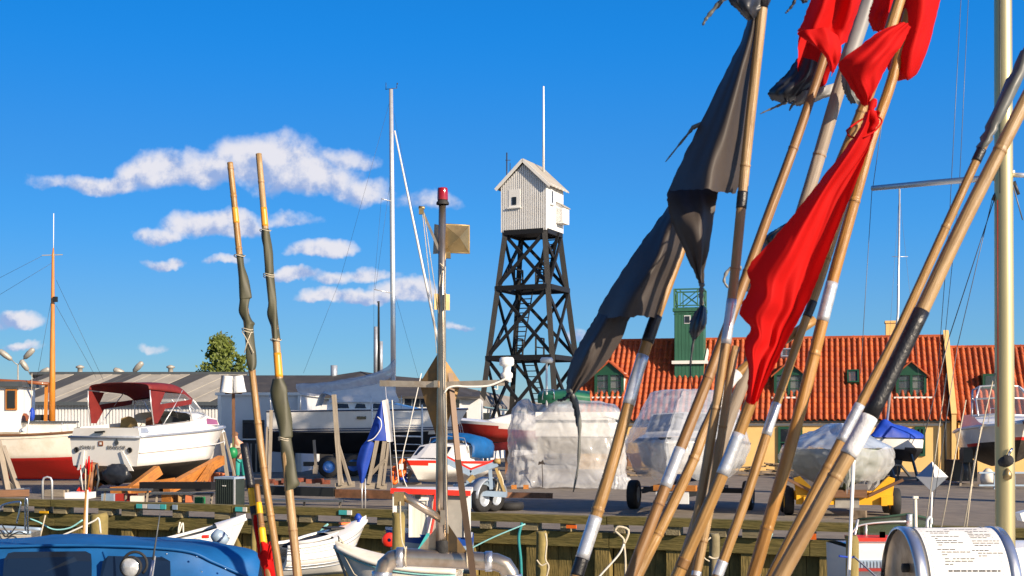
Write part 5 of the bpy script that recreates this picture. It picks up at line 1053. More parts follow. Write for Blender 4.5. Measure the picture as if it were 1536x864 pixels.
m = MB(); m.prism([T(.5, -.04, .3), T(.9, -.04, .3), T(.95, -.04, 1.1), T(.4, -.04, 1.1)], (0, .08, 0)); m.build('rudder', 'black_antifoul', sy)
# trailer wheel with blue rim below
tw_ = thing('yacht_trailer', 'dark low trailer with a blue wheel under the white sailing yacht', 'trailer', gp(500, 48))
m = MB(); m.bar(gp(455, 48.4, .5), gp(560, 48.6, .5), .14, .16); m.build('chassis', 'black_paint', tw_); wheel(tw_, gp(493, 47.9, .42), (0.2, -1, 0), .40, .26, 'blue_paint'); wheel(tw_, gp(530, 49.5, .42), (0.2, -1, 0), .40, .26, 'blue_paint')
# ---- red sailing boat behind the wrapped one
Y = 52.5; k = Y / F; T = frame(((850 - CX) * k, Y + 1.2, 0), R(180)); L = (850 - 666) * k
rb = thing('red_sailing_boat', 'red hulled sailing boat with white deck, half hidden behind the plastic wrapped boat', 'sailing boat', T(L / 2, 0, 0))
rows = hullrows(L, 2.2, lambda t: 1.78 + .36 * t, lambda t: .9 + .3 * (t - .4) ** 2, tm=.45, p=2.2, tr=.7, rake=.9, vc=.5, cb=.86, n=18, mvs=10)
m = MB(); hull(m, T, rows, lambda c: 1 if c[2] < 1.22 else (2 if c[2] > 1.72 + .36 * c[0] / L - .1 + .0 else 0)); m.build('hull', ['red_hull', 'dark_antifoul', 'white_gel'], rb)
m = MB(); deckgrid(m, T, rows, .0, crown=.1); m.build('deck', 'white_gel', rb)
m = MB(); g = [[T(x, sg * w_, 1.95 + z) for sg, w_, z in ((-1, .6, 0), (-1, .5, h), (0, 0, h + .05), (1, .5, h), (1, .6, 0))] for x, h in ((1.0, .35), (2.2, .35), (3.2, .1))]; m.grid(g); m.build('cabin', 'white_gel', rb)
for px in (681, 688): m = MB(); m.tube(pxcurve([(px, 628), (px + 4, 655), (px + 8, 664), (px + 5, 640), (px - 1, 630)], Y - .6, 12), .012, 5); m.build('hanging_rope', 'white_rope', rb)
m = MB(); m.tube([T(L - .2, -.3, 2.15), T(L - .1, -.3, 2.6), T(L + .1, 0, 2.65), T(L - .1, .3, 2.6), T(L - .2, .3, 2.15)], .015, 6); m.build('pulpit', 'alu', rb)
bk = thing('boat_cradle', 'dark red steel cradle in shade beneath the red sailing boat', 'cradle', gp(740, 51))
for px in (700, 728, 760): m = MB(); m.bar(gp(px, 51, 0), gp(px, 51.4, 1.2), .12, .12); m.build('leg', 'rust_steel', bk)
m = MB(); m.bar(gp(690, 51, .95), gp(775, 51, 1.15), .14, .3); m.build('side_rail', 'red_hull', bk)
# ---- small cabin boat on the galvanised trailer
yaw = R(247); T = frame(((702 - CX) * 36 / F, 36.4, 0), yaw)
sb = thing('small_cabin_boat', 'small white cabin boat with red stripe under a blue cover, beyond the grey trailer', 'boat', T(1.5, 0, 0))
rows = hullrows(3.6, 1.55, lambda t: .95 + .12 * t, lambda t: .38 + .15 * t, tm=.3, p=2.3, tr=.9, rake=.6, vc=.45, cb=.86, n=14, mvs=8)
m = MB(); hull(m, T, rows, lambda c: 1 if .86 < c[2] - .03 * c[0] < .93 else 0); m.build('hull', ['white_gel', 'red_paint'], sb)
m = MB(); deckgrid(m, T, rows, 0); m.build('deck', 'white_gel', sb)
for dz_ in (.18, .32, .44): m = MB(); m.tube([T(p[0], p[1] * (1.01 - dz_ * .16), p[2] - dz_) for p in sheer(rows, -1)], .012, 5); m.build('lap_strake', 'galv', sb)
m = MB(); g = [[T(x, sg * w_, .98 + z) for sg, w_, z in ((-1, .6, 0), (-1, .52, h), (-.4, .5, h + .06), (.4, .5, h + .06), (1, .52, h), (1, .6, 0))] for x, h in ((.9, .42), (1.9, .42), (2.5, .06))]; m.grid(g, 0, False); cb_ = m.build('cabin', 'white_gel', sb)
for sg in (-1, 1):
    m = MB(); m.prism([T(1.95, sg * .06, 1.36), T(2.32, sg * .06, 1.14), T(2.32, sg * .46, 1.13), T(1.98, sg * .44, 1.35)], T(.02, 0, .03) - T(0, 0, 0)); m.build('cabin_window', 'dark_glass', cb_)
m = MB(); g = patch([[T(.0, -.74, 1.05), T(.0, -.7, 1.5), T(.0, 0, 1.66), T(.0, .7, 1.5), T(.0, .74, 1.05)], [T(.7, -.74, 1.05), T(.7, -.68, 1.55), T(.7, 0, 1.72), T(.7, .68, 1.55), T(.7, .74, 1.05)], [T(1.2, -.66, 1.1), T(1.15, -.6, 1.45), T(1.1, 0, 1.56), T(1.15, .6, 1.45), T(1.2, .66, 1.1)]], 12, 8); m.grid(g); m.build('cover', 'blue_canvas', sb, solid=.02)
m = MB(); m.tube([T(1.3, -.6, 1.2), T(1.3, -.5, 1.6), T(1.3, 0, 1.66), T(1.3, .5, 1.6), T(1.3, .6, 1.2)], .018, 6); m.build('grab_hoop', 'chrome', sb)
Y = 29.6; tl = thing('boat_trailer', 'galvanised twin wheel boat trailer with a red padded V support and tan straps', 'trailer', gp(725, Y))
P_ = lambda x, y, d=0: W(x, y, Y + d)
for a, b in (((668, 690), (706, 710)), ((706, 710), (746, 695))):
    m = MB(); m.bar(P_(*a), P_(*b), .16, .13); m.build('cross_arm', 'pale_blue_steel', tl); m = MB(); m.bar(P_(a[0], a[1] - 6), P_(b[0], b[1] - 6), .14, .05); m.build('pad', 'red_paint', tl)
m = MB(); m.lathe([(.0, -.07), (.06, -.07), (.06, .07), (.0, .07)], P_(746, 692, -.05), (1, 0, 0), 10); m.build('roller', 'seat_tan', tl)
m = MB(); m.bar(P_(735, 700), P_(737, 734), .08, .08); m.build('post', 'pale_blue_steel', tl)
m = MB(); m.bar(P_(744, 702, .1), P_(757, 738, .1), .10, .06); m.build('strut', 'seat_tan', tl); m = MB(); m.bar(P_(703, 722, -.1), P_(711, 714, -.1), .12, .1); m.build('block', 'seat_tan', tl)
m = MB(); m.bar(P_(680, 731, .3), P_(742, 726, .3), .1, .14); m.bar(P_(694, 738), P_(760, 742), .08, .12); m.build('chassis', 'pale_blue_steel', tl)
m = MB(); m.bar(P_(700, 728, 1.2), P_(748, 724, 1.2), .1, .22); m.build('chassis', 'pale_blue_steel', tl)
wax = V((.78, -.62, 0)); wf = V((.62, .78, 0)); wc = P_(722, 749)
for i in range(2): wheel(tl, V((wc.x + .26 * i, Y + .45 * i, .315)), wax, .315, .2, 'galv')
m = MB(); g = []
for a in [pi * i / 12 for i in range(13)]:
    c = V((wc.x + .13, Y + .2, .33)) - wf * cos(a) * .52 + V((0, 0, sin(a) * .44)); g.append([c + wax * .16, c - wax * .14])
m.grid(g); m.build('mudguard', 'galv', tl, solid=.03)
m = MB(); m.box(P_(697, 752, -.3), (.3, .08, .3)); m.build('tail_board', 'pale_blue_steel', tl)
m = MB(); m.lathe([(.14, 0), (.14, .2), (.0, .24)], P_(688, 768, -.35), n=10); m.build('jockey_bucket', 'pale_blue_steel', tl)
m = MB(); m.box(P_(690, 743, -.2), (.14, .1, .36)); m.build('winch_post', 'galv', tl)
for px in (699, 712, 723): m = MB(); m.tube(pxcurve([(748, 706), (747 + (px - 699) * .3, 722), (744 + (px - 699) * .4, 738)], Y + .1, 8), .02, 5); m.build('strap', 'rope', tl)
m = MB(); m.bar(gp(738, 31.5, .30), gp(827, 32.5, .22), .12, .13); m.build('rusty_girder', 'rust_steel', label='rust brown steel girder lying on the asphalt right of the grey trailer', cat='girder')
m = MB(); m.lathe([(.05, 0), (.30, .02), (.33, .1), (.30, .18), (.12, .2), (.1, .1), (.0, .1)], gp(765, 30.5, .0), n=16); m.build('spare_tyre', 'black_rubber', label='black tyre lying flat beside the rusty girder', cat='tyre')
# ---- plastic wrapped boats
def sup(a, e): c, s_ = cos(a), sin(a); return (abs(c) ** (2 / e) * (1 if c > 0 else -1), abs(s_) ** (2 / e) * (1 if s_ > 0 else -1))
def boatloop(Lh, Bh, n=96, e=2.6, p=2.0):
    o = []
    for i in range(n):
        a = 2 * pi * i / n; x, y = sup(a, e); w_ = 1 if x < 0 else 1 - .97 * x ** p; o.append((x * Lh, y * Bh * w_))
    return o
def drape(T, loops, amp, seed, name, mt, parent, knot=None, fold=7.0, nz=40, rag=0, solid=0, top=True, crk=.05, dip=None):
    n = len(loops[0][1]); cols = []  # walls of folds
    for j in range(n): cols.append(curve([V((l[1][j][0], l[1][j][1], l[0])) for l in loops], nz))
    rows_ = []
    for i in range(nz + 1):
        row = []
        for j in range(n):
            p = cols[j][i]; d = V((p.x, p.y, 0)); r = d.length; d = d / r if r > 1e-4 else V((1, 0, 0)); a = j / n * 2 * pi; f = min(1, i / nz * 3)
            v = MN.noise(V((cos(a) * fold, sin(a) * fold, p.z * .9 + seed))) + .6 * (1 - 2 * abs(MN.noise(V((cos(a) * fold * 2.1 + seed, sin(a) * fold * 2.1, p.z * 1.6))))) + .5 * MN.noise(V((p.x * 3, p.y * 3, p.z * 5 + seed)))
            if dip: p = p + V((0, 0, dip(p)))
            q_ = p + d * v * amp * f + V((0, 0, MN.noise(V((p.x * 2.2, p.y * 2.2, seed + 9))) * amp * .9))
            if rag and i > nz * .8: q_.z += MN.noise(V((cos(a) * 4, sin(a) * 4, seed + 3))) * rag * (i - nz * .8) / (nz * .2)
            w_ = T(*q_)
            if crk: w_ = w_ + V((MN.noise(w_ * 5.1), MN.noise(w_ * 5.3 + V((7, 0, 0))), MN.noise(w_ * 4.7 + V((0, 9, 0))))) * crk * f
            if knot:
                kk, kr = knot; dd = w_ - kk; dd2 = sqrt(dd.x ** 2 + dd.z ** 2)
                if dd2 < kr and dd.y < 1.2: an = math.atan2(dd.z, dd.x); fo = (1 - dd2 / kr) ** 1.2; w_ = w_ + V((0, (.075 * sin(an * 9 + seed) * min(1, dd2 * 5) + .16) * fo, 0))
            row.append(w_)
        rows_.append(row)
    m = MB(); m.grid(rows_, 0, True, close=True); return m.build(name, mt, parent, solid=solid)
# F: boat shrouded to the ground
Yc = 42.0; T = frame(((853 - CX) * 41.2 / F, Yc, 0), R(-4))
wb1 = thing('wrapped_boat', 'boat wholly shrouded in crinkled white plastic down to the ground, tied at a dark knot', 'wrapped boat', T(0, 0, 0))
sq = lambda a, b, e=5, n=128: [(sup(2 * pi * i / n, e)[0] * a, sup(2 * pi * i / n, e)[1] * b) for i in range(n)]
kn = W(813, 694, 40.3)
drape(T, [(2.74, sq(.05, .05, 3)), (2.72, sq(1.1, .8, 3)), (2.62, sq(1.5, 1.15, 3.5)), (2.2, sq(1.68, 1.4, 4)), (1.6, sq(1.80, 1.52, 4)), (.9, sq(1.74, 1.5)), (.35, sq(1.76, 1.52)), (.08, sq(1.82, 1.6)), (.03, sq(1.98, 1.75))], .10, 5, 'plastic_sheet', 'wrap', wb1, (kn, 1.4), nz=64, fold=4.5, crk=.03, dip=lambda p: -.42 * math.exp(-((p.x + .95) / .42) ** 2) * max(0, min(1, (p.z - 1.7) / .8)) * (1 if p.y < .2 else .4) + (.12 if p.x < -1.2 and p.z > 2.3 else 0) - (.22 * max(0, (p.x - .2)) if p.z > 2.2 else 0) * .4)
m = MB(); kp = kn + V((0, .02, 0)); m.prism([kp + V((-.12, -.1, -.07)), kp + V((-.02, -.1, -.04)), kp + V((.10, -.1, -.06)), kp + V((.05, -.1, .02)), kp + V((.03, -.1, .10)), kp + V((-.03, -.1, .03)), kp + V((-.10, -.1, .04))], (0, .06, 0)); m.tube(pxcurve([(813, 696), (814, 715), (814, 731)], 40.25), .014, 5); m.build('knot', 'black_cloth', wb1)
m = MB(); m.box(T(.35, .0, 1.95), (2.6, 2.3, .75), axes(R(-4))); m.build('hull', 'white_gel', wb1); m = MB(); m.box(T(.35, .0, 1.30), (2.5, 2.2, .5), axes(R(-4))); m.build('bottom', 'concrete', wb1); m = MB(); m.box(T(.35, -1.16, 2.05), (2.6, .05, .07), axes(R(-4))); m.build('stripe', 'slate', wb1)
m = MB(); m.grid(patch([[T(-.9, -.8, 2.6), T(.0, -.95, 2.62), T(.75, -.8, 2.6)], [T(-.9, -.8, 2.86), T(.0, -.9, 2.94), T(.7, -.75, 2.86)], [T(-.85, .2, 2.98), T(.0, .2, 3.04), T(.7, .2, 2.98)], [T(-.85, .9, 2.6), T(.0, .9, 2.6), T(.7, .9, 2.6)]], 12, 12)); m.build('hood', 'green_paint', wb1)
m = MB(); m.tube([T(-.75, -.95, 2.7), T(-.72, -.95, 3.02), T(-.4, -.95, 3.02), T(-.38, -.95, 2.72)], .02, 6); m.build('rail', 'chrome', wb1)
m = MB(); m.rod(W(820, 612, 41.2), W(820, 545, 41.2), .035, 8); m.lathe([(.0, 0), (.17, .01), (.20, .06), (.20, .12), (.16, .18), (.0, .19)], W(820, 545, 41.2), n=16); m.build('aerial_dome', 'white_plastic', wb1)
for px in (771, 789): m = MB(); m.box(gp(px, 40.25, .06), (.16, .2, .12)); m.build('chock', 'orange_wood', wb1)
drape(frame((gp(930, 40.2).x, 40.4, 0), 0), [(.42, sq(.05, .05, 2)), (.36, sq(.25, .2, 2)), (.15, sq(.38, .3, 2)), (.02, sq(.5, .42, 2))], .06, 3, 'plastic_skirt', 'wrap', wb1, nz=16)
# G: cruiser on a trailer, bow to the quay
yaw = R(252); T = frame(((1062 - CX) * 31 / F, 31.9, 0), yaw)
wb2 = thing('wrapped_cruiser', 'blue bottomed white cruiser under clear plastic on a trailer, bow towards the quay', 'wrapped boat', T(2, 0, 0))
rows = hullrows(4.3, 2.35, lambda t: 1.50 + .17 * t, lambda t: .62 + .1 * t, tm=.3, p=2.4, tr=.95, rake=.8, vc=.42, cb=.86, n=18, mvs=10)
m = MB(); hull(m, T, rows, lambda c: 1 if c[2] < .90 else 0); m.build('hull', ['white_gel', 'blue_antifoul'], wb2)
m = MB(); m.tube([T(*p) for p in sheer(rows, -1, 0, 1.01)], .03, 6); m.tube([T(*p) for p in sheer(rows, 1, 0, 1.01)], .03, 6); m.build('rub_strake', 'slate', wb2)
m = MB(); deckgrid(m, T, rows, 0); m.build('deck', 'white_gel', wb2)
m = MB(); g = [[T(x, sg * w_, z) for sg, w_, z in ((-1, .98, 1.55), (-1, .85, h), (0, 0, h + .05), (1, .85, h), (1, .98, 1.55))] for x, h in ((.6, 2.2), (1.8, 2.2), (2.5, 1.75), (3.3, 1.66))]; m.grid(g, 0, False); cb_ = m.build('cabin', 'white_gel', wb2)
for sg in (-1, 1): m = MB(); m.prism([T(1.9, sg * .08, 2.18), T(2.45, sg * .08, 1.84), T(2.45, sg * .80, 1.80), T(1.9, sg * .78, 2.14)], T(.03, 0, .04) - T(0, 0, 0)); m.build('windscreen', 'dark_glass', cb_)
bl = lambda f, g_=1.0, x=2.05: [(px + x - 0 if True else 0, py) for px, py in boatloop(2.25 * f, 1.2 * g_, p=2.6)]
o2 = lambda f, g_: [(px * 1 + 2.05, py) for px, py in boatloop(2.3 * f, 1.22 * g_, p=2.6)]
T2 = lambda x, y, z: T(x, y, z)
def T2(x, y, z): return T(x + 2.0, y, z)
bl = lambda f, g_: boatloop(2.35 * f, 1.24 * g_, p=2.8)
drape(T2, [(2.74, bl(.02, .02)), (2.72, [(x - .5, y) for x, y in bl(.42, .6)]), (2.55, [(x - .45, y) for x, y in bl(.55, .76)]), (2.1, [(x - .2, y) for x, y in bl(.78, .9)]), (1.66, bl(.99, 1.02)), (1.5, bl(1.02, 1.05)), (1.15, bl(.98, .98)), (.85, bl(.90, .84))], .045, 8, 'plastic_sheet', 'clear_wrap', wb2, nz=48, rag=.25, crk=.04)
ax2 = axes(yaw)
m = MB(); m.bar(T(.6, -1.3, .42), T(.6, 1.3, .42), .12, .12); m.bar(T(.2, -.6, .46), T(4.6, 0, .46), .1, .14); m.bar(T(.2, .6, .46), T(4.6, 0, .46), .1, .14); m.bar(T(1.6, -1.1, .42), T(2.2, .0, .75), .1, .1); m.build('trailer_frame', 'black_paint', wb2)
for yy in (-1.38, 1.22): wheel(wb2, T(.95 if yy > 0 else 1.3, yy, .33), T(0, 1, 0) - T(0, 0, 0), .34, .22, 'galv')
m = MB(); m.box(T(3.9, .1, .62), (.2, .9, .12), ax2); m.build('cross_board', 'orange_wood', wb2); m = MB(); m.box(T(3.95, .05, .42), (.05, .7, .26), ax2); m.build('light_board', 'white_plastic', wb2)
m = MB(); m.lathe([(0, 0), (.1, .02), (.1, .2), (.05, .22)], gp(1060, 28.6), n=10); 
# H: boat on the yellow trailer
yaw = R(263); T = frame(((1262 - CX) * 30 / F, 31.2, 0), yaw)
wb3 = thing('tarped_boat', 'green bottomed boat under a blue topped crinkled plastic tent on a yellow trailer', 'wrapped boat', T(1.5, 0, 0))
rows = hullrows(3.6, 2.1, lambda t: 1.35 + .12 * t, lambda t: .45 + .1 * t, tm=.35, p=2.3, tr=.9, rake=.5, vc=.45, cb=.84, n=14, mvs=9)
m = MB(); hull(m, T, rows, None); m.build('hull', 'green_hull', wb3)
def T3(x, y, z): return T(x + 1.55, y, z)
bl = lambda f, g_: boatloop(2.1 * f, 1.12 * g_, p=2.6)
cap = [(1.99, [(x * .5, y * .04) for x, y in bl(.8, 1)]), (1.93, [(x * .55, y * .2) for x, y in bl(.85, 1)]), (1.62, bl(.85, .78)), (1.46, bl(1.0, 1.03))]
drape(T3, cap, .02, 2, 'tarp_top', 'pale_tarp' if 'pale_tarp' in M else 'clear_wrap', wb3, nz=16)
drape(T3, [(1.47, bl(1.0, 1.04)), (1.3, bl(1.02, 1.06)), (1.05, bl(.98, 1.02)), (.8, bl(.92, .86)), (.66, bl(.86, .74))], .075, 11, 'plastic_skirt', 'wrap', wb3, nz=30, rag=.45, fold=8, crk=.05)
for x in (2.9, 1.0): m = MB(); m.bar(T(x, -1.0, .36), T(x, 1.0, .36), .16, .2); m.build('axle_beam', 'yellow_paint', wb3)
for sg in (-1, 1):
    m = MB(); m.prism([T(2.9, sg * .35, .3), T(2.9, sg * .98, .3), T(2.9, sg * 1.05, .82), T(2.9, sg * .92, .86)], T(-.12, 0, 0) - T(0, 0, 0)); m.build('bolster', 'yellow_paint', wb3)
    m = MB(); m.bar(T(.5, sg * .8, .34), T(3.1, sg * .8, .34), .12, .18); m.build('side_rail', 'yellow_paint', wb3)
    for x in (1.5, 2.4): wheel(wb3, T(x, sg * 1.12, .3), T(0, 1, 0) - T(0, 0, 0), .3, .2, 'yellow_paint')
    m = MB(); m.bar(T(2.95, sg * .5, .45), T(3.0, sg * 1.2, .8), .14, .06); m.build('plank', 'brown_wood', wb3)
m = MB(); m.box(T(3.02, .05, .5), (.14, .8, .16), axes(yaw)); m.build('timber_block', 'brown_wood', wb3); m = MB(); m.box(T(2.95, .05, .3), (.1, .5, .2), axes(yaw)); m.build('stone_block', 'concrete', wb3)
# I: small sailing dinghy with blue cover
yaw = R(215); T = frame(((1378 - CX) * 46 / F, 46.6, 0), yaw)
dg_ = thing('covered_dinghy', 'small white keelboat under a peaked royal blue cover, on a stand by the yellow wall', 'sailing boat', T(1, 0, 0))
rows = hullrows(2.6, 1.15, lambda t: 1.44 + .06 * t, lambda t: .62 + .2 * t, tm=.4, p=2.0, tr=.75, rake=.35, vc=.5, cb=.88, n=14, mvs=10)
m = MB(); hull(m, T, rows, lambda c: 1 if c[2] < 1.12 else 0); m.build('hull', ['white_gel', 'black_antifoul'], dg_)
m = MB(); m.tube([T(*p) for p in sheer(rows, -1)], .025, 5); m.tube([T(*p) for p in sheer(rows, 1)], .025, 5); m.build('gunwale', 'navy_paint', dg_)
g = [[T(x, -w_, 1.46), T(x, -w_ * .85, 1.46 + h * .45), T(x, -w_ * .3, 1.46 + h * .9), T(x, 0, 1.46 + h), T(x, w_ * .3, 1.46 + h * .9), T(x, w_ * .85, 1.46 + h * .45), T(x, w_, 1.46)] for x, w_, h in ((.05, .52, .3), (.6, .56, .42), (1.2, .55, .52), (1.55, .46, .66), (1.8, .34, .4), (2.2, .2, .1))]
m = MB(); m.grid(patch(g, 16, 20)); m.build('cover', 'blue_cover', dg_)
m = MB(); m.tube([T(1.5, 0, 1.4), W(1347, 470, 46), W(1349.5, 284, 46)], [.05, .045, .03], 8); m.build('mast', 'alu', dg_); m = MB(); m.rod(W(1338, 385, 46), W(1362, 385, 46), .012, 4); m.rod(W(1349, 384, 46), W(1348.6, 282, 46), .02, 5); m.build('spreader', 'alu', dg_)
m = MB(); m.prism([T(.8, -.05, .2), T(1.5, -.05, .2), T(1.7, -.05, .8), T(.6, -.05, .8)], T(0, .1, 0) - T(0, 0, 0)); m.build('keel', 'black_antifoul', dg_)
m = MB()
for a, b in ((T(.5, -.6, 0), T(.5, -.3, .9)), (T(.5, .6, 0), T(.5, .3, .9)), (T(1.7, -.6, 0), T(1.7, -.25, .9)), (T(1.7, .6, 0), T(1.7, .25, .9)), (T(.5, -.6, .1), T(1.7, -.6, .1)), (T(.5, .6, .1), T(1.7, .6, .1)), (T(.5, -.6, .1), T(.5, .6, .1)), (T(1.7, -.6, .1), T(1.7, .6, .1)), (T(-.5, -.5, .05), T(.8, -.3, .9))): m.bar(a, b, .07, .07)
m.build('stand', 'slate', dg_)
for a, b in (((1349, 290), (1325, 640)), ((1349, 290), (1388, 660))): m = MB(); m.rod(W(*a, 46), W(*b, 46), .005, 4); m.build('stay', 'wire', dg_)
# J: motor boat bow on at the right
yaw = R(262); T = frame(((1494 - CX) * 44 / F, 44.4, 0), yaw)
mbt = thing('motor_yacht', 'white motor yacht seen bow on with red stripe, behind the golden mast', 'motor boat', T(2, 0, 0))
rows = hullrows(4.6, 2.6, lambda t: 1.66 + .30 * t, lambda t: .55 + .25 * t, tm=.3, p=2.2, tr=.92, rake=1.2, vc=.40, cb=.82, n=18, mvs=12, bowh=.55)
m = MB(); hull(m, T, rows, lambda c: 2 if c[2] < 1.02 + .13 * c[0] - .06 else (1 if c[2] < 1.02 + .13 * c[0] else 0)); m.build('hull', ['white_gel', 'red_paint', 'dark_antifoul'], mbt)
for sd_ in (-1, 1): m = MB(); m.tube([T(*p) for p in sheer(rows, sd_, .02, 1.02)], .05, 6); m.build('rub_rail', 'white_plastic', mbt)
m = MB(); deckgrid(m, T, rows, .03, crown=.12); m.build('deck', 'white_gel', mbt)
m = MB(); g = [[T(x, sg * w_, z) for sg, w_, z in ((-1, 1.05, 1.8), (-1, .95, h), (0, 0, h + .06), (1, .95, h), (1, 1.05, 1.8))] for x, h in ((.3, 2.25), (1.7, 2.25), (2.7, 2.02), (3.4, 1.95))]; m.grid(g, 0, False); cb_ = m.build('cabin', 'white_gel', mbt)
A = [T(1.9, -1.0, 2.2), T(2.35, -.9, 2.2), T(2.45, 0, 2.25), T(2.35, .9, 2.2), T(1.9, 1.0, 2.2)]; B = [T(1.5, -.92, 2.72), T(1.7, -.84, 2.76), T(1.75, 0, 2.8), T(1.7, .84, 2.76), T(1.5, .92, 2.72)]; C = [T(1.0, -.80, 3.06), T(1.1, -.6, 3.18), T(1.12, 0, 3.22), T(1.1, .6, 3.18), T(1.0, .80, 3.06)]
m = MB()
for P in (A, B, C): m.tube(P, .03, 6)
for P in (A, B):
    for i in range(5):
        if i != 2 or P is A: m.rod(P[i], (B if P is A else C)[i], .03 if i in (0, 4, 1, 3) else .02, 6)
wf_ = m.build('windscreen_frame', 'alu', mbt)
for P, Q in ((A, B), (B, C)):
    for i in range(4): m = MB(); m.add([P[i], P[i + 1], Q[i + 1], Q[i]], [(0, 1, 2, 3)]); m.build('pane', 'window_glass' if P is A else 'screen_glass', wf_)
m = MB(); m.tube([T(4.0, -.45, 2.0), T(3.9, -.5, 2.4), T(3.2, -.7, 2.45), T(3.1, -.75, 2.0)], .018, 6); m.build('hand_rail', 'chrome', mbt)
m = MB(); m.box(T(4.62, 0, 2.0), (.3, .12, .1), axes(yaw)); m.tube([T(4.66, 0, 1.95), T(4.55, .05, 1.3), T(4.4, .1, 1.0), T(4.5, .12, .8)], .018, 6); m.build('anchor', 'rust_steel', mbt)
st_ = thing('white_trestle', 'low white steel trestle under the bow of the motor yacht by the golden mast', 'trestle', gp(1500, 40))
for z in (.50, .12): m = MB(); m.bar(gp(1468, 40, z), gp(1560, 40, z), .10, .05); m.build('rail', 'pale_blue_steel', st_)
for px in (1492, 1521, 1548): m = MB(); m.bar(gp(px, 40.06, 0), gp(px, 40.06, .5), .06, .06); m.build('upright', 'pale_blue_steel', st_)
m = MB(); m.lathe([(.0, .0), (.2, .02), (.24, .2), (.16, .4), (.07, .5), (.0, .52)], gp(1482, 40.8, .1), n=12); m.build('white_buoy', 'old_white', label='off white net buoy sitting between the bars of the white trestle', cat='buoy')
om = thing('outboard_engine', 'black outboard engine on a stand beneath the motor yacht', 'outboard engine', gp(1448, 42))
m = MB(); m.box(gp(1449, 42, .95), (.3, .4, .4)); m.box(gp(1449, 42, 1.18), (.24, .34, .08)); m.build('cowl', 'black_paint', om); m = MB(); m.tube([gp(1449, 42, .75), gp(1450, 42, .2)], [.09, .05], 8); m.build('leg', 'slate', om); m = MB(); m.bar(gp(1440, 42.2, 0), gp(1446, 42.1, .8), .06); m.bar(gp(1458, 42.2, 0), gp(1452, 42.1, .8), .06); m.build('stand', 'grey_wood', om)
pbox(1430, 1466, 690, 722, 43.2, .8, 'black_paint', 'crate', None)
o = bpy.data.objects['crate']; o['label'] = 'black crate standing beside the outboard engine by the yellow wall'; o['category'] = 'crate'

# ================================================================== quayside: posts, ropes, small boats
random.seed(5)
def one(m, name, mt, label, cat, group=None, **k):
    if group: k['group'] = group
    return m.build(name, mt, label=label, cat=cat, **k)
def mpost(px, ytop, Y, r, label, mt='pile_wood'):
    m = MB(); z = CH + (HZ - ytop) * Y / F; x = (px - CX) * Y / F; zs = [-1.9, -1.2, -.6, -.2, z - .05, z - .01, z]
    m.tube([V((x + .01 * sin(i * 2), Y, q_)) for i, q_ in enumerate(zs)], [r, r * 1.02, r * .99, r * 1.01, r, r * .95, r * .8], 14)
    return one(m, 'mooring_post', mt, label, 'mooring post', 'mooring posts along the quay')
mpost(148, 771, 25.5, .17, 'mooring post at the left, just above the blue canopy')
mpost(597, 769, 17.2, .083, 'tall mossy post in front of the red trimmed cabin boat')
mpost(812, 797, 20.0, .083, 'lone mooring post right of the stainless mast, ringed with grey rope')
mpost(1071, 800, 18.5, .072, 'pale frayed post bound with rope, among the leaning poles', 'block_wood')
mpost(1277, 803, 11.5, .055, 'post wound with blue rope beside the red and white boat')
mpost(381, 778, 26, .05, 'slim green post behind the red flagged poles')
def rope(pts, Y, r, mt, label, n=18, name='mooring_line', g=None):
    m = MB(); m.tube(pxcurve(pts, Y, n), r, 5); return one(m, name, mt, label, 'rope', g)
rope([(788, 786), (740, 806), (700, 826), (676, 838)], 20, .012, 'cyan_rope', 'taut pale turquoise line running from the quay down to the stainless pipe')
rope([(783, 784), (778, 806), (781, 840), (782, 870)], 24.5, .03, 'teal_rope', 'dark teal rope hanging down the quay planks')
rope([(922, 796), (935, 808), (936, 816), (943, 796), (928, 790), (922, 796)], 22.8, .022, 'rope', 'grey rope looped round a quay block left of the trailer cruiser')
rope([(936, 816), (928, 832), (905, 858), (896, 868)], 22, .018, 'white_rope', 'pale line slanting from the quay loop into the basin')
rope([(936, 816), (938, 840), (938, 868)], 22.4, .02, 'rope', 'frayed rope dropping straight from the quay loop')
rope([(818, 800), (820, 815), (818, 838), (823, 850), (819, 868)], 19.8, .014, 'rope', 'knotted grey rope trailing beside the lone post')
rope([(805, 840), (812, 848), (820, 845)], 19.8, .012, 'rope', 'grey lashing round the lone post')
rope([(1066, 806), (1053, 820), (1056, 836), (1064, 842)], 18.3, .012, 'rope', 'loop of rope sagging from the pale frayed post')
rope([(1063, 835), (1071, 838), (1079, 836)], 18.3, .016, 'rope', 'lashing round the pale frayed post')
rope([(1158, 800), (1152, 815), (1143, 840), (1139, 864)], 21.2, .02, 'cyan_rope', 'tangled turquoise rope hanging from the quay between the right hand poles')
rope([(1258, 834), (1276, 836), (1282, 835)], 11.4, .009, 'blue_cover', 'blue rope wound round the right hand post'); rope([(1280, 834), (1296, 848), (1318, 868)], 11.3, .009, 'navy_paint', 'dark blue line slanting from the right hand post')
rope([(268, 770), (264, 778), (272, 784), (288, 782), (282, 776)], 28.2, .02, 'white_rope', 'white rope tied round a quay block above the white dinghy'); rope([(270, 783), (268, 792), (268, 800), (274, 784), (275, 800)], 28, .018, 'white_rope', 'doubled end of white rope hanging below the quay block')
rope([(45, 778), (60, 784), (80, 794), (104, 792), (124, 780)], 25, .016, 'cyan_rope', 'slack turquoise line by the left grey boat'); rope([(86, 806), (110, 796), (140, 782), (148, 778), (151, 800)], 25, .018, 'white_rope', 'white line sagging to the white hooked bar on the quay'); rope([(68, 773), (64, 790), (60, 806)], 24.6, .014, 'rope', 'short rope hanging straight beside the left grey boat')
rope([(150, 773), (152, 776), (152, 806)], 26, .03, 'white_plastic', 'white hooked bar standing on the quay wall', name='hooked_bar')
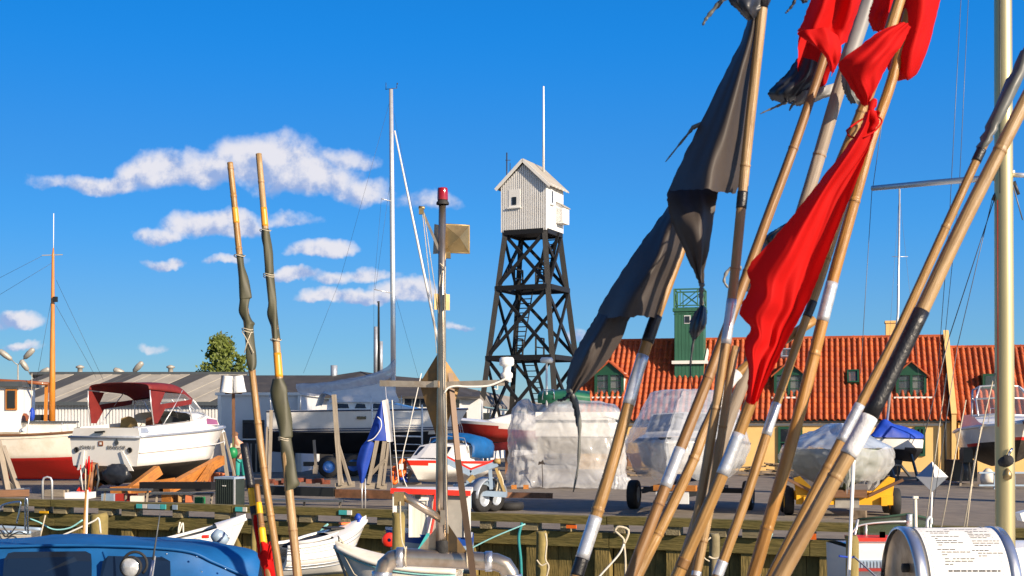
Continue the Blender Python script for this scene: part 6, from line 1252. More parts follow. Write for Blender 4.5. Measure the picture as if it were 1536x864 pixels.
rope([(475, 803), (484, 795), (492, 786), (486, 790), (478, 800)], 23, .014, 'cyan_rope', 'turquoise line coiled above the middle white dinghy')
# ladder hoop, tags on the rail
m = MB(); m.tube([W(64, 758, 30), W(64, 722, 30), W(66, 717, 30), W(71, 715.5, 30), W(76, 717, 30), W(78, 722, 30), W(78, 758, 30)], .025, 8); one(m, 'ladder_hoop', 'alu', 'bent white handrail of a quay ladder at the left', 'handrail')
def tag_(px0, px1, dy, h, mt, label):
    t0, t1 = qt(px0), qt(px1); m = MB(); m.box(q((t0 + t1) / 2, -.115, QZ - .075 + dy), (t1 - t0, .02, h), QAX); one(m, 'painted_tag', mt, label, 'tag', 'coloured tags nailed to the quay rail')
tag_(210, 219, 0, .09, 'teal_paint', 'teal tag on the rail, leftmost of the coloured tags'); tag_(219.3, 226, 0, .09, 'cream_plastic', 'cream tag next to the leftmost teal tag'); tag_(227, 245, 0, .10, 'pale_blue_steel', 'pale blue tag, widest of the tags'); tag_(246, 254, 0, .1, 'teal_paint', 'small teal tag beside the widest pale blue one'); tag_(264, 271, 0, .1, 'pale_blue_steel', 'small pale blue tag above the white tied rope')
tag_(358, 369, 0, .09, 'teal_paint', 'teal tag below the dark green cabinet'); tag_(369.3, 375, 0, .09, 'cream_plastic', 'cream tag below the dark green cabinet'); tag_(513, 525, .0, .09, 'teal_paint', 'teal tag on the rail between the middle dinghy and the timber props'); tag_(525.3, 532, .0, .09, 'label_paper', 'white tag on the rail between the middle dinghy and the timber props')
tag_(853, 868, -.13, .06, 'orange_plastic', 'orange strip under the rail right of the lone post'); tag_(1212, 1226, -.16, .1, 'orange_plastic', 'orange strip below the rail under the yellow trailer'); tag_(65, 78, -.2, .05, 'yellow_band', 'yellow strip at the foot of the quay ladder')
# marker sticks with red flags
rs_ = thing('red_marker_sticks', 'bundle of thin sticks topped by narrow red flags in front of the motor cruiser', 'marker stick', V(W(128, 806, 24)))
for a, b, mt, r_ in (((116, 950), (130, 735), 'bamboo_honey', .03), ((126, 950), (131, 735), 'white_paint', .022), ((124, 735), (120.5, 700), 'white_paint', .010), ((128, 740), (128.5, 700), 'rope', .012), ((131, 738), (137, 696), 'orange_wood', .014)):
    m = MB(); m.rod(W(*a, 24), W(*b, 24), r_, 6); m.build('stick', mt, rs_)
for x, y0, y1, w_ in ((120.5, 697, 712, 1.2), (129, 689, 704, 1.5), (133, 684, 712, 2.4), (137.5, 690, 708, 1.4)):
    m = MB(); k = 24 / F; m.tube([W(x - .5, y1, 24), W(x, (y0 + y1) / 2, 24), W(x + .6, y0, 24)], [w_ * k * .6, w_ * k, w_ * k * .4], 6); m.build('red_flag', 'red_cloth', rs_)
# ---- open boats
def openboat(name, label, T, L, B, zs, zk, mt, mt2, gun, deckf=.35, cat='dinghy', clink=5, vc=.5, p=2.0, rake=.4, tr=.8):
    t_ = thing(name, label, cat, T(L / 2, 0, -1.6 + 0)); rows = hullrows(L, B, zs, zk, tm=.45, p=p, tr=tr, rake=rake, vc=vc, cb=.88, n=22, mvs=10)
    m = MB(); hull(m, T, rows, None); m.build('hull', mt, t_)
    inn = [[(x, y * .93, z + (.05 if abs(y) > .9 * abs(r[0][1]) else .09)) for x, y, z in r] for r in rows]
    m = MB(); hull(m, T, [[(x, y, min(z, rr[0][2] - .0)) for x, y, z in r] for r, rr in zip(inn, rows)], None); m.build('inner_skin', mt2, t_)
    for sg in (-1, 1):
        m = MB(); m.tube([T(*q_) for q_ in sheer(rows, sg, .01)], .035, 6); m.build('gunwale', gun, t_)
        for c in range(clink):
            i = 1 + c * 1.7; j = int(i); m = MB(); m.tube([T(*( (r[j][0], r[j][1] * 1.012, r[j][2]) if sg < 0 else (r[-1 - j][0], r[-1 - j][1] * 1.012, r[-1 - j][2]))) for r in rows[:-1]], .010, 4); m.build('strake', 'galv', t_)
    if deckf: k = int(22 * (1 - deckf)); m = MB(); deckgrid(m, T, rows, .03, 0, k, crown=.07); m.build('fore_deck', mt, t_)
    for x in (.32, .55): i = int(22 * x); r = rows[i]; m = MB(); m.bar(T(r[0][0], r[0][1] * .9, r[0][2] - .16), T(r[-1][0], r[-1][1] * .9, r[-1][2] - .16), .22, .04); m.build('thwart', 'grey_wood', t_)
    return t_, rows
# middle white dinghy
Y = 21; T = frame(((418 - CX) * Y / F, Y, 0), R(34))
d1, rw = openboat('white_dinghy', 'white clinker dinghy with covered foredeck and blue tie at its bow, moored mid left', T, 1.55, .85, lambda t: .05 + .42 * t ** 2 * .8, lambda t: -.45, 'white_gel', 'black_paint', 'white_plastic', .5)
m = MB(); g = []
for i in range(25):
    a = 2 * pi * i / 24; c = T(.66 + .40 * cos(a), .27 * sin(a), .17 + .08 * (cos(a))); g.append(c)
m.tube(g, .035, 8); m.build('hatch_coaming', 'white_gel', d1); m = MB(); m.add(g[:-1], [tuple(range(24))]); m.build('hatch_opening', 'dark_hole', d1)
m = MB(); m.lathe([(.0, 0), (.05, .02), (.06, .08), (.03, .13), (.0, .14)], T(1.4, 0, .38), n=10); m.tube([T(1.35, -.1, .38), T(1.45, 0, .46), T(1.5, .12, .38)], .02, 6); m.build('blue_tie', 'blue_cover', d1); m = MB(); m.box(T(1.2, .05, .36), (.2, .1, .03), axes(R(34))); m.build('orange_patch', 'orange_plastic', d1)
m = MB(); m.box(T(.95, .0, .30), (.24, .34, .03), axes(R(34))); m.build('black_patch', 'black_rubber', d1)
# white rowing boat with its bow to the left
Y = 18; T = frame(((690 - CX) * 17.0 / F, 16.8, 0), R(171))
d2, rw = openboat('white_rowing_boat', 'white rowing boat with turquoise rim passing behind the stainless pipe, bow to the left', T, 1.62, .66, lambda t: .135 + .27 * t ** 2.2, lambda t: -.42, 'old_white', 'old_white', 'old_white', .999, clink=0, tr=.7)
for sg in (-1, 1): m = MB(); m.tube([T(*q_) for q_ in sheer(rw, sg, -.035, 1.02)], .012, 5); m.build('turquoise_line', 'cyan_rope', d2)
m = MB(); m.tube([T(1.62, 0, .40), T(1.50, .0, .1), T(1.35, 0, -.4)], .02, 6); m.build('stem', 'grey_wood', d2)
m = MB(); m.tube([T(1.55, 0, .40), T(1.58, .0, .55), T(1.5, .02, .46)], .012, 6); m.tube([T(1.5, .1, .36), T(1.3, .25, .1), T(1.0, .34, -.1), T(.8, .34, -.12)], .008, 5); m.build('painter', 'rope', d2)
# dinghy with outboard behind the blue canopy
Y = 22; T = frame(((220 - CX) * Y / F, Y, 0), R(20))
d3, rw = openboat('outboard_dinghy', 'white dinghy with a pale blue outboard motor, half hidden behind the blue canopy', T, 1.62, .8, lambda t: -.02 + .38 * t ** 1.3, lambda t: -.5, 'white_gel', 'black_paint', 'white_plastic', .28, clink=0)
o = W(329, 806, 21.2); m = MB(); m.lathe([(.02, -.14), (.10, -.13), (.115, -.06), (.115, .04), (.09, .11), (.03, .13), (0, .13)], o, (-.55, -.35, .55), 14); om_ = m.build('outboard_cowl', 'pale_blue_steel', d3)
m = MB(); m.lathe([(.117, -.02), (.12, 0), (.117, .02)], o, (-.55, -.35, .55), 14); m.build('cowl_band', 'navy_paint', om_)
m = MB(); m.bar(W(344, 806, 21.2), W(349, 784, 21.2), .035, .05); m.build('tiller', 'white_plastic', d3); m = MB(); m.box(W(308, 805, 21.6), (.1, .1, .05)); m.build('fuel_cap', 'red_paint', d3)
# left grey boat
Y = 24; T = frame(((54 - CX) * Y / F, Y, 0), R(186))
d4, rw = openboat('grey_boat', 'grey decked boat with bent steel rails at the far left, above the blue canopy', T, 3.2, 1.3, lambda t: .04 + .15 * t, lambda t: -.7, 'lamp_grey', 'grey_cloth', 'pale_blue_steel', 0, 'boat', 0, tr=.55)
m = MB(); deckgrid(m, T, rw, -.06); m.build('deck', 'grey_cloth', d4)
P_ = lambda px, py: W(px, py, 23.6)
for pts in ([(-6, 790), (0, 764), (6, 757), (26, 753), (31, 757), (25, 785)], [(38, 798), (38, 754), (41, 752), (42, 800)]): m = MB(); m.tube(curve([P_(*p) for p in pts], 24), .018, 6); m.build('rail', 'chrome', d4)
for pts in ([(0, 795), (10, 805), (28, 798), (40, 802)], [(2, 786), (14, 800), (24, 790)]): m = MB(); m.tube(curve([W(p[0], p[1], 23.4) for p in pts], 14), .012, 5); m.build('rope_netting', 'black_rubber', d4)
# red trimmed cabin boat behind the stainless mast
Y = 21.5; k = Y / F; cbx = thing('trimmed_cabin_boat', 'little white wheelhouse boat with bright red roof edge and blue hull, behind the stainless mast', 'cabin boat', W(645, 830, Y))
T = frame(((708 - CX) * k, Y + .55, 0), R(180)); rows = hullrows(1.45, 1.15, lambda t: .14 + .10 * t, lambda t: -.5, tm=.4, p=2.2, tr=.8, rake=.2, n=14)
m = MB(); hull(m, T, rows, lambda c: 1 if c[2] > .02 else 0); m.build('hull', ['pale_blue_steel', 'royal_paint'], cbx); m = MB(); deckgrid(m, T, rows, 0); m.build('deck', 'white_gel', cbx)
zt, zb = CH + (HZ - 741) * k, CH + (HZ - 806) * k
for pa, pb in ((589, 595), (613, 618), (640, 648), (696, 706)): pbox(pa, pb, 741, 806, Y, .06, 'white_paint', 'corner_post', cbx)
m = MB(); m.box((W(648, 0, Y).x, Y + .45, zt + .035), (118 * k, 1.0, .07)); m.build('roof', 'white_paint', cbx)
m = MB(); m.bar(W(586, 736, Y - .06), W(706, 740, Y - .06), .05, .085); m.build('roof_edge', 'red_paint', cbx)
pbox(618, 640, 750, 806, Y + .02, .03, 'curtain', 'window_pane', cbx); pbox(597, 613, 752, 800, Y + .02, .03, 'window_glass', 'window_pane', cbx); pbox(648, 696, 741, 806, Y + .03, .03, 'lamp_grey', 'side_panel', cbx); pbox(612, 650, 744, 751, Y - .01, .05, 'white_paint', 'window_rail', cbx)
m = MB(); m.bar(W(655, 741, Y - .08), W(652, 768, Y - .08), .07, .03); m.bar(W(652, 770, Y - .08), W(645, 805, Y - .1), .06, .03); m.build('red_trim', 'red_paint', cbx)
m = MB(); m.prism([W(646, 800, Y - .12), W(652, 803, Y - .12), W(630, 829, Y - .12), W(626, 829, Y - .12)], (0, .05, 0)); m.build('bow_board', 'white_paint', cbx); m = MB(); m.prism([W(640, 800, Y - .13), W(646, 800, Y - .13), W(628, 828, Y - .13), W(624, 828, Y - .13)], (0, .05, 0)); m.build('turquoise_trim', 'teal_paint', cbx)
m = MB(); m.lathe([(.03, -.03), (.10, -.025), (.12, 0), (.10, .025), (.03, .03)], W(584, 810, Y - .3), (0, -1, 0), 16); m.build('red_fender', 'red_paint', cbx)
m = MB(); m.box(W(627, 745, Y - .06), (.09, .05, .07)); m.build('lamp', 'black_paint', cbx); m = MB(); m.rod(W(593, 806, Y - .1), W(592, 768, Y - .1), .014, 6); m.build('boat_hook', 'orange_wood', cbx)
# red and white boat with netting rail at the right
Y = 12.6; k = Y / F; nb = thing('netted_boat', 'white boat with red stripes and dark green netting rail, behind the white canister', 'boat', W(1320, 880, Y))
T = frame(((1276 - CX) * k, Y + .4, 0), R(4)); rows = hullrows(2.2, 1.0, lambda t: .80, lambda t: -.6, tm=.4, p=2.2, tr=.9, rake=.2, n=14)
m = MB(); hull(m, T, rows, lambda c: 1 if .58 < c[2] < .70 else 0); m.build('hull', ['white_gel', 'red_hull'], nb); m = MB(); deckgrid(m, T, rows, 0); m.build('deck', 'white_gel', nb)
pbox(1283, 1345, 811, 840, Y, .3, 'white_paint', 'wheelhouse', nb); pbox(1281, 1348, 807, 812, Y - .04, .36, 'red_paint', 'roof_edge', nb); pbox(1289, 1297, 826, 838, Y - .03, .03, 'orange_plastic', 'red_panel', nb); pbox(1276, 1345, 840, 852, Y - .05, .1, 'pale_blue_steel', 'side_band', nb); pbox(1274, 1345, 853, 857, Y - .12, .1, 'red_hull', 'stripe', nb)
pbox(1284, 1292, 824, 836, Y - .02, .02, 'dark_glass', 'port_glass', nb)
m = MB()
for px in range(1280, 1330, 5): m.bar(W(px, 842, Y - .07), W(px, 851, Y - .07), .006, .006)
m.build('vent_slots', 'slate', nb)
NY = 12.9; tl_ = [(1287, 779), (1330, 775), (1363, 771), (1400, 779)]; m = MB(); g = [[W(px, py, NY) for px, py in tl_], [W(px, 812, NY) for px, py in tl_]]; m.grid([curve(r, 16) for r in g]); m.build('netting', 'netting', nb)
m = MB(); m.tube(pxcurve(tl_, NY - .02), .012, 6); m.build('top_rail', 'net_green', nb); m = MB(); m.tube(pxcurve([(1277, 800), (1290, 788), (1330, 783), (1362, 782)], NY - .03, 14), .010, 6); m.build('rail', 'alu', nb)
for a, b, r9 in (((1299, 811), (1299, 787), .012), ((1287, 779), (1277, 830), .012), ((1364, 771), (1364, 790), .03)): m = MB(); m.rod(W(*a, NY - .03), W(*b, NY - .03), r9, 6); m.build('stanchion', 'alu', nb); pbox(1321, 1328, 798, 811, Y - .02, .04, 'label_paper', 'sign', nb)
# ================================================================== yard clutter
kb = thing('electric_cabinet', 'dark green ribbed electric cabinet with pale lid on the quay edge', 'cabinet', gp(346, 31))
Y = 31; m = MB(); zt = CH + (HZ - 718) * Y / F; A_ = axes(R(-24)); c = gp(345, 31.1, zt / 2); m.box(c, (.52, .42, zt), A_); m.build('case', 'dark_green_box', kb)
for i in range(9): m = MB(); m.box(c + A_[0] * (-.23 + i * .0575) - A_[1] * .215, (.022, .02, zt - .06), A_); m.build('rib', 'dark_green_box', kb)
m = MB(); m.box(c + V((0, 0, zt / 2 + .02)), (.56, .46, .05), A_); m.build('lid', 'pale_blue_steel', kb); m = MB(); m.box(c + A_[0] * .268 - A_[1] * .2, (.03, .04, zt), A_); m.build('corner_strip', 'alu', kb)
for i in (-.03, .03): m = MB(); m.box(c + A_[0] * i - A_[1] * .232 + V((0, 0, zt * .27)), (.035, .012, .02), A_); m.build('label_plate', 'label_paper', kb)
def beam(px0, y0, px1, y1, Y0, Y1, w_, h_, mt, label, name='beam', cat='beam', g=None):
    m = MB(); m.bar(W(px0, y0, Y0), W(px1, y1, Y1), w_, h_); return one(m, name, mt, label, cat, g)
beam(212, 728, 319, 728, 33.5, 33, .2, .17, 'black_timber', 'black beam lying left of the dark green cabinet')
beam(388, 735, 502, 738, 32.5, 32, .2, .22, 'black_paint', 'long dark steel box beam right of the cabinet')
beam(505, 740, 668, 744, 32, 31, .16, .2, 'rust_steel', 'red brown girder carrying the timber props', cat='girder')
for i, (px, y) in enumerate(((430, 721), (440, 724), (452, 720), (466, 722), (478, 721), (488, 723), (405, 722), (418, 724))):
    m = MB(); m.box(W(px, y, 33.6 + .1 * (i % 3)), (.24, .12, .11), axes(R(random.uniform(-12, 12)))); one(m, 'loose_brick', 'terracotta_old', 'weathered red brick in the row lying on the dark box beam', 'brick', 'red bricks lying in a row behind the dark beam')
def prop(label, legs, Y, foot=None):
    t_ = thing('timber_prop', label, 'prop', W(legs[0][1][0], legs[0][1][1], Y), 'grey timber props stacked by the quay')
    for a, b, w_ in legs: m = MB(); m.bar(W(*a, Y), W(*b, Y - .05), w_, w_); m.build('baulk', 'grey_wood', t_)
    if foot: m = MB(); m.bar(W(*foot[0], Y), W(*foot[1], Y), .1, .14); m.build('foot', 'grey_wood', t_)
prop('tall timber prop with a slanting brace under the yacht, left of the blue flag', [((501, 592), (511, 728), .11), ((504, 655), (526, 727), .07), ((509, 700), (514, 725), .05)], 33, ((503, 729), (532, 726)))
prop('pair of timber props crossing behind the blue flag', [((566, 660), (553, 726), .09), ((577, 662), (568, 732), .10), ((583, 664), (575, 728), .06), ((556, 712), (578, 690), .08)], 33, ((540, 728), (580, 730)))
prop('two thin weathered props leaning by the garage door', [((331, 650), (341, 715), .10), ((336, 648), (352, 714), .06)], 42)
prop('thin props standing right of the paired left poles', [((407, 615), (404, 720), .09), ((401, 640), (399, 722), .06)], 40)
prop('bent pale timber knee by the orange life buoys', [((612, 692), (622, 700), .07), ((622, 698), (609, 722), .09), ((604, 726), (632, 725), .06)], 34)
prop('short prop with a mossy foot under the yacht hull', [((471, 660), (474, 700), .09), ((474, 698), (473, 711), .16)], 47)
# blue and white flag on a pole
bf = thing('club_flag', 'drooping blue and white flag with a white ring, in front of the yacht', 'flag', W(590, 735, 30))
m = MB(); m.tube([W(578, 580, 30), W(583, 640, 30), W(590, 760, 30)], .012, 6); m.build('staff', 'alu', bf)
Yf = 29.9; fl = lambda rows_, mt, nm, nv=16: MB().grid(patch([[W(p[0], p[1], Yf + (p[2] if len(p) > 2 else 0)) for p in r] for r in rows_], 10, nv)).build(nm, mt, bf)
fl([[(573, 601), (577, 600), (582, 598)], [(576, 625, -.04), (581, 625, .04), (586, 625)], [(579, 650), (584, 650, .05), (589, 650)], [(580, 662), (585, 663, .03), (590, 662)]], 'white_cloth', 'white_band')
fl([[(571, 604), (572, 603), (574, 602)], [(564, 622, .05), (570, 624, -.05), (576, 625)], [(556, 645, .05), (566, 648, -.08), (579, 648)], [(550, 660, .04), (562, 661, -.08), (580, 661)]], 'blue_flag', 'blue_field')
fl([[(550, 660, .02), (555, 662, -.05), (561, 663)], [(541, 672, .02), (550, 674, -.08), (560, 672)], [(535, 695, .02), (544, 697, -.08), (554, 695)], [(538, 712, .02), (543, 714, -.06), (549, 712)], [(540, 724), (542, 725, -.03), (545, 724)]], 'blue_flag', 'blue_end', 20)
m = MB(); m.tube(pxcurve([(566, 625), (571, 630), (572, 640), (567, 650), (560, 658), (551, 662)], Yf - .14, 20), .012, 5); m.build('white_ring', 'white_paint', bf)
for px in (543, 548): m = MB(); m.rod(W(px, 718, 30), W(px, 766, 30), .014, 6); m.build('stick', 'alu', bf)
# white steel ladder frame beside the yacht
lf = thing('steel_ladder', 'tall white steel ladder frame standing against the yacht side', 'ladder', gp(596, 46))
for px, y0 in ((558, 606), (633, 607)): m = MB(); m.rod(W(px, y0, 46), W(px, 702 if px > 600 else 664, 46), .03, 8); m.build('upright', 'white_paint', lf)
for y in (617, 627, 637, 654, 666, 676, 686, 696): m = MB(); m.rod(W(559 if y < 640 else 590, y, 46), W(633, y + 1, 46), .016 if y != 654 else .03, 6); m.build('rung', 'white_paint', lf)
ob_ = [(592, 713, 'vertical orange life buoy by the blue tarpaulin'), (603, 702, 'orange life buoy with white band, right of the other')]
for px, py, lab in ob_:
    m = MB(); c = W(px, py, 33.5); rr = [c + V((cos(a) * .07, sin(a) * .12, sin(a) * .0 + cos(a) * 0 + (.19 * sin(a)))) for a in [2 * pi * i / 18 for i in range(19)]]; m.tube(rr, .05, 8); one(m, 'life_buoy', 'orange_plastic', lab, 'life buoy', 'orange life buoys by the ladder frame')
m = MB(); c = W(602, 700, 33.2); m.box(c, (.1, .06, .14)); one(m, 'white_box', 'label_paper', 'small white box hanging before the right hand orange life buoy', 'box')
m = MB(); m.grid(patch([[W(596, 708, 34), W(604, 706, 33.8), W(610, 712, 34)], [W(594, 722, 33.8), W(603, 720, 33.6), W(612, 724, 33.8)]], 8, 8)); one(m, 'blue_tarpaulin', 'blue_cover', 'blue tarpaulin bundled under the orange life buoys', 'tarpaulin', solid=.03)
rope([(632, 560), (614, 640), (603, 690), (606, 720), (622, 752)], 30, .012, 'white_rope', 'pale line hanging slanted in front of the ladder frame'); rope([(588, 600), (592, 660), (598, 725)], 33, .014, 'white_rope', 'grey hose hanging beside the blue and white flag')
# brown mast post with two white buckets
bkp = thing('bucket_post', 'thin brown post beside the garage holding up two white buckets', 'post', gp(351, 45))
m = MB(); m.bar(gp(351, 45), W(350, 566, 45), .09, .09); m.bar(W(338, 590, 45.1), W(363, 590, 45.1), .05, .05); m.build('post', 'brown_wood', bkp)
for px, tl0, lab in ((340, .10, 'white bucket hung upside down, left of the thin brown post'), (360, -.12, 'white bucket hung upside down, right of the thin brown post')):
    m = MB(); c = W(px, 589, 44.8); ax_b = V((tl0, 0, 1)); m.lathe([(.21, 0), (.215, .02), (.20, .1), (.195, .11), (.17, .52), (.165, .56), (.0, .57)], c, ax_b, 20); one(m, 'bucket', 'white_plastic', lab, 'bucket', 'white buckets on the brown post')
# garden pots and white sacking under the cruiser bow
for i, (px, py, lab) in enumerate(((303, 709, 'terracotta pot, leftmost under the cruiser bow'), (314, 709, 'terracotta pot in the middle under the cruiser bow'), (328, 709, 'terracotta pot nearest the garage'))):
    m = MB(); z0 = gp(px, 42.5); m.lathe([(.10, 0), (.16, .34), (.18, .34), (.18, .4), (.14, .4), (.1, .05)], z0, (0.05 * (i - 1), 0, 1), 14); one(m, 'plant_pot', 'terracotta', lab, 'pot', 'terracotta pots beneath the cruiser')
for pts, lab in (([[(292, 690), (303, 684), (314, 690)], [(290, 700), (303, 698), (318, 698)]], 'white sheet draped over the leftmost terracotta pot'), ([[(318, 650), (330, 640), (338, 648)], [(312, 676), (326, 672), (336, 676)], [(305, 690), (318, 690), (328, 688)]], 'white tarpaulin hanging below the cruiser bow')):
    m = MB(); m.grid(patch([[W(a, b, 42.2 + .15 * MN.noise(V((a * .2, b * .1, 0)))) for a, b in r] for r in pts], 10, 10)); one(m, 'white_sheet', 'white_cloth', lab, 'sheet', solid=.02)
# person by the garage
pe = thing('person', 'person in cream shirt and teal trousers bending by the garage door', 'person', gp(361, 45.5))
def skin(verts, edges, radii, name, mt, parent, sub=1):
    me = bpy.data.meshes.new(name); org = ORG[parent.name]; me.from_pydata([V(v) - org for v in verts], edges, []); o = bpy.data.objects.new(name, me); S.collection.objects.link(o); o.parent = parent; ORG[o.name] = org
    me.materials.append(M[mt]); md = o.modifiers.new('skin', 'SKIN'); md.use_smooth_shade = True
    for i, r in enumerate(radii): me.skin_vertices[0].data[i].radius = (r, r)
    me.skin_vertices[0].data[0].use_root = True; sb_ = o.modifiers.new('sub', 'SUBSURF'); sb_.levels = sub; sb_.render_levels = sub; return o
b0 = gp(361, 45.5); pv = lambda x, y, z: b0 + V((x, y, z))
vs = [pv(0, 0, .80), pv(-.02, -.05, 1.0), pv(-.06, -.12, 1.2), pv(-.09, -.17, 1.34), pv(-.11, -.21, 1.43), pv(-.13, -.24, 1.53), pv(-.15, -.27, 1.62), pv(.10, -.14, 1.28), pv(.15, -.24, 1.02), pv(.06, -.36, .86), pv(.04, -.40, .78), pv(-.25, -.14, 1.26), pv(-.30, -.24, 1.0), pv(-.22, -.36, .84), pv(-.20, -.40, .76),
      pv(.09, 0, .76), pv(.11, -.04, .45), pv(.11, .03, .08), pv(.11, -.12, .04), pv(-.09, 0, .76), pv(-.10, -.06, .45), pv(-.10, .0, .08), pv(-.10, -.15, .04)]
es = [(0, 1), (1, 2), (2, 3), (3, 4), (4, 5), (5, 6), (3, 7), (7, 8), (8, 9), (9, 10), (3, 11), (11, 12), (12, 13), (13, 14), (0, 15), (15, 16), (16, 17), (17, 18), (0, 19), (19, 20), (20, 21), (21, 22)]
skin(vs, es, [.14, .14, .15, .10, .055, .09, .07, .06, .05, .04, .035, .06, .05, .04, .035, .085, .06, .045, .04, .085, .06, .045, .04], 'body', 'skin', pe, 2)
skin([pv(0, 0, .86), pv(-.02, -.05, 1.0), pv(-.06, -.12, 1.2), pv(-.09, -.16, 1.32), pv(.10, -.14, 1.28), pv(.15, -.23, 1.06), pv(-.25, -.14, 1.26), pv(-.30, -.23, 1.06)], [(0, 1), (1, 2), (2, 3), (3, 4), (4, 5), (3, 6), (6, 7)], [.165, .165, .175, .13, .085, .07, .085, .07], 'shirt', 'beige_cloth', pe, 2)
skin([pv(0, 0, .86), pv(.09, 0, .76), pv(.11, -.04, .45), pv(.11, .02, .16), pv(-.09, 0, .76), pv(-.10, -.06, .45), pv(-.10, .0, .16)], [(0, 1), (1, 2), (2, 3), (0, 4), (4, 5), (5, 6)], [.15, .11, .085, .075, .11, .085, .075], 'trousers', 'teal_cloth', pe, 2)
MB().lathe([(.0, .02), (.06, .01), (.105, -.04), (.11, -.09), (.10, -.12)], pv(-.15, -.25, 1.68), (-.1, -.1, 1), 12).build('hair', 'brown_wood', pe)
m = MB(); c = gp(349, 43.5, 1.0); m.lathe([(.0, -.18), (.12, -.14), (.17, 0), (.14, .14), (.05, .2), (.0, .2)], c, n=12); m.rod(c + V((0, 0, .15)), c + V((0, .1, .5)), .01, 5); one(m, 'green_can', 'green_plastic', 'green watering can hanging from the thin brown post', 'watering can')
# low benches and boards along the quay left
def trestle(px0, px1, Y0, ztop, label, mt='slate'):
    t_ = thing('low_trestle', label, 'trestle', gp((px0 + px1) / 2, Y0), 'low trestles on the quay'); m = MB(); m.bar(gp(px0, Y0, ztop), gp(px1, Y0 - .2, ztop), .3, .05); m.build('top', mt, t_)
    for px in (px0 + 6, (px0 + px1) / 2, px1 - 6):
        for s_ in (-.12, .12): m = MB(); m.bar(gp(px, Y0 + s_, 0), gp(px + 2, Y0 + s_ * .3, ztop), .04, .04); m.build('leg', 'grey_wood', t_)
trestle(228, 322, 32.2, .30, 'low dark trestle bench left of the dark green cabinet'); trestle(395, 515, 30.6, .22, 'low dark trestle right of the paired left poles'); trestle(150, 226, 33.2, .34, 'low trestle of dark boards below the cruiser stern')
pbox(97, 134, 739, 748, 31.5, .5, 'white_plastic', 'white_crate', None); o = bpy.data.objects['white_crate']; o['label'] = 'flat white crate by the red marker sticks'; o['category'] = 'crate'
deb = [(20, 738, 36, .8, 'brown_wood', 'dark baulk under the red bottom of the fishing boat'), (85, 736, 36, .6, 'grey_wood', 'pale timber block beneath the fishing boat keel'), (254, 734, 33.6, .3, 'orange_wood', 'orange timber offcut behind the black beam'), (272, 735, 33.5, .2, 'bamboo', 'honey timber offcut behind the black beam'), (284, 738, 33.4, .15, 'terracotta', 'small red offcut left of the green cabinet'), (190, 738, 34, .5, 'red_hull', 'red painted board below the cruiser stern'), (165, 740, 34, .35, 'pale_blue_steel', 'pale blue box below the sterndrive'), (206, 742, 33, .3, 'cream_plastic', 'cream block at the end of the black beam'), (452, 716, 37, .35, 'grey_wood', 'weathered plank behind the red bricks'), (300, 744, 32.5, .2, 'green_plastic', 'green can under the low trestle bench'), (660, 727, 34, .3, 'slate', 'dark block behind the stainless mast'), (1290, 772, 27.5, .25, 'debris', 'brown block between the yellow bolsters')]
for px, py, Y_, w_, mt, lab in deb:
    m = MB(); p = gp(px, Y_); m.box(p + V((0, 0, .1)), (w_, .25, .18), axes(R(random.uniform(-25, 25)))); one(m, 'timber_offcut' if 'can' not in lab else 'paint_can', mt, lab, 'offcut' if 'can' not in lab else 'can')
# debris along the yellow wall
def heap(px, Y_, w_, h_, label, n=22):
    t_ = None; m = MB(); rd = random.Random(px)
    for i in range(n):
        c = gp(px, Y_) + V((rd.uniform(-w_, w_), rd.uniform(-.4, .4), rd.uniform(.03, h_))); m.bar(c - V((rd.uniform(.1, .4), 0, 0)), c + V((rd.uniform(.1, .4), rd.uniform(-.2, .2), rd.uniform(-.08, .08))), .08, .05)
    one(m, 'board_heap', 'debris', label, 'heap', kind='stuff')
heap(952, 50, .7, .4, 'heap of broken boards by the yellow wall, left of the trailer cruiser'); heap(1150, 50, .8, .5, 'heap of dark boards by the yellow wall, right of the trailer cruiser')
m = MB(); m.box(gp(950, 51, .55), (.55, .4, .55), axes(R(8))); one(m, 'brown_crate', 'brown_wood', 'brown wooden crate on the board heap by the yellow wall', 'crate')
wbn = thing('garden_table', 'dark table standing by the wall right of the green boat', 'table', gp(1340, 44)); m = MB(); m.bar(gp(1318, 44, .62), gp(1350, 44, .6), .5, .05); m.build('top', 'grey_wood', wbn)
for px in (1322, 1347): m = MB(); m.bar(gp(px, 44, 0), gp(px, 44, .6), .05); m.build('leg', 'black_paint', wbn)
# ================================================================== near boats
# blue canopied boat
cbt = thing('canopied_boat', 'boat under a royal blue canvas canopy with dark windows and a searchlight, bottom left', 'boat', V((-2.6, 8.4, -1.65)))
T = frame((-1.55, 8.5, 0), R(180)); rows = hullrows(6.2, 2.2, lambda t: .35 + .2 * t, lambda t: -1.9, tm=.4, p=2.2, tr=.85, rake=.6, n=14)
m = MB(); hull(m, T, rows, None); m.build('hull', 'white_gel', cbt); m = MB(); deckgrid(m, T, rows, -.05); m.build('deck', 'white_gel', cbt)
Pc = lambda px, py, Y_: W(px, py, Y_)
xs = [(-420, 0), (-160, 1), (0, 0), (110, 1), (225, 0), (300, 1), (350, 0), (378, 0), (388, 0)]
back = [(-420, 812, 8.9), (-160, 809, 8.9), (0, 808.5, 8.9), (110, 802, 8.9), (225, 806, 8.85), (300, 811, 8.8), (350, 818, 8.7), (376, 824, 8.55), (388, 832, 8.4)]
mid = [(-420, 816, 8.3), (-160, 812, 8.3), (0, 812, 8.3), (110, 806, 8.3), (225, 809, 8.25), (300, 815, 8.2), (352, 822, 8.15), (380, 830, 8.1), (390, 842, 8.1)]
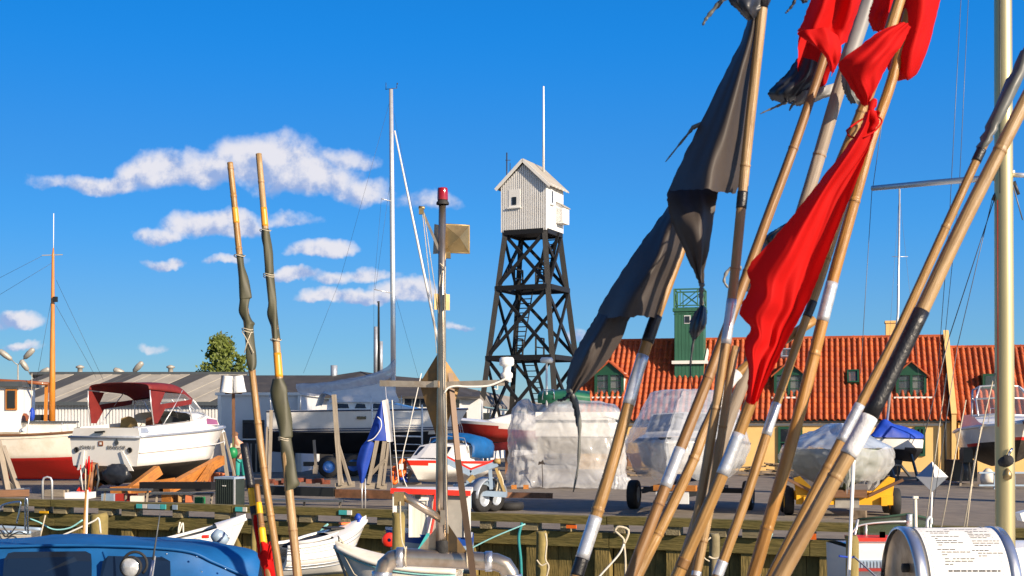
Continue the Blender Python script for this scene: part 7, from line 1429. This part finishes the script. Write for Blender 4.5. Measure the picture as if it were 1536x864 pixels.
hem = [(-420, 824, 7.8), (-160, 822, 7.8), (0, 820, 7.8), (110, 818, 7.8), (220, 821, 7.8), (285, 828, 7.82), (318, 842, 7.86), (350, 856, 7.9), (386, 872, 7.95)]
low = [(-420, 960, 7.55), (-160, 960, 7.55), (0, 960, 7.55), (110, 960, 7.55), (225, 960, 7.56), (300, 960, 7.62), (330, 960, 7.7), (360, 960, 7.8), (396, 960, 7.9)]
bot_b = [(a, 1040, 9.2) for a, b in xs]
can = [[Pc(*p) for p in r] for r in (back, mid, hem)]
g = patch(can, 56, 14)
for r in g:
    for p in r: p.z += .016 * MN.noise(V((p.x * 2.6, p.y * 5, 3))) + .008 * MN.noise(V((p.x * 9, p.y * 14, 5)))
m = MB(); m.grid(g); m.build('canopy_roof', 'blue_canvas', cbt)
hem2 = [(a, b + 1.5, c + .015) for a, b, c in hem]; g = patch([[Pc(*p) for p in r] for r in (hem2, [((a + d) / 2, (b + e) / 2, (c + f) / 2 - .03) for (a, b, c), (d, e, f) in zip(hem2, low)], low)], 56, 16)
for r in g:
    for p in r: p.y += .018 * MN.noise(V((p.x * 4, p.z * 7, 3)))
m = MB(); m.grid(g); m.build('canopy_front', 'blue_canvas', cbt)
m = MB(); m.tube(curve([Pc(*p) for p in hem], 60), .009, 6); m.build('hem_piping', 'blue_canvas', cbt)
m = MB(); bb = [[Pc(*p) for p in back], [V((p.x, 9.3, .6)) for p in [Pc(*q_) for q_ in back]]]; m.grid(bb); m.build('canopy_back', 'blue_canvas', cbt)
def win(pts, nm='vinyl_window'):
    m = MB(); m.prism([Pc(a, b, 7.70 + (.0 if b < 845 else -.06)) for a, b in pts], (0, .008, 0)); m.build(nm, 'vinyl', cbt)
win([(6, 840), (12, 830), (20, 828), (128, 827), (136, 831), (137, 842), (137, 890), (2, 890)]); win([(146, 890), (154, 842), (162, 834), (244, 836), (255, 842), (256, 890)])
m = MB(); c = W(197, 850, 7.3); m.lathe([(.045, .07), (.052, .02), (.060, 0), (.060, -.02), (.054, -.03), (.052, -.01), (.052, .01)], c, (-0.05, 1, -.05), 24); sl_ = m.build('searchlight', 'black_rubber', cbt)
m = MB(); m.lathe([(.053, .0), (.04, .012), (.0, .018)], c + V((0, -.012, 0)), (0.05, -1, .05), 24); m.build('lens', 'lens', sl_)
m = MB(); m.tube([c + V((cos(a) * .066 + .012, .03, sin(a) * .066 + .012)) for a in [pi * i / 12 - .9 for i in range(17)]], .008, 8); m.tube([c + V((0, .05, -.03)), c + V((.0, .05, -.35))], .015, 8); m.build('bracket', 'black_rubber', sl_)
m = MB(); m.tube([W(240, 770, 7.4), W(234, 810, 7.4), W(229, 842, 7.4)], [.003, .005, .007], 6); m.build('aerial', 'slate', cbt); m = MB(); m.tube([W(229, 840, 7.4), W(224, 866, 7.4), W(220, 900, 7.4)], .011, 8); m.build('aerial_base', 'navy_paint', cbt); m = MB(); m.bar(W(232, 834, 7.42), W(226, 880, 7.42), .012, .008); m.build('aerial_clamp', 'alu', cbt)
for px, py in ((303, 858), (338, 853), (295, 835), (250, 831)): m = MB(); Yp = 7.84 if py > 840 else 7.79; m.lathe([(.007, 0), (.006, -.006), (.0, -.008)], W(px, py, Yp - .035), (0, 1, 0), 8); m.build('press_stud', 'chrome', cbt)
m = MB(); m.tube(pxcurve([(345, 833), (347, 840), (349, 848)], 8.0), .007, 5); m.build('zip_pull', 'rope', cbt)
# near fishing boat carrying the stainless gallows
nf = thing('gallows_boat', 'near fishing boat with a stainless steel mast on a pipe gallows, red lamp on top', 'fishing boat', V((-.4, 6.8, -1.65)))
T = frame((1.6, 6.9, 0), R(180)); rows = hullrows(4.4, 2.9, lambda t: .3 + .2 * t, lambda t: -1.9, tm=.4, p=2.2, tr=.85, rake=.5, n=14)
m = MB(); hull(m, T, rows, None); m.build('hull', 'navy_paint', nf); m = MB(); deckgrid(m, T, rows, -.05); m.build('deck', 'grey_wood', nf)
m = MB(); m.box((-.45, 6.45, .62), (2.2, 2.1, .66)); m.build('wheelhouse', 'white_paint', nf)
Y = 6.8; k = Y / F; P = lambda x, y, d=0.0: W(x, y, Y + d)
m = MB(); m.tube([P(663, 832), P(662.5, 700), P(662, 600), P(662.5, 480), P(663.5, 307)], [9.2 * k, 8.8 * k, 7.2 * k, 6.4 * k, 5.4 * k], 16); mast = m.build('mast', 'steel', nf)
m = MB(); m.lathe([(9.5 * k, 0), (9.6 * k, 3 * k), (7.5 * k, 6 * k), (6 * k, 9 * k)], P(664, 307), n=16); lb = m.build('lamp_base', 'black_rubber', nf); m = MB(); m.lathe([(8 * k, 0), (8.2 * k, 3 * k), (7.8 * k, 16 * k), (7.2 * k, 18 * k), (0, 18.6 * k)], P(664, 300), n=18); m.build('red_lens', 'red_glass', lb)
def refl(cx, cy, h, nm, d=0):
    m = MB(); c = P(cx, cy, d); a = h * k; X_, Y_, Z_ = V((.93, .36, 0)), V((-.36, .93, 0)), V((0, 0, 1))
    cs = [c + X_ * sx * a + Z_ * sz * a for sx, sz in ((-1, -1), (1, -1), (1, 1), (-1, 1))]; ap = c - Y_ * a * .75; bp2 = c + Y_ * a * .75
    m.add(cs + [ap], [(0, 4, 3), (1, 2, 4)], 0); m.add(cs + [ap], [(0, 1, 4), (3, 4, 2)], 0)
    m.add(cs + [bp2], [(0, 1, 4), (1, 2, 4), (2, 3, 4), (3, 0, 4)], 0); o = m.build(nm, 'brass_plate', nf, solid=.004)
    m = MB(); m.tube(cs + [cs[0]], .006, 5); m.build('rim', 'brass_plate', o); return o
refl(684, 358, 21, 'radar_reflector', .05)
m = MB(); m.add([P(652, 336, .03), P(661, 338, .0), P(661, 380, .0), P(650, 381, .03)], [(0, 1, 2, 3)]); m.build('reflector_wing', 'stain_steel', nf, solid=.005)
m = MB(); m.box(P(671, 383, .02), (10 * k, .03, 9 * k)); m.build('reflector_bracket', 'brass_plate', nf)
m = MB()
for a in range(4):
    an = a * pi / 2 + .5; m.prism([P(663, 441), P(663, 465), P(663, 465) + V((cos(an), sin(an), 0)) * 13 * k, P(663, 441) + V((cos(an), sin(an), 0)) * 13 * k], V((-sin(an), cos(an), 0)) * .003)
m.build('lower_reflector', 'brass_plate', nf)
m = MB(); m.bar(P(662, 382), P(634, 318), 4.6 * k, 4 * k); jb2 = m.build('jib_arm', 'stain_steel', nf); m = MB(); m.box(P(632, 317), (7 * k, .02, 9 * k)); m.rod(P(628, 311), P(637, 312), .008, 6); m.build('sheave', 'brass_plate', jb2)
for a, b in (((634, 322), (650, 470)), ((650, 470), (655, 530)), ((636, 320), (658, 470)), ((595, 196), (600, 196))):
    if a[0] < 600: continue
    m = MB(); m.rod(P(*a, -.02), P(*b, -.02), .0025, 4); m.build('halyard', 'rope', nf)
m = MB(); m.tube(pxcurve([(660, 395), (666, 402), (661, 412), (659, 430)], Y - .03, 10), .003, 5); m.build('knotted_line', 'rope', nf)
# diamond plates and crossbar
d_ = [P(656, 530), P(690, 584), P(664, 656), P(629, 574)]
m = MB(); m.prism([P(656, 531, .012), P(630, 574, .05), P(656, 574, .012)], (0, .006, 0)); m.prism([P(668, 540, .012), P(690, 572, .05), P(668, 573, .012)], (0, .006, 0)); m.prism([P(630, 578, .05), P(655, 578, .012), P(655, 656, .012), P(640, 612, .04)], (0, .006, 0)); m.prism([P(669, 578, .012), P(690, 578, .05), P(682, 606, .04), P(669, 640, .012)], (0, .006, 0)); m.build('diamond_plate', 'rust_plate', nf)
m = MB(); m.bar(P(570, 575, .02), P(655, 577, .02), .035, 9 * k); m.bar(P(669, 577, .02), P(757, 574, .02), .035, 9 * k); m.build('crossbar', 'stain_steel', nf); m = MB(); m.box(P(654, 576, -.01), (6 * k, .05, 10 * k)); m.build('clamp', 'steel', nf)
m = MB(); m.tube(pxcurve([(666, 590), (672, 582), (684, 579), (700, 580), (730, 579), (748, 573), (760, 567)], Y - .03, 30), .0055, 6); m.build('cable', 'white_rope', nf)
m = MB(); m.tube(pxcurve([(746, 578), (746, 584), (741, 583)], Y - .02, 8), .003, 5); m.build('cable_end', 'white_rope', nf)
m = MB(); m.lathe([(5 * k, -9 * k), (7 * k, -6 * k), (9 * k, -4 * k), (9 * k, 2 * k), (6 * k, 4 * k), (6 * k, 12 * k), (10.5 * k, 14 * k), (11.2 * k, 16 * k), (11 * k, 23 * k), (9 * k, 26 * k), (0, 26.5 * k)], P(760, 562), n=20); m.lathe([(3 * k, 0), (3 * k, 7 * k)], P(764, 573), n=8); m.build('gps_antenna', 'white_plastic', nf)
m = MB(); m.box(P(757, 567), (8 * k, .03, 6 * k)); m.build('antenna_bracket', 'steel', nf)
# cables up the mast
for dx_, mt in ((-2, 'slate'), (2, 'wire'), (4.0, 'rope')): m = MB(); m.tube(pxcurve([(664 + dx_, 400), (665 + dx_ * .5, 520), (666 + dx_, 640), (667 + dx_ * .6, 720), (668 + dx_, 800)], Y - .033, 30), .0024, 5); m.build('mast_cable', mt, nf)
# flat brown leg, pipe arm, gussets
m = MB(); m.bar(P(675, 560, .03), P(687, 690, -.05), 8.5 * k, .012); m.bar(P(687, 690, -.05), P(712, 880, -.12), 9.5 * k, .012); m.build('stay_leg', 'brown_steel', nf)
m = MB(); m.tube([P(604, 743, -.1), P(664, 780, -.02)], 6.2 * k, 12); m.build('pipe_arm', 'steel', nf); m = MB(); m.box(P(599, 748, -.1), (15 * k, .05, 20 * k)); m.build('arm_bracket', 'brass_plate', nf); m = MB(); m.tube(pxcurve([(600, 752), (601, 790), (603, 812), (608, 826), (606, 842)], Y - .13, 14), .004, 5); m.build('arm_line', 'rope', nf)
m = MB(); m.lathe([(9.5 * k, -10 * k), (10.5 * k, -9 * k), (10.5 * k, 8 * k), (9.5 * k, 10 * k)], P(664, 820), n=16); m.build('mast_foot', 'black_rubber', nf); m = MB(); m.box(P(664, 776, -.035), (7 * k, .02, 22 * k)); m.build('hinge_plate', 'steel', nf)
m = MB(); m.prism([P(671, 786, -.02), P(672, 786, -.02), P(701, 829, -.02), P(671, 836, -.02)], (0, .008, 0)); m.build('gusset', 'rust_plate', nf); m = MB(); m.prism([P(655, 790, .02), P(656, 835, .02), P(622, 832, .02)], (0, .008, 0)); m.build('gusset', 'stain_steel', nf)
pr = 13.5 * k; m = MB(); pp = [P(573, 960), P(573, 880), P(574, 862), P(578, 848), P(588, 839), P(602, 835.5), P(660, 838), P(728, 842), P(744, 843), P(757, 848), P(765, 860), P(768, 880), P(768, 960)]
m.tube(pp, pr, 18); gal = m.build('gallows_pipe', 'steel', nf)
for c, a in ((P(600, 836), (1, 0, 0)), (P(733, 842), (1, 0, 0)), (P(573, 862), (0, 0, 1)), (P(768, 866), (0, 0, 1))): m = MB(); m.lathe([(pr, -5.5 * k), (pr * 1.14, -5 * k), (pr * 1.14, 5 * k), (pr, 5.5 * k)], c, a, 18); m.build('pipe_collar', 'band_metal', gal)
for px, py in ((609, 829), (701, 832)): m = MB(); m.tube([P(px, py + 6, 0) + V((0, cos(a), sin(a))) * pr * 1.08 for a in [2 * pi * i / 14 for i in range(15)]], .005, 5); m.build('lashing', 'rope', nf)
# gold mast with spreader and canister
Y = 8.2; k = Y / F; P = lambda x, y, d=0.0: W(x, y, Y + d)
gm = thing('golden_mast', 'thick golden aluminium yacht mast at the right edge with a long grey spreader', 'mast', V((P(1508, 900).x, Y, -1.0)))
m = MB(); m.tube([V((P(1512, 0).x, Y, -1.0)), P(1508, 864), P(1506, 400), P(1504.5, 0), P(1504, -120)], [14.5 * k, 14.5 * k, 13.8 * k, 12.8 * k, 12.6 * k], 24); m.build('tube', 'gold_mast', gm)
m = MB(); m.tube([P(1308, 282.5, .6), P(1400, 274, .3), P(1496, 266, .02)], [4.2 * k, 4.6 * k, 5 * k], 10); m.tube([P(1514, 262), P(1545, 263.5, -.05)], 3.6 * k, 8); m.build('spreader', 'alu', gm)
m = MB(); m.box(P(1519, 261), (4 * k, .03, 10 * k)); m.build('spreader_root', 'alu', gm)
m = MB(); m.lathe([(0, -.05), (8 * k, -.05), (9 * k, 0), (8 * k, .02), (0, .03)], P(1511, 691, -.07), (0.3, -1, .3), 12); m.build('cleat', 'black_rubber', gm); m = MB(); m.lathe([(0, -9 * k), (6 * k, -6 * k), (7 * k, 0), (5 * k, 5 * k), (2 * k, 9 * k), (0, 10 * k)], P(1511, 712, -.07), n=12); m.build('winch_drum', 'brass_plate', gm); m = MB(); m.rod(P(1512, 684, -.08), P(1518, 672, -.08), .008, 6); m.build('handle', 'chrome', gm)
for a, b, da, db, mt, r_ in (((1442, -10), (1424, 330), .4, .3, 'wire', .0022), ((1424, 330), (1405, 580), .3, .3, 'wire', .0022), ((1453, -10), (1438, 300), .4, .3, 'wire', .002), ((1438, 300), (1412, 560), .3, .2, 'wire', .002), ((1335, 100), (1309, 283), .7, .6, 'wire', .0022), ((1308, 284), (1291, 560), .6, .4, 'wire', .0022), ((1497, 282), (1424, 505), 0, .1, 'dark_wire', .003), ((1490, 292), (1436, 520), 0, .1, 'wire', .0025), ((1424, 505), (1385, 660), .1, .2, 'wire', .003), ((1436, 520), (1400, 760), .1, .2, 'wire', .0025), ((1420, 560), (1387, 800), .2, .2, 'rope', .0035), ((1449, 600), (1412, 792), .1, 0, 'rope', .004), ((1492, 560), (1462, 690), 0, -.1, 'rope', .004), ((1462, 690), (1450, 790), -.1, -.2, 'rope', .005), ((1472, 640), (1446, 790), -.1, -.2, 'rope', .004), ((1496, 300), (1497, 640), -.03, -.03, 'red_hull', .003), ((1520, 280), (1534, 330), 0, 0, 'wire', .004), ((1500, -20), (1500, 290), -.1, -.1, 'dark_wire', .0028)):
    m = MB(); m.rod(P(*a, da), P(*b, db), r_, 5); m.build('rigging_line', mt, gm)
for a, b in (((1497, 284), (1489, 300)), ((1521, 272), (1528, 292))): m = MB(); m.rod(P(*a), P(*b), .010, 6); m.build('turnbuckle', 'dark_wire', gm)
# liferaft canister
Y = 6.4; k = Y / F; cx0, cx1, cyc, rr = 1347, 1499, 888, 98
lc = thing('liferaft_canister', 'white cylindrical canister with printed instruction sheet and metal bands, bottom right', 'canister', W(1425, 1000, Y))
o0, o1 = W(cx0, cyc, Y), W(cx1, cyc, Y); Lc = (o1 - o0).length; r_ = rr * k
m = MB(); m.lathe([(r_ * .965, .05), (r_ * .97, .07), (r_ * .985, Lc * .12), (r_ * .985, Lc * .88), (r_ * .97, Lc - .07), (r_ * .965, Lc - .05)], o0, (1, 0, 0), 64); m.build('shell', 'cream_plastic', lc)
for x in (0, Lc - .055): m = MB(); m.lathe([(r_ * .96, x), (r_, x + .003), (r_ * 1.005, x + .02), (r_, x + .052), (r_ * .96, x + .055)], o0, (1, 0, 0), 64); m.build('metal_band', 'band_metal', lc)
for x in (.085, Lc - .085): m = MB(); m.lathe([(r_ * .975, x - .01), (r_ * .995, x - .004), (r_ * .995, x + .004), (r_ * .975, x + .01)], o0, (1, 0, 0), 64); m.build('rib', 'cream_plastic', lc)
m = MB(); m.lathe([(r_ * .96, .02), (r_ * .9, .035), (r_ * .6, .045), (0, .045)], o0, (1, 0, 0), 48); en = m.build('end_cap', 'stain_steel', lc); m = MB(); m.lathe([(r_ * .96, Lc - .02), (r_ * .6, Lc - .04), (0, Lc - .04)], o0, (1, 0, 0), 48); m.build('end_cap', 'stain_steel', lc)
for zz, yy, s_ in ((-.012, -.02, 1.4), (-.09, .05, .6), (-.09, -.06, .7)): m = MB(); m.lathe([(.016 * s_, .0), (.016 * s_, -.03), (.0, -.032)], o0 + V((.045, yy, zz + .13)), (1, 0, 0), 12); m.build('knob', 'black_rubber', en)
def onc(u, a, d=0): return o0 + V((u, 0, 0)) + V((0, -sin(a), cos(a))) * (r_ * .99 + d)
yang = lambda yy: math.acos(max(-1, min(1, (cyc - yy) / rr)))   # angle from the top seen at row yy
m = MB(); u0, u1 = (1368 - cx0) * k, (1487 - cx0) * k; ang = [.10 + (1.24 - .10) * i / 16 for i in range(17)]; m.grid([[onc(u0 + (u1 - u0) * j / 8, a, .0015) for j in range(9)] for a in ang]); sht = m.build('instruction_sheet', 'label_paper', lc)
m = MB(); rd = random.Random(4)
def tl(u, a, w_, h_=.05):
    while w_ > .012:
        wl = min(w_, rd.choice((.012, .018, .024, .03))); m.grid([[onc(u, a, .003), onc(u + wl, a, .003)], [onc(u, a + h_ * .35, .003), onc(u + wl, a + h_ * .35, .003)]], 0, False); u += wl + .005; w_ -= wl + .005
U = u1 - u0
for i, (x, a, w_) in enumerate([(.34, .22, .42), (.10, .30, .30), (.14, .36, .22), (.58, .30, .30), (.60, .35, .10), (.60, .40, .28), (.60, .45, .30), (.60, .50, .24), (.13, .46, .34), (.16, .52, .06), (.16, .57, .26), (.16, .62, .32), (.17, .67, .06), (.60, .58, .34), (.60, .63, .34), (.61, .68, .20), (.14, .76, .22), (.18, .81, .36), (.18, .86, .07), (.56, .78, .20), (.62, .83, .34), (.20, .93, .05), (.30, .93, .26), (.20, .97, .34), (.19, 1.02, .1), (.62, .88, .10)]): tl(u0 + U * x, a + .0, U * w_, .045)
tl(u0 + U * .22, 1.12, U * .66, .075)
m.build('small_print', 'ink', sht)
m = MB(); m.tube(pxcurve([(1391, 792), (1391, 782), (1394, 776), (1397, 778), (1397, 786)], Y - .02, 14), .006, 6); m.build('carry_loop', 'white_plastic', lc)
m = MB(); m.box(o0 + V((Lc / 2, 0, -r_ - .27)), (Lc * .8, .4, .52)); m.build('cradle', 'stain_steel', lc)
# white stick, diamond reflector
m = MB(); m.rod(W(1281, 676, 6.9), V((W(1262, 900, 6.9).x, 6.9, .3)), .0095, 8); one(m, 'white_stick', 'white_paint', 'thin white stick standing between the thick pole and the red and white boat', 'stick')
Yd = 10.5; kd = Yd / F; dr_ = thing('diamond_reflector', 'white and grey diamond radar reflector on a thin white stick above the canister', 'radar reflector', W(1392, 800, Yd))
c = W(1398, 715, Yd); a_ = 23 * kd; X_, Y_ = V((.94, -.34, 0)), V((.34, .94, 0)); tp_, bt_ = c + V((0, 0, a_ * 1.0)), c - V((0, 0, a_ * 1.0))
eq = [c - X_ * a_, c - Y_ * a_ * .9 + X_ * a_ * .2, c + X_ * a_, c + Y_ * a_]
for ap in (tp_, bt_):
    for i in range(4):
        m = MB(); m.prism([eq[i], eq[(i + 1) % 4], ap], (c - (eq[i] + eq[(i + 1) % 4] + ap) / 3).normalized() * .004); m.build('facet', 'white_paint' if (i + (ap is bt_)) % 2 else 'galv', dr_)
m = MB(); m.rod(bt_, V((W(1389, 800, Yd).x, Yd, .3)), .008, 8); m.build('stick', 'white_paint', dr_)
m = MB(); m.rod(V((W(1376, 800, 10.8).x, 10.8, .3)), W(1373, 748, 10.8), .014, 8); m.box(W(1373, 746, 10.8), (.04, .04, .02)); one(m, 'white_rod', 'old_white', 'short white rod with a dark tip left of the diamond reflector', 'rod')
m = MB(); m.prism([W(1530, 770, 9), W(1545, 766, 9), W(1545, 784, 9), W(1534, 782, 9)], (0, .1, 0)); m.rod(V((W(1540, 780, 9).x, 9.05, .3)), W(1540, 776, 9.05), .012, 6); one(m, 'white_marker', 'white_plastic', 'white corner of a marker at the right edge beside the golden mast', 'marker')

ny = thing('near_yacht', 'white yacht whose deck carries the golden mast and the canister, below the lower right corner', 'sailing boat', V((2.7, 8.5, -1.65)))
T = frame((2.75, 5.2, 0), R(90)); rows = hullrows(7.2, 2.7, lambda t: .28 + .2 * max(0, t - .6), lambda t: -2.0, tm=.45, p=2.2, tr=.8, rake=.8, n=18); m = MB(); hull(m, T, rows, None); m.build('hull', 'white_gel', ny); m = MB(); deckgrid(m, T, rows, .0); m.build('deck', 'white_gel', ny)
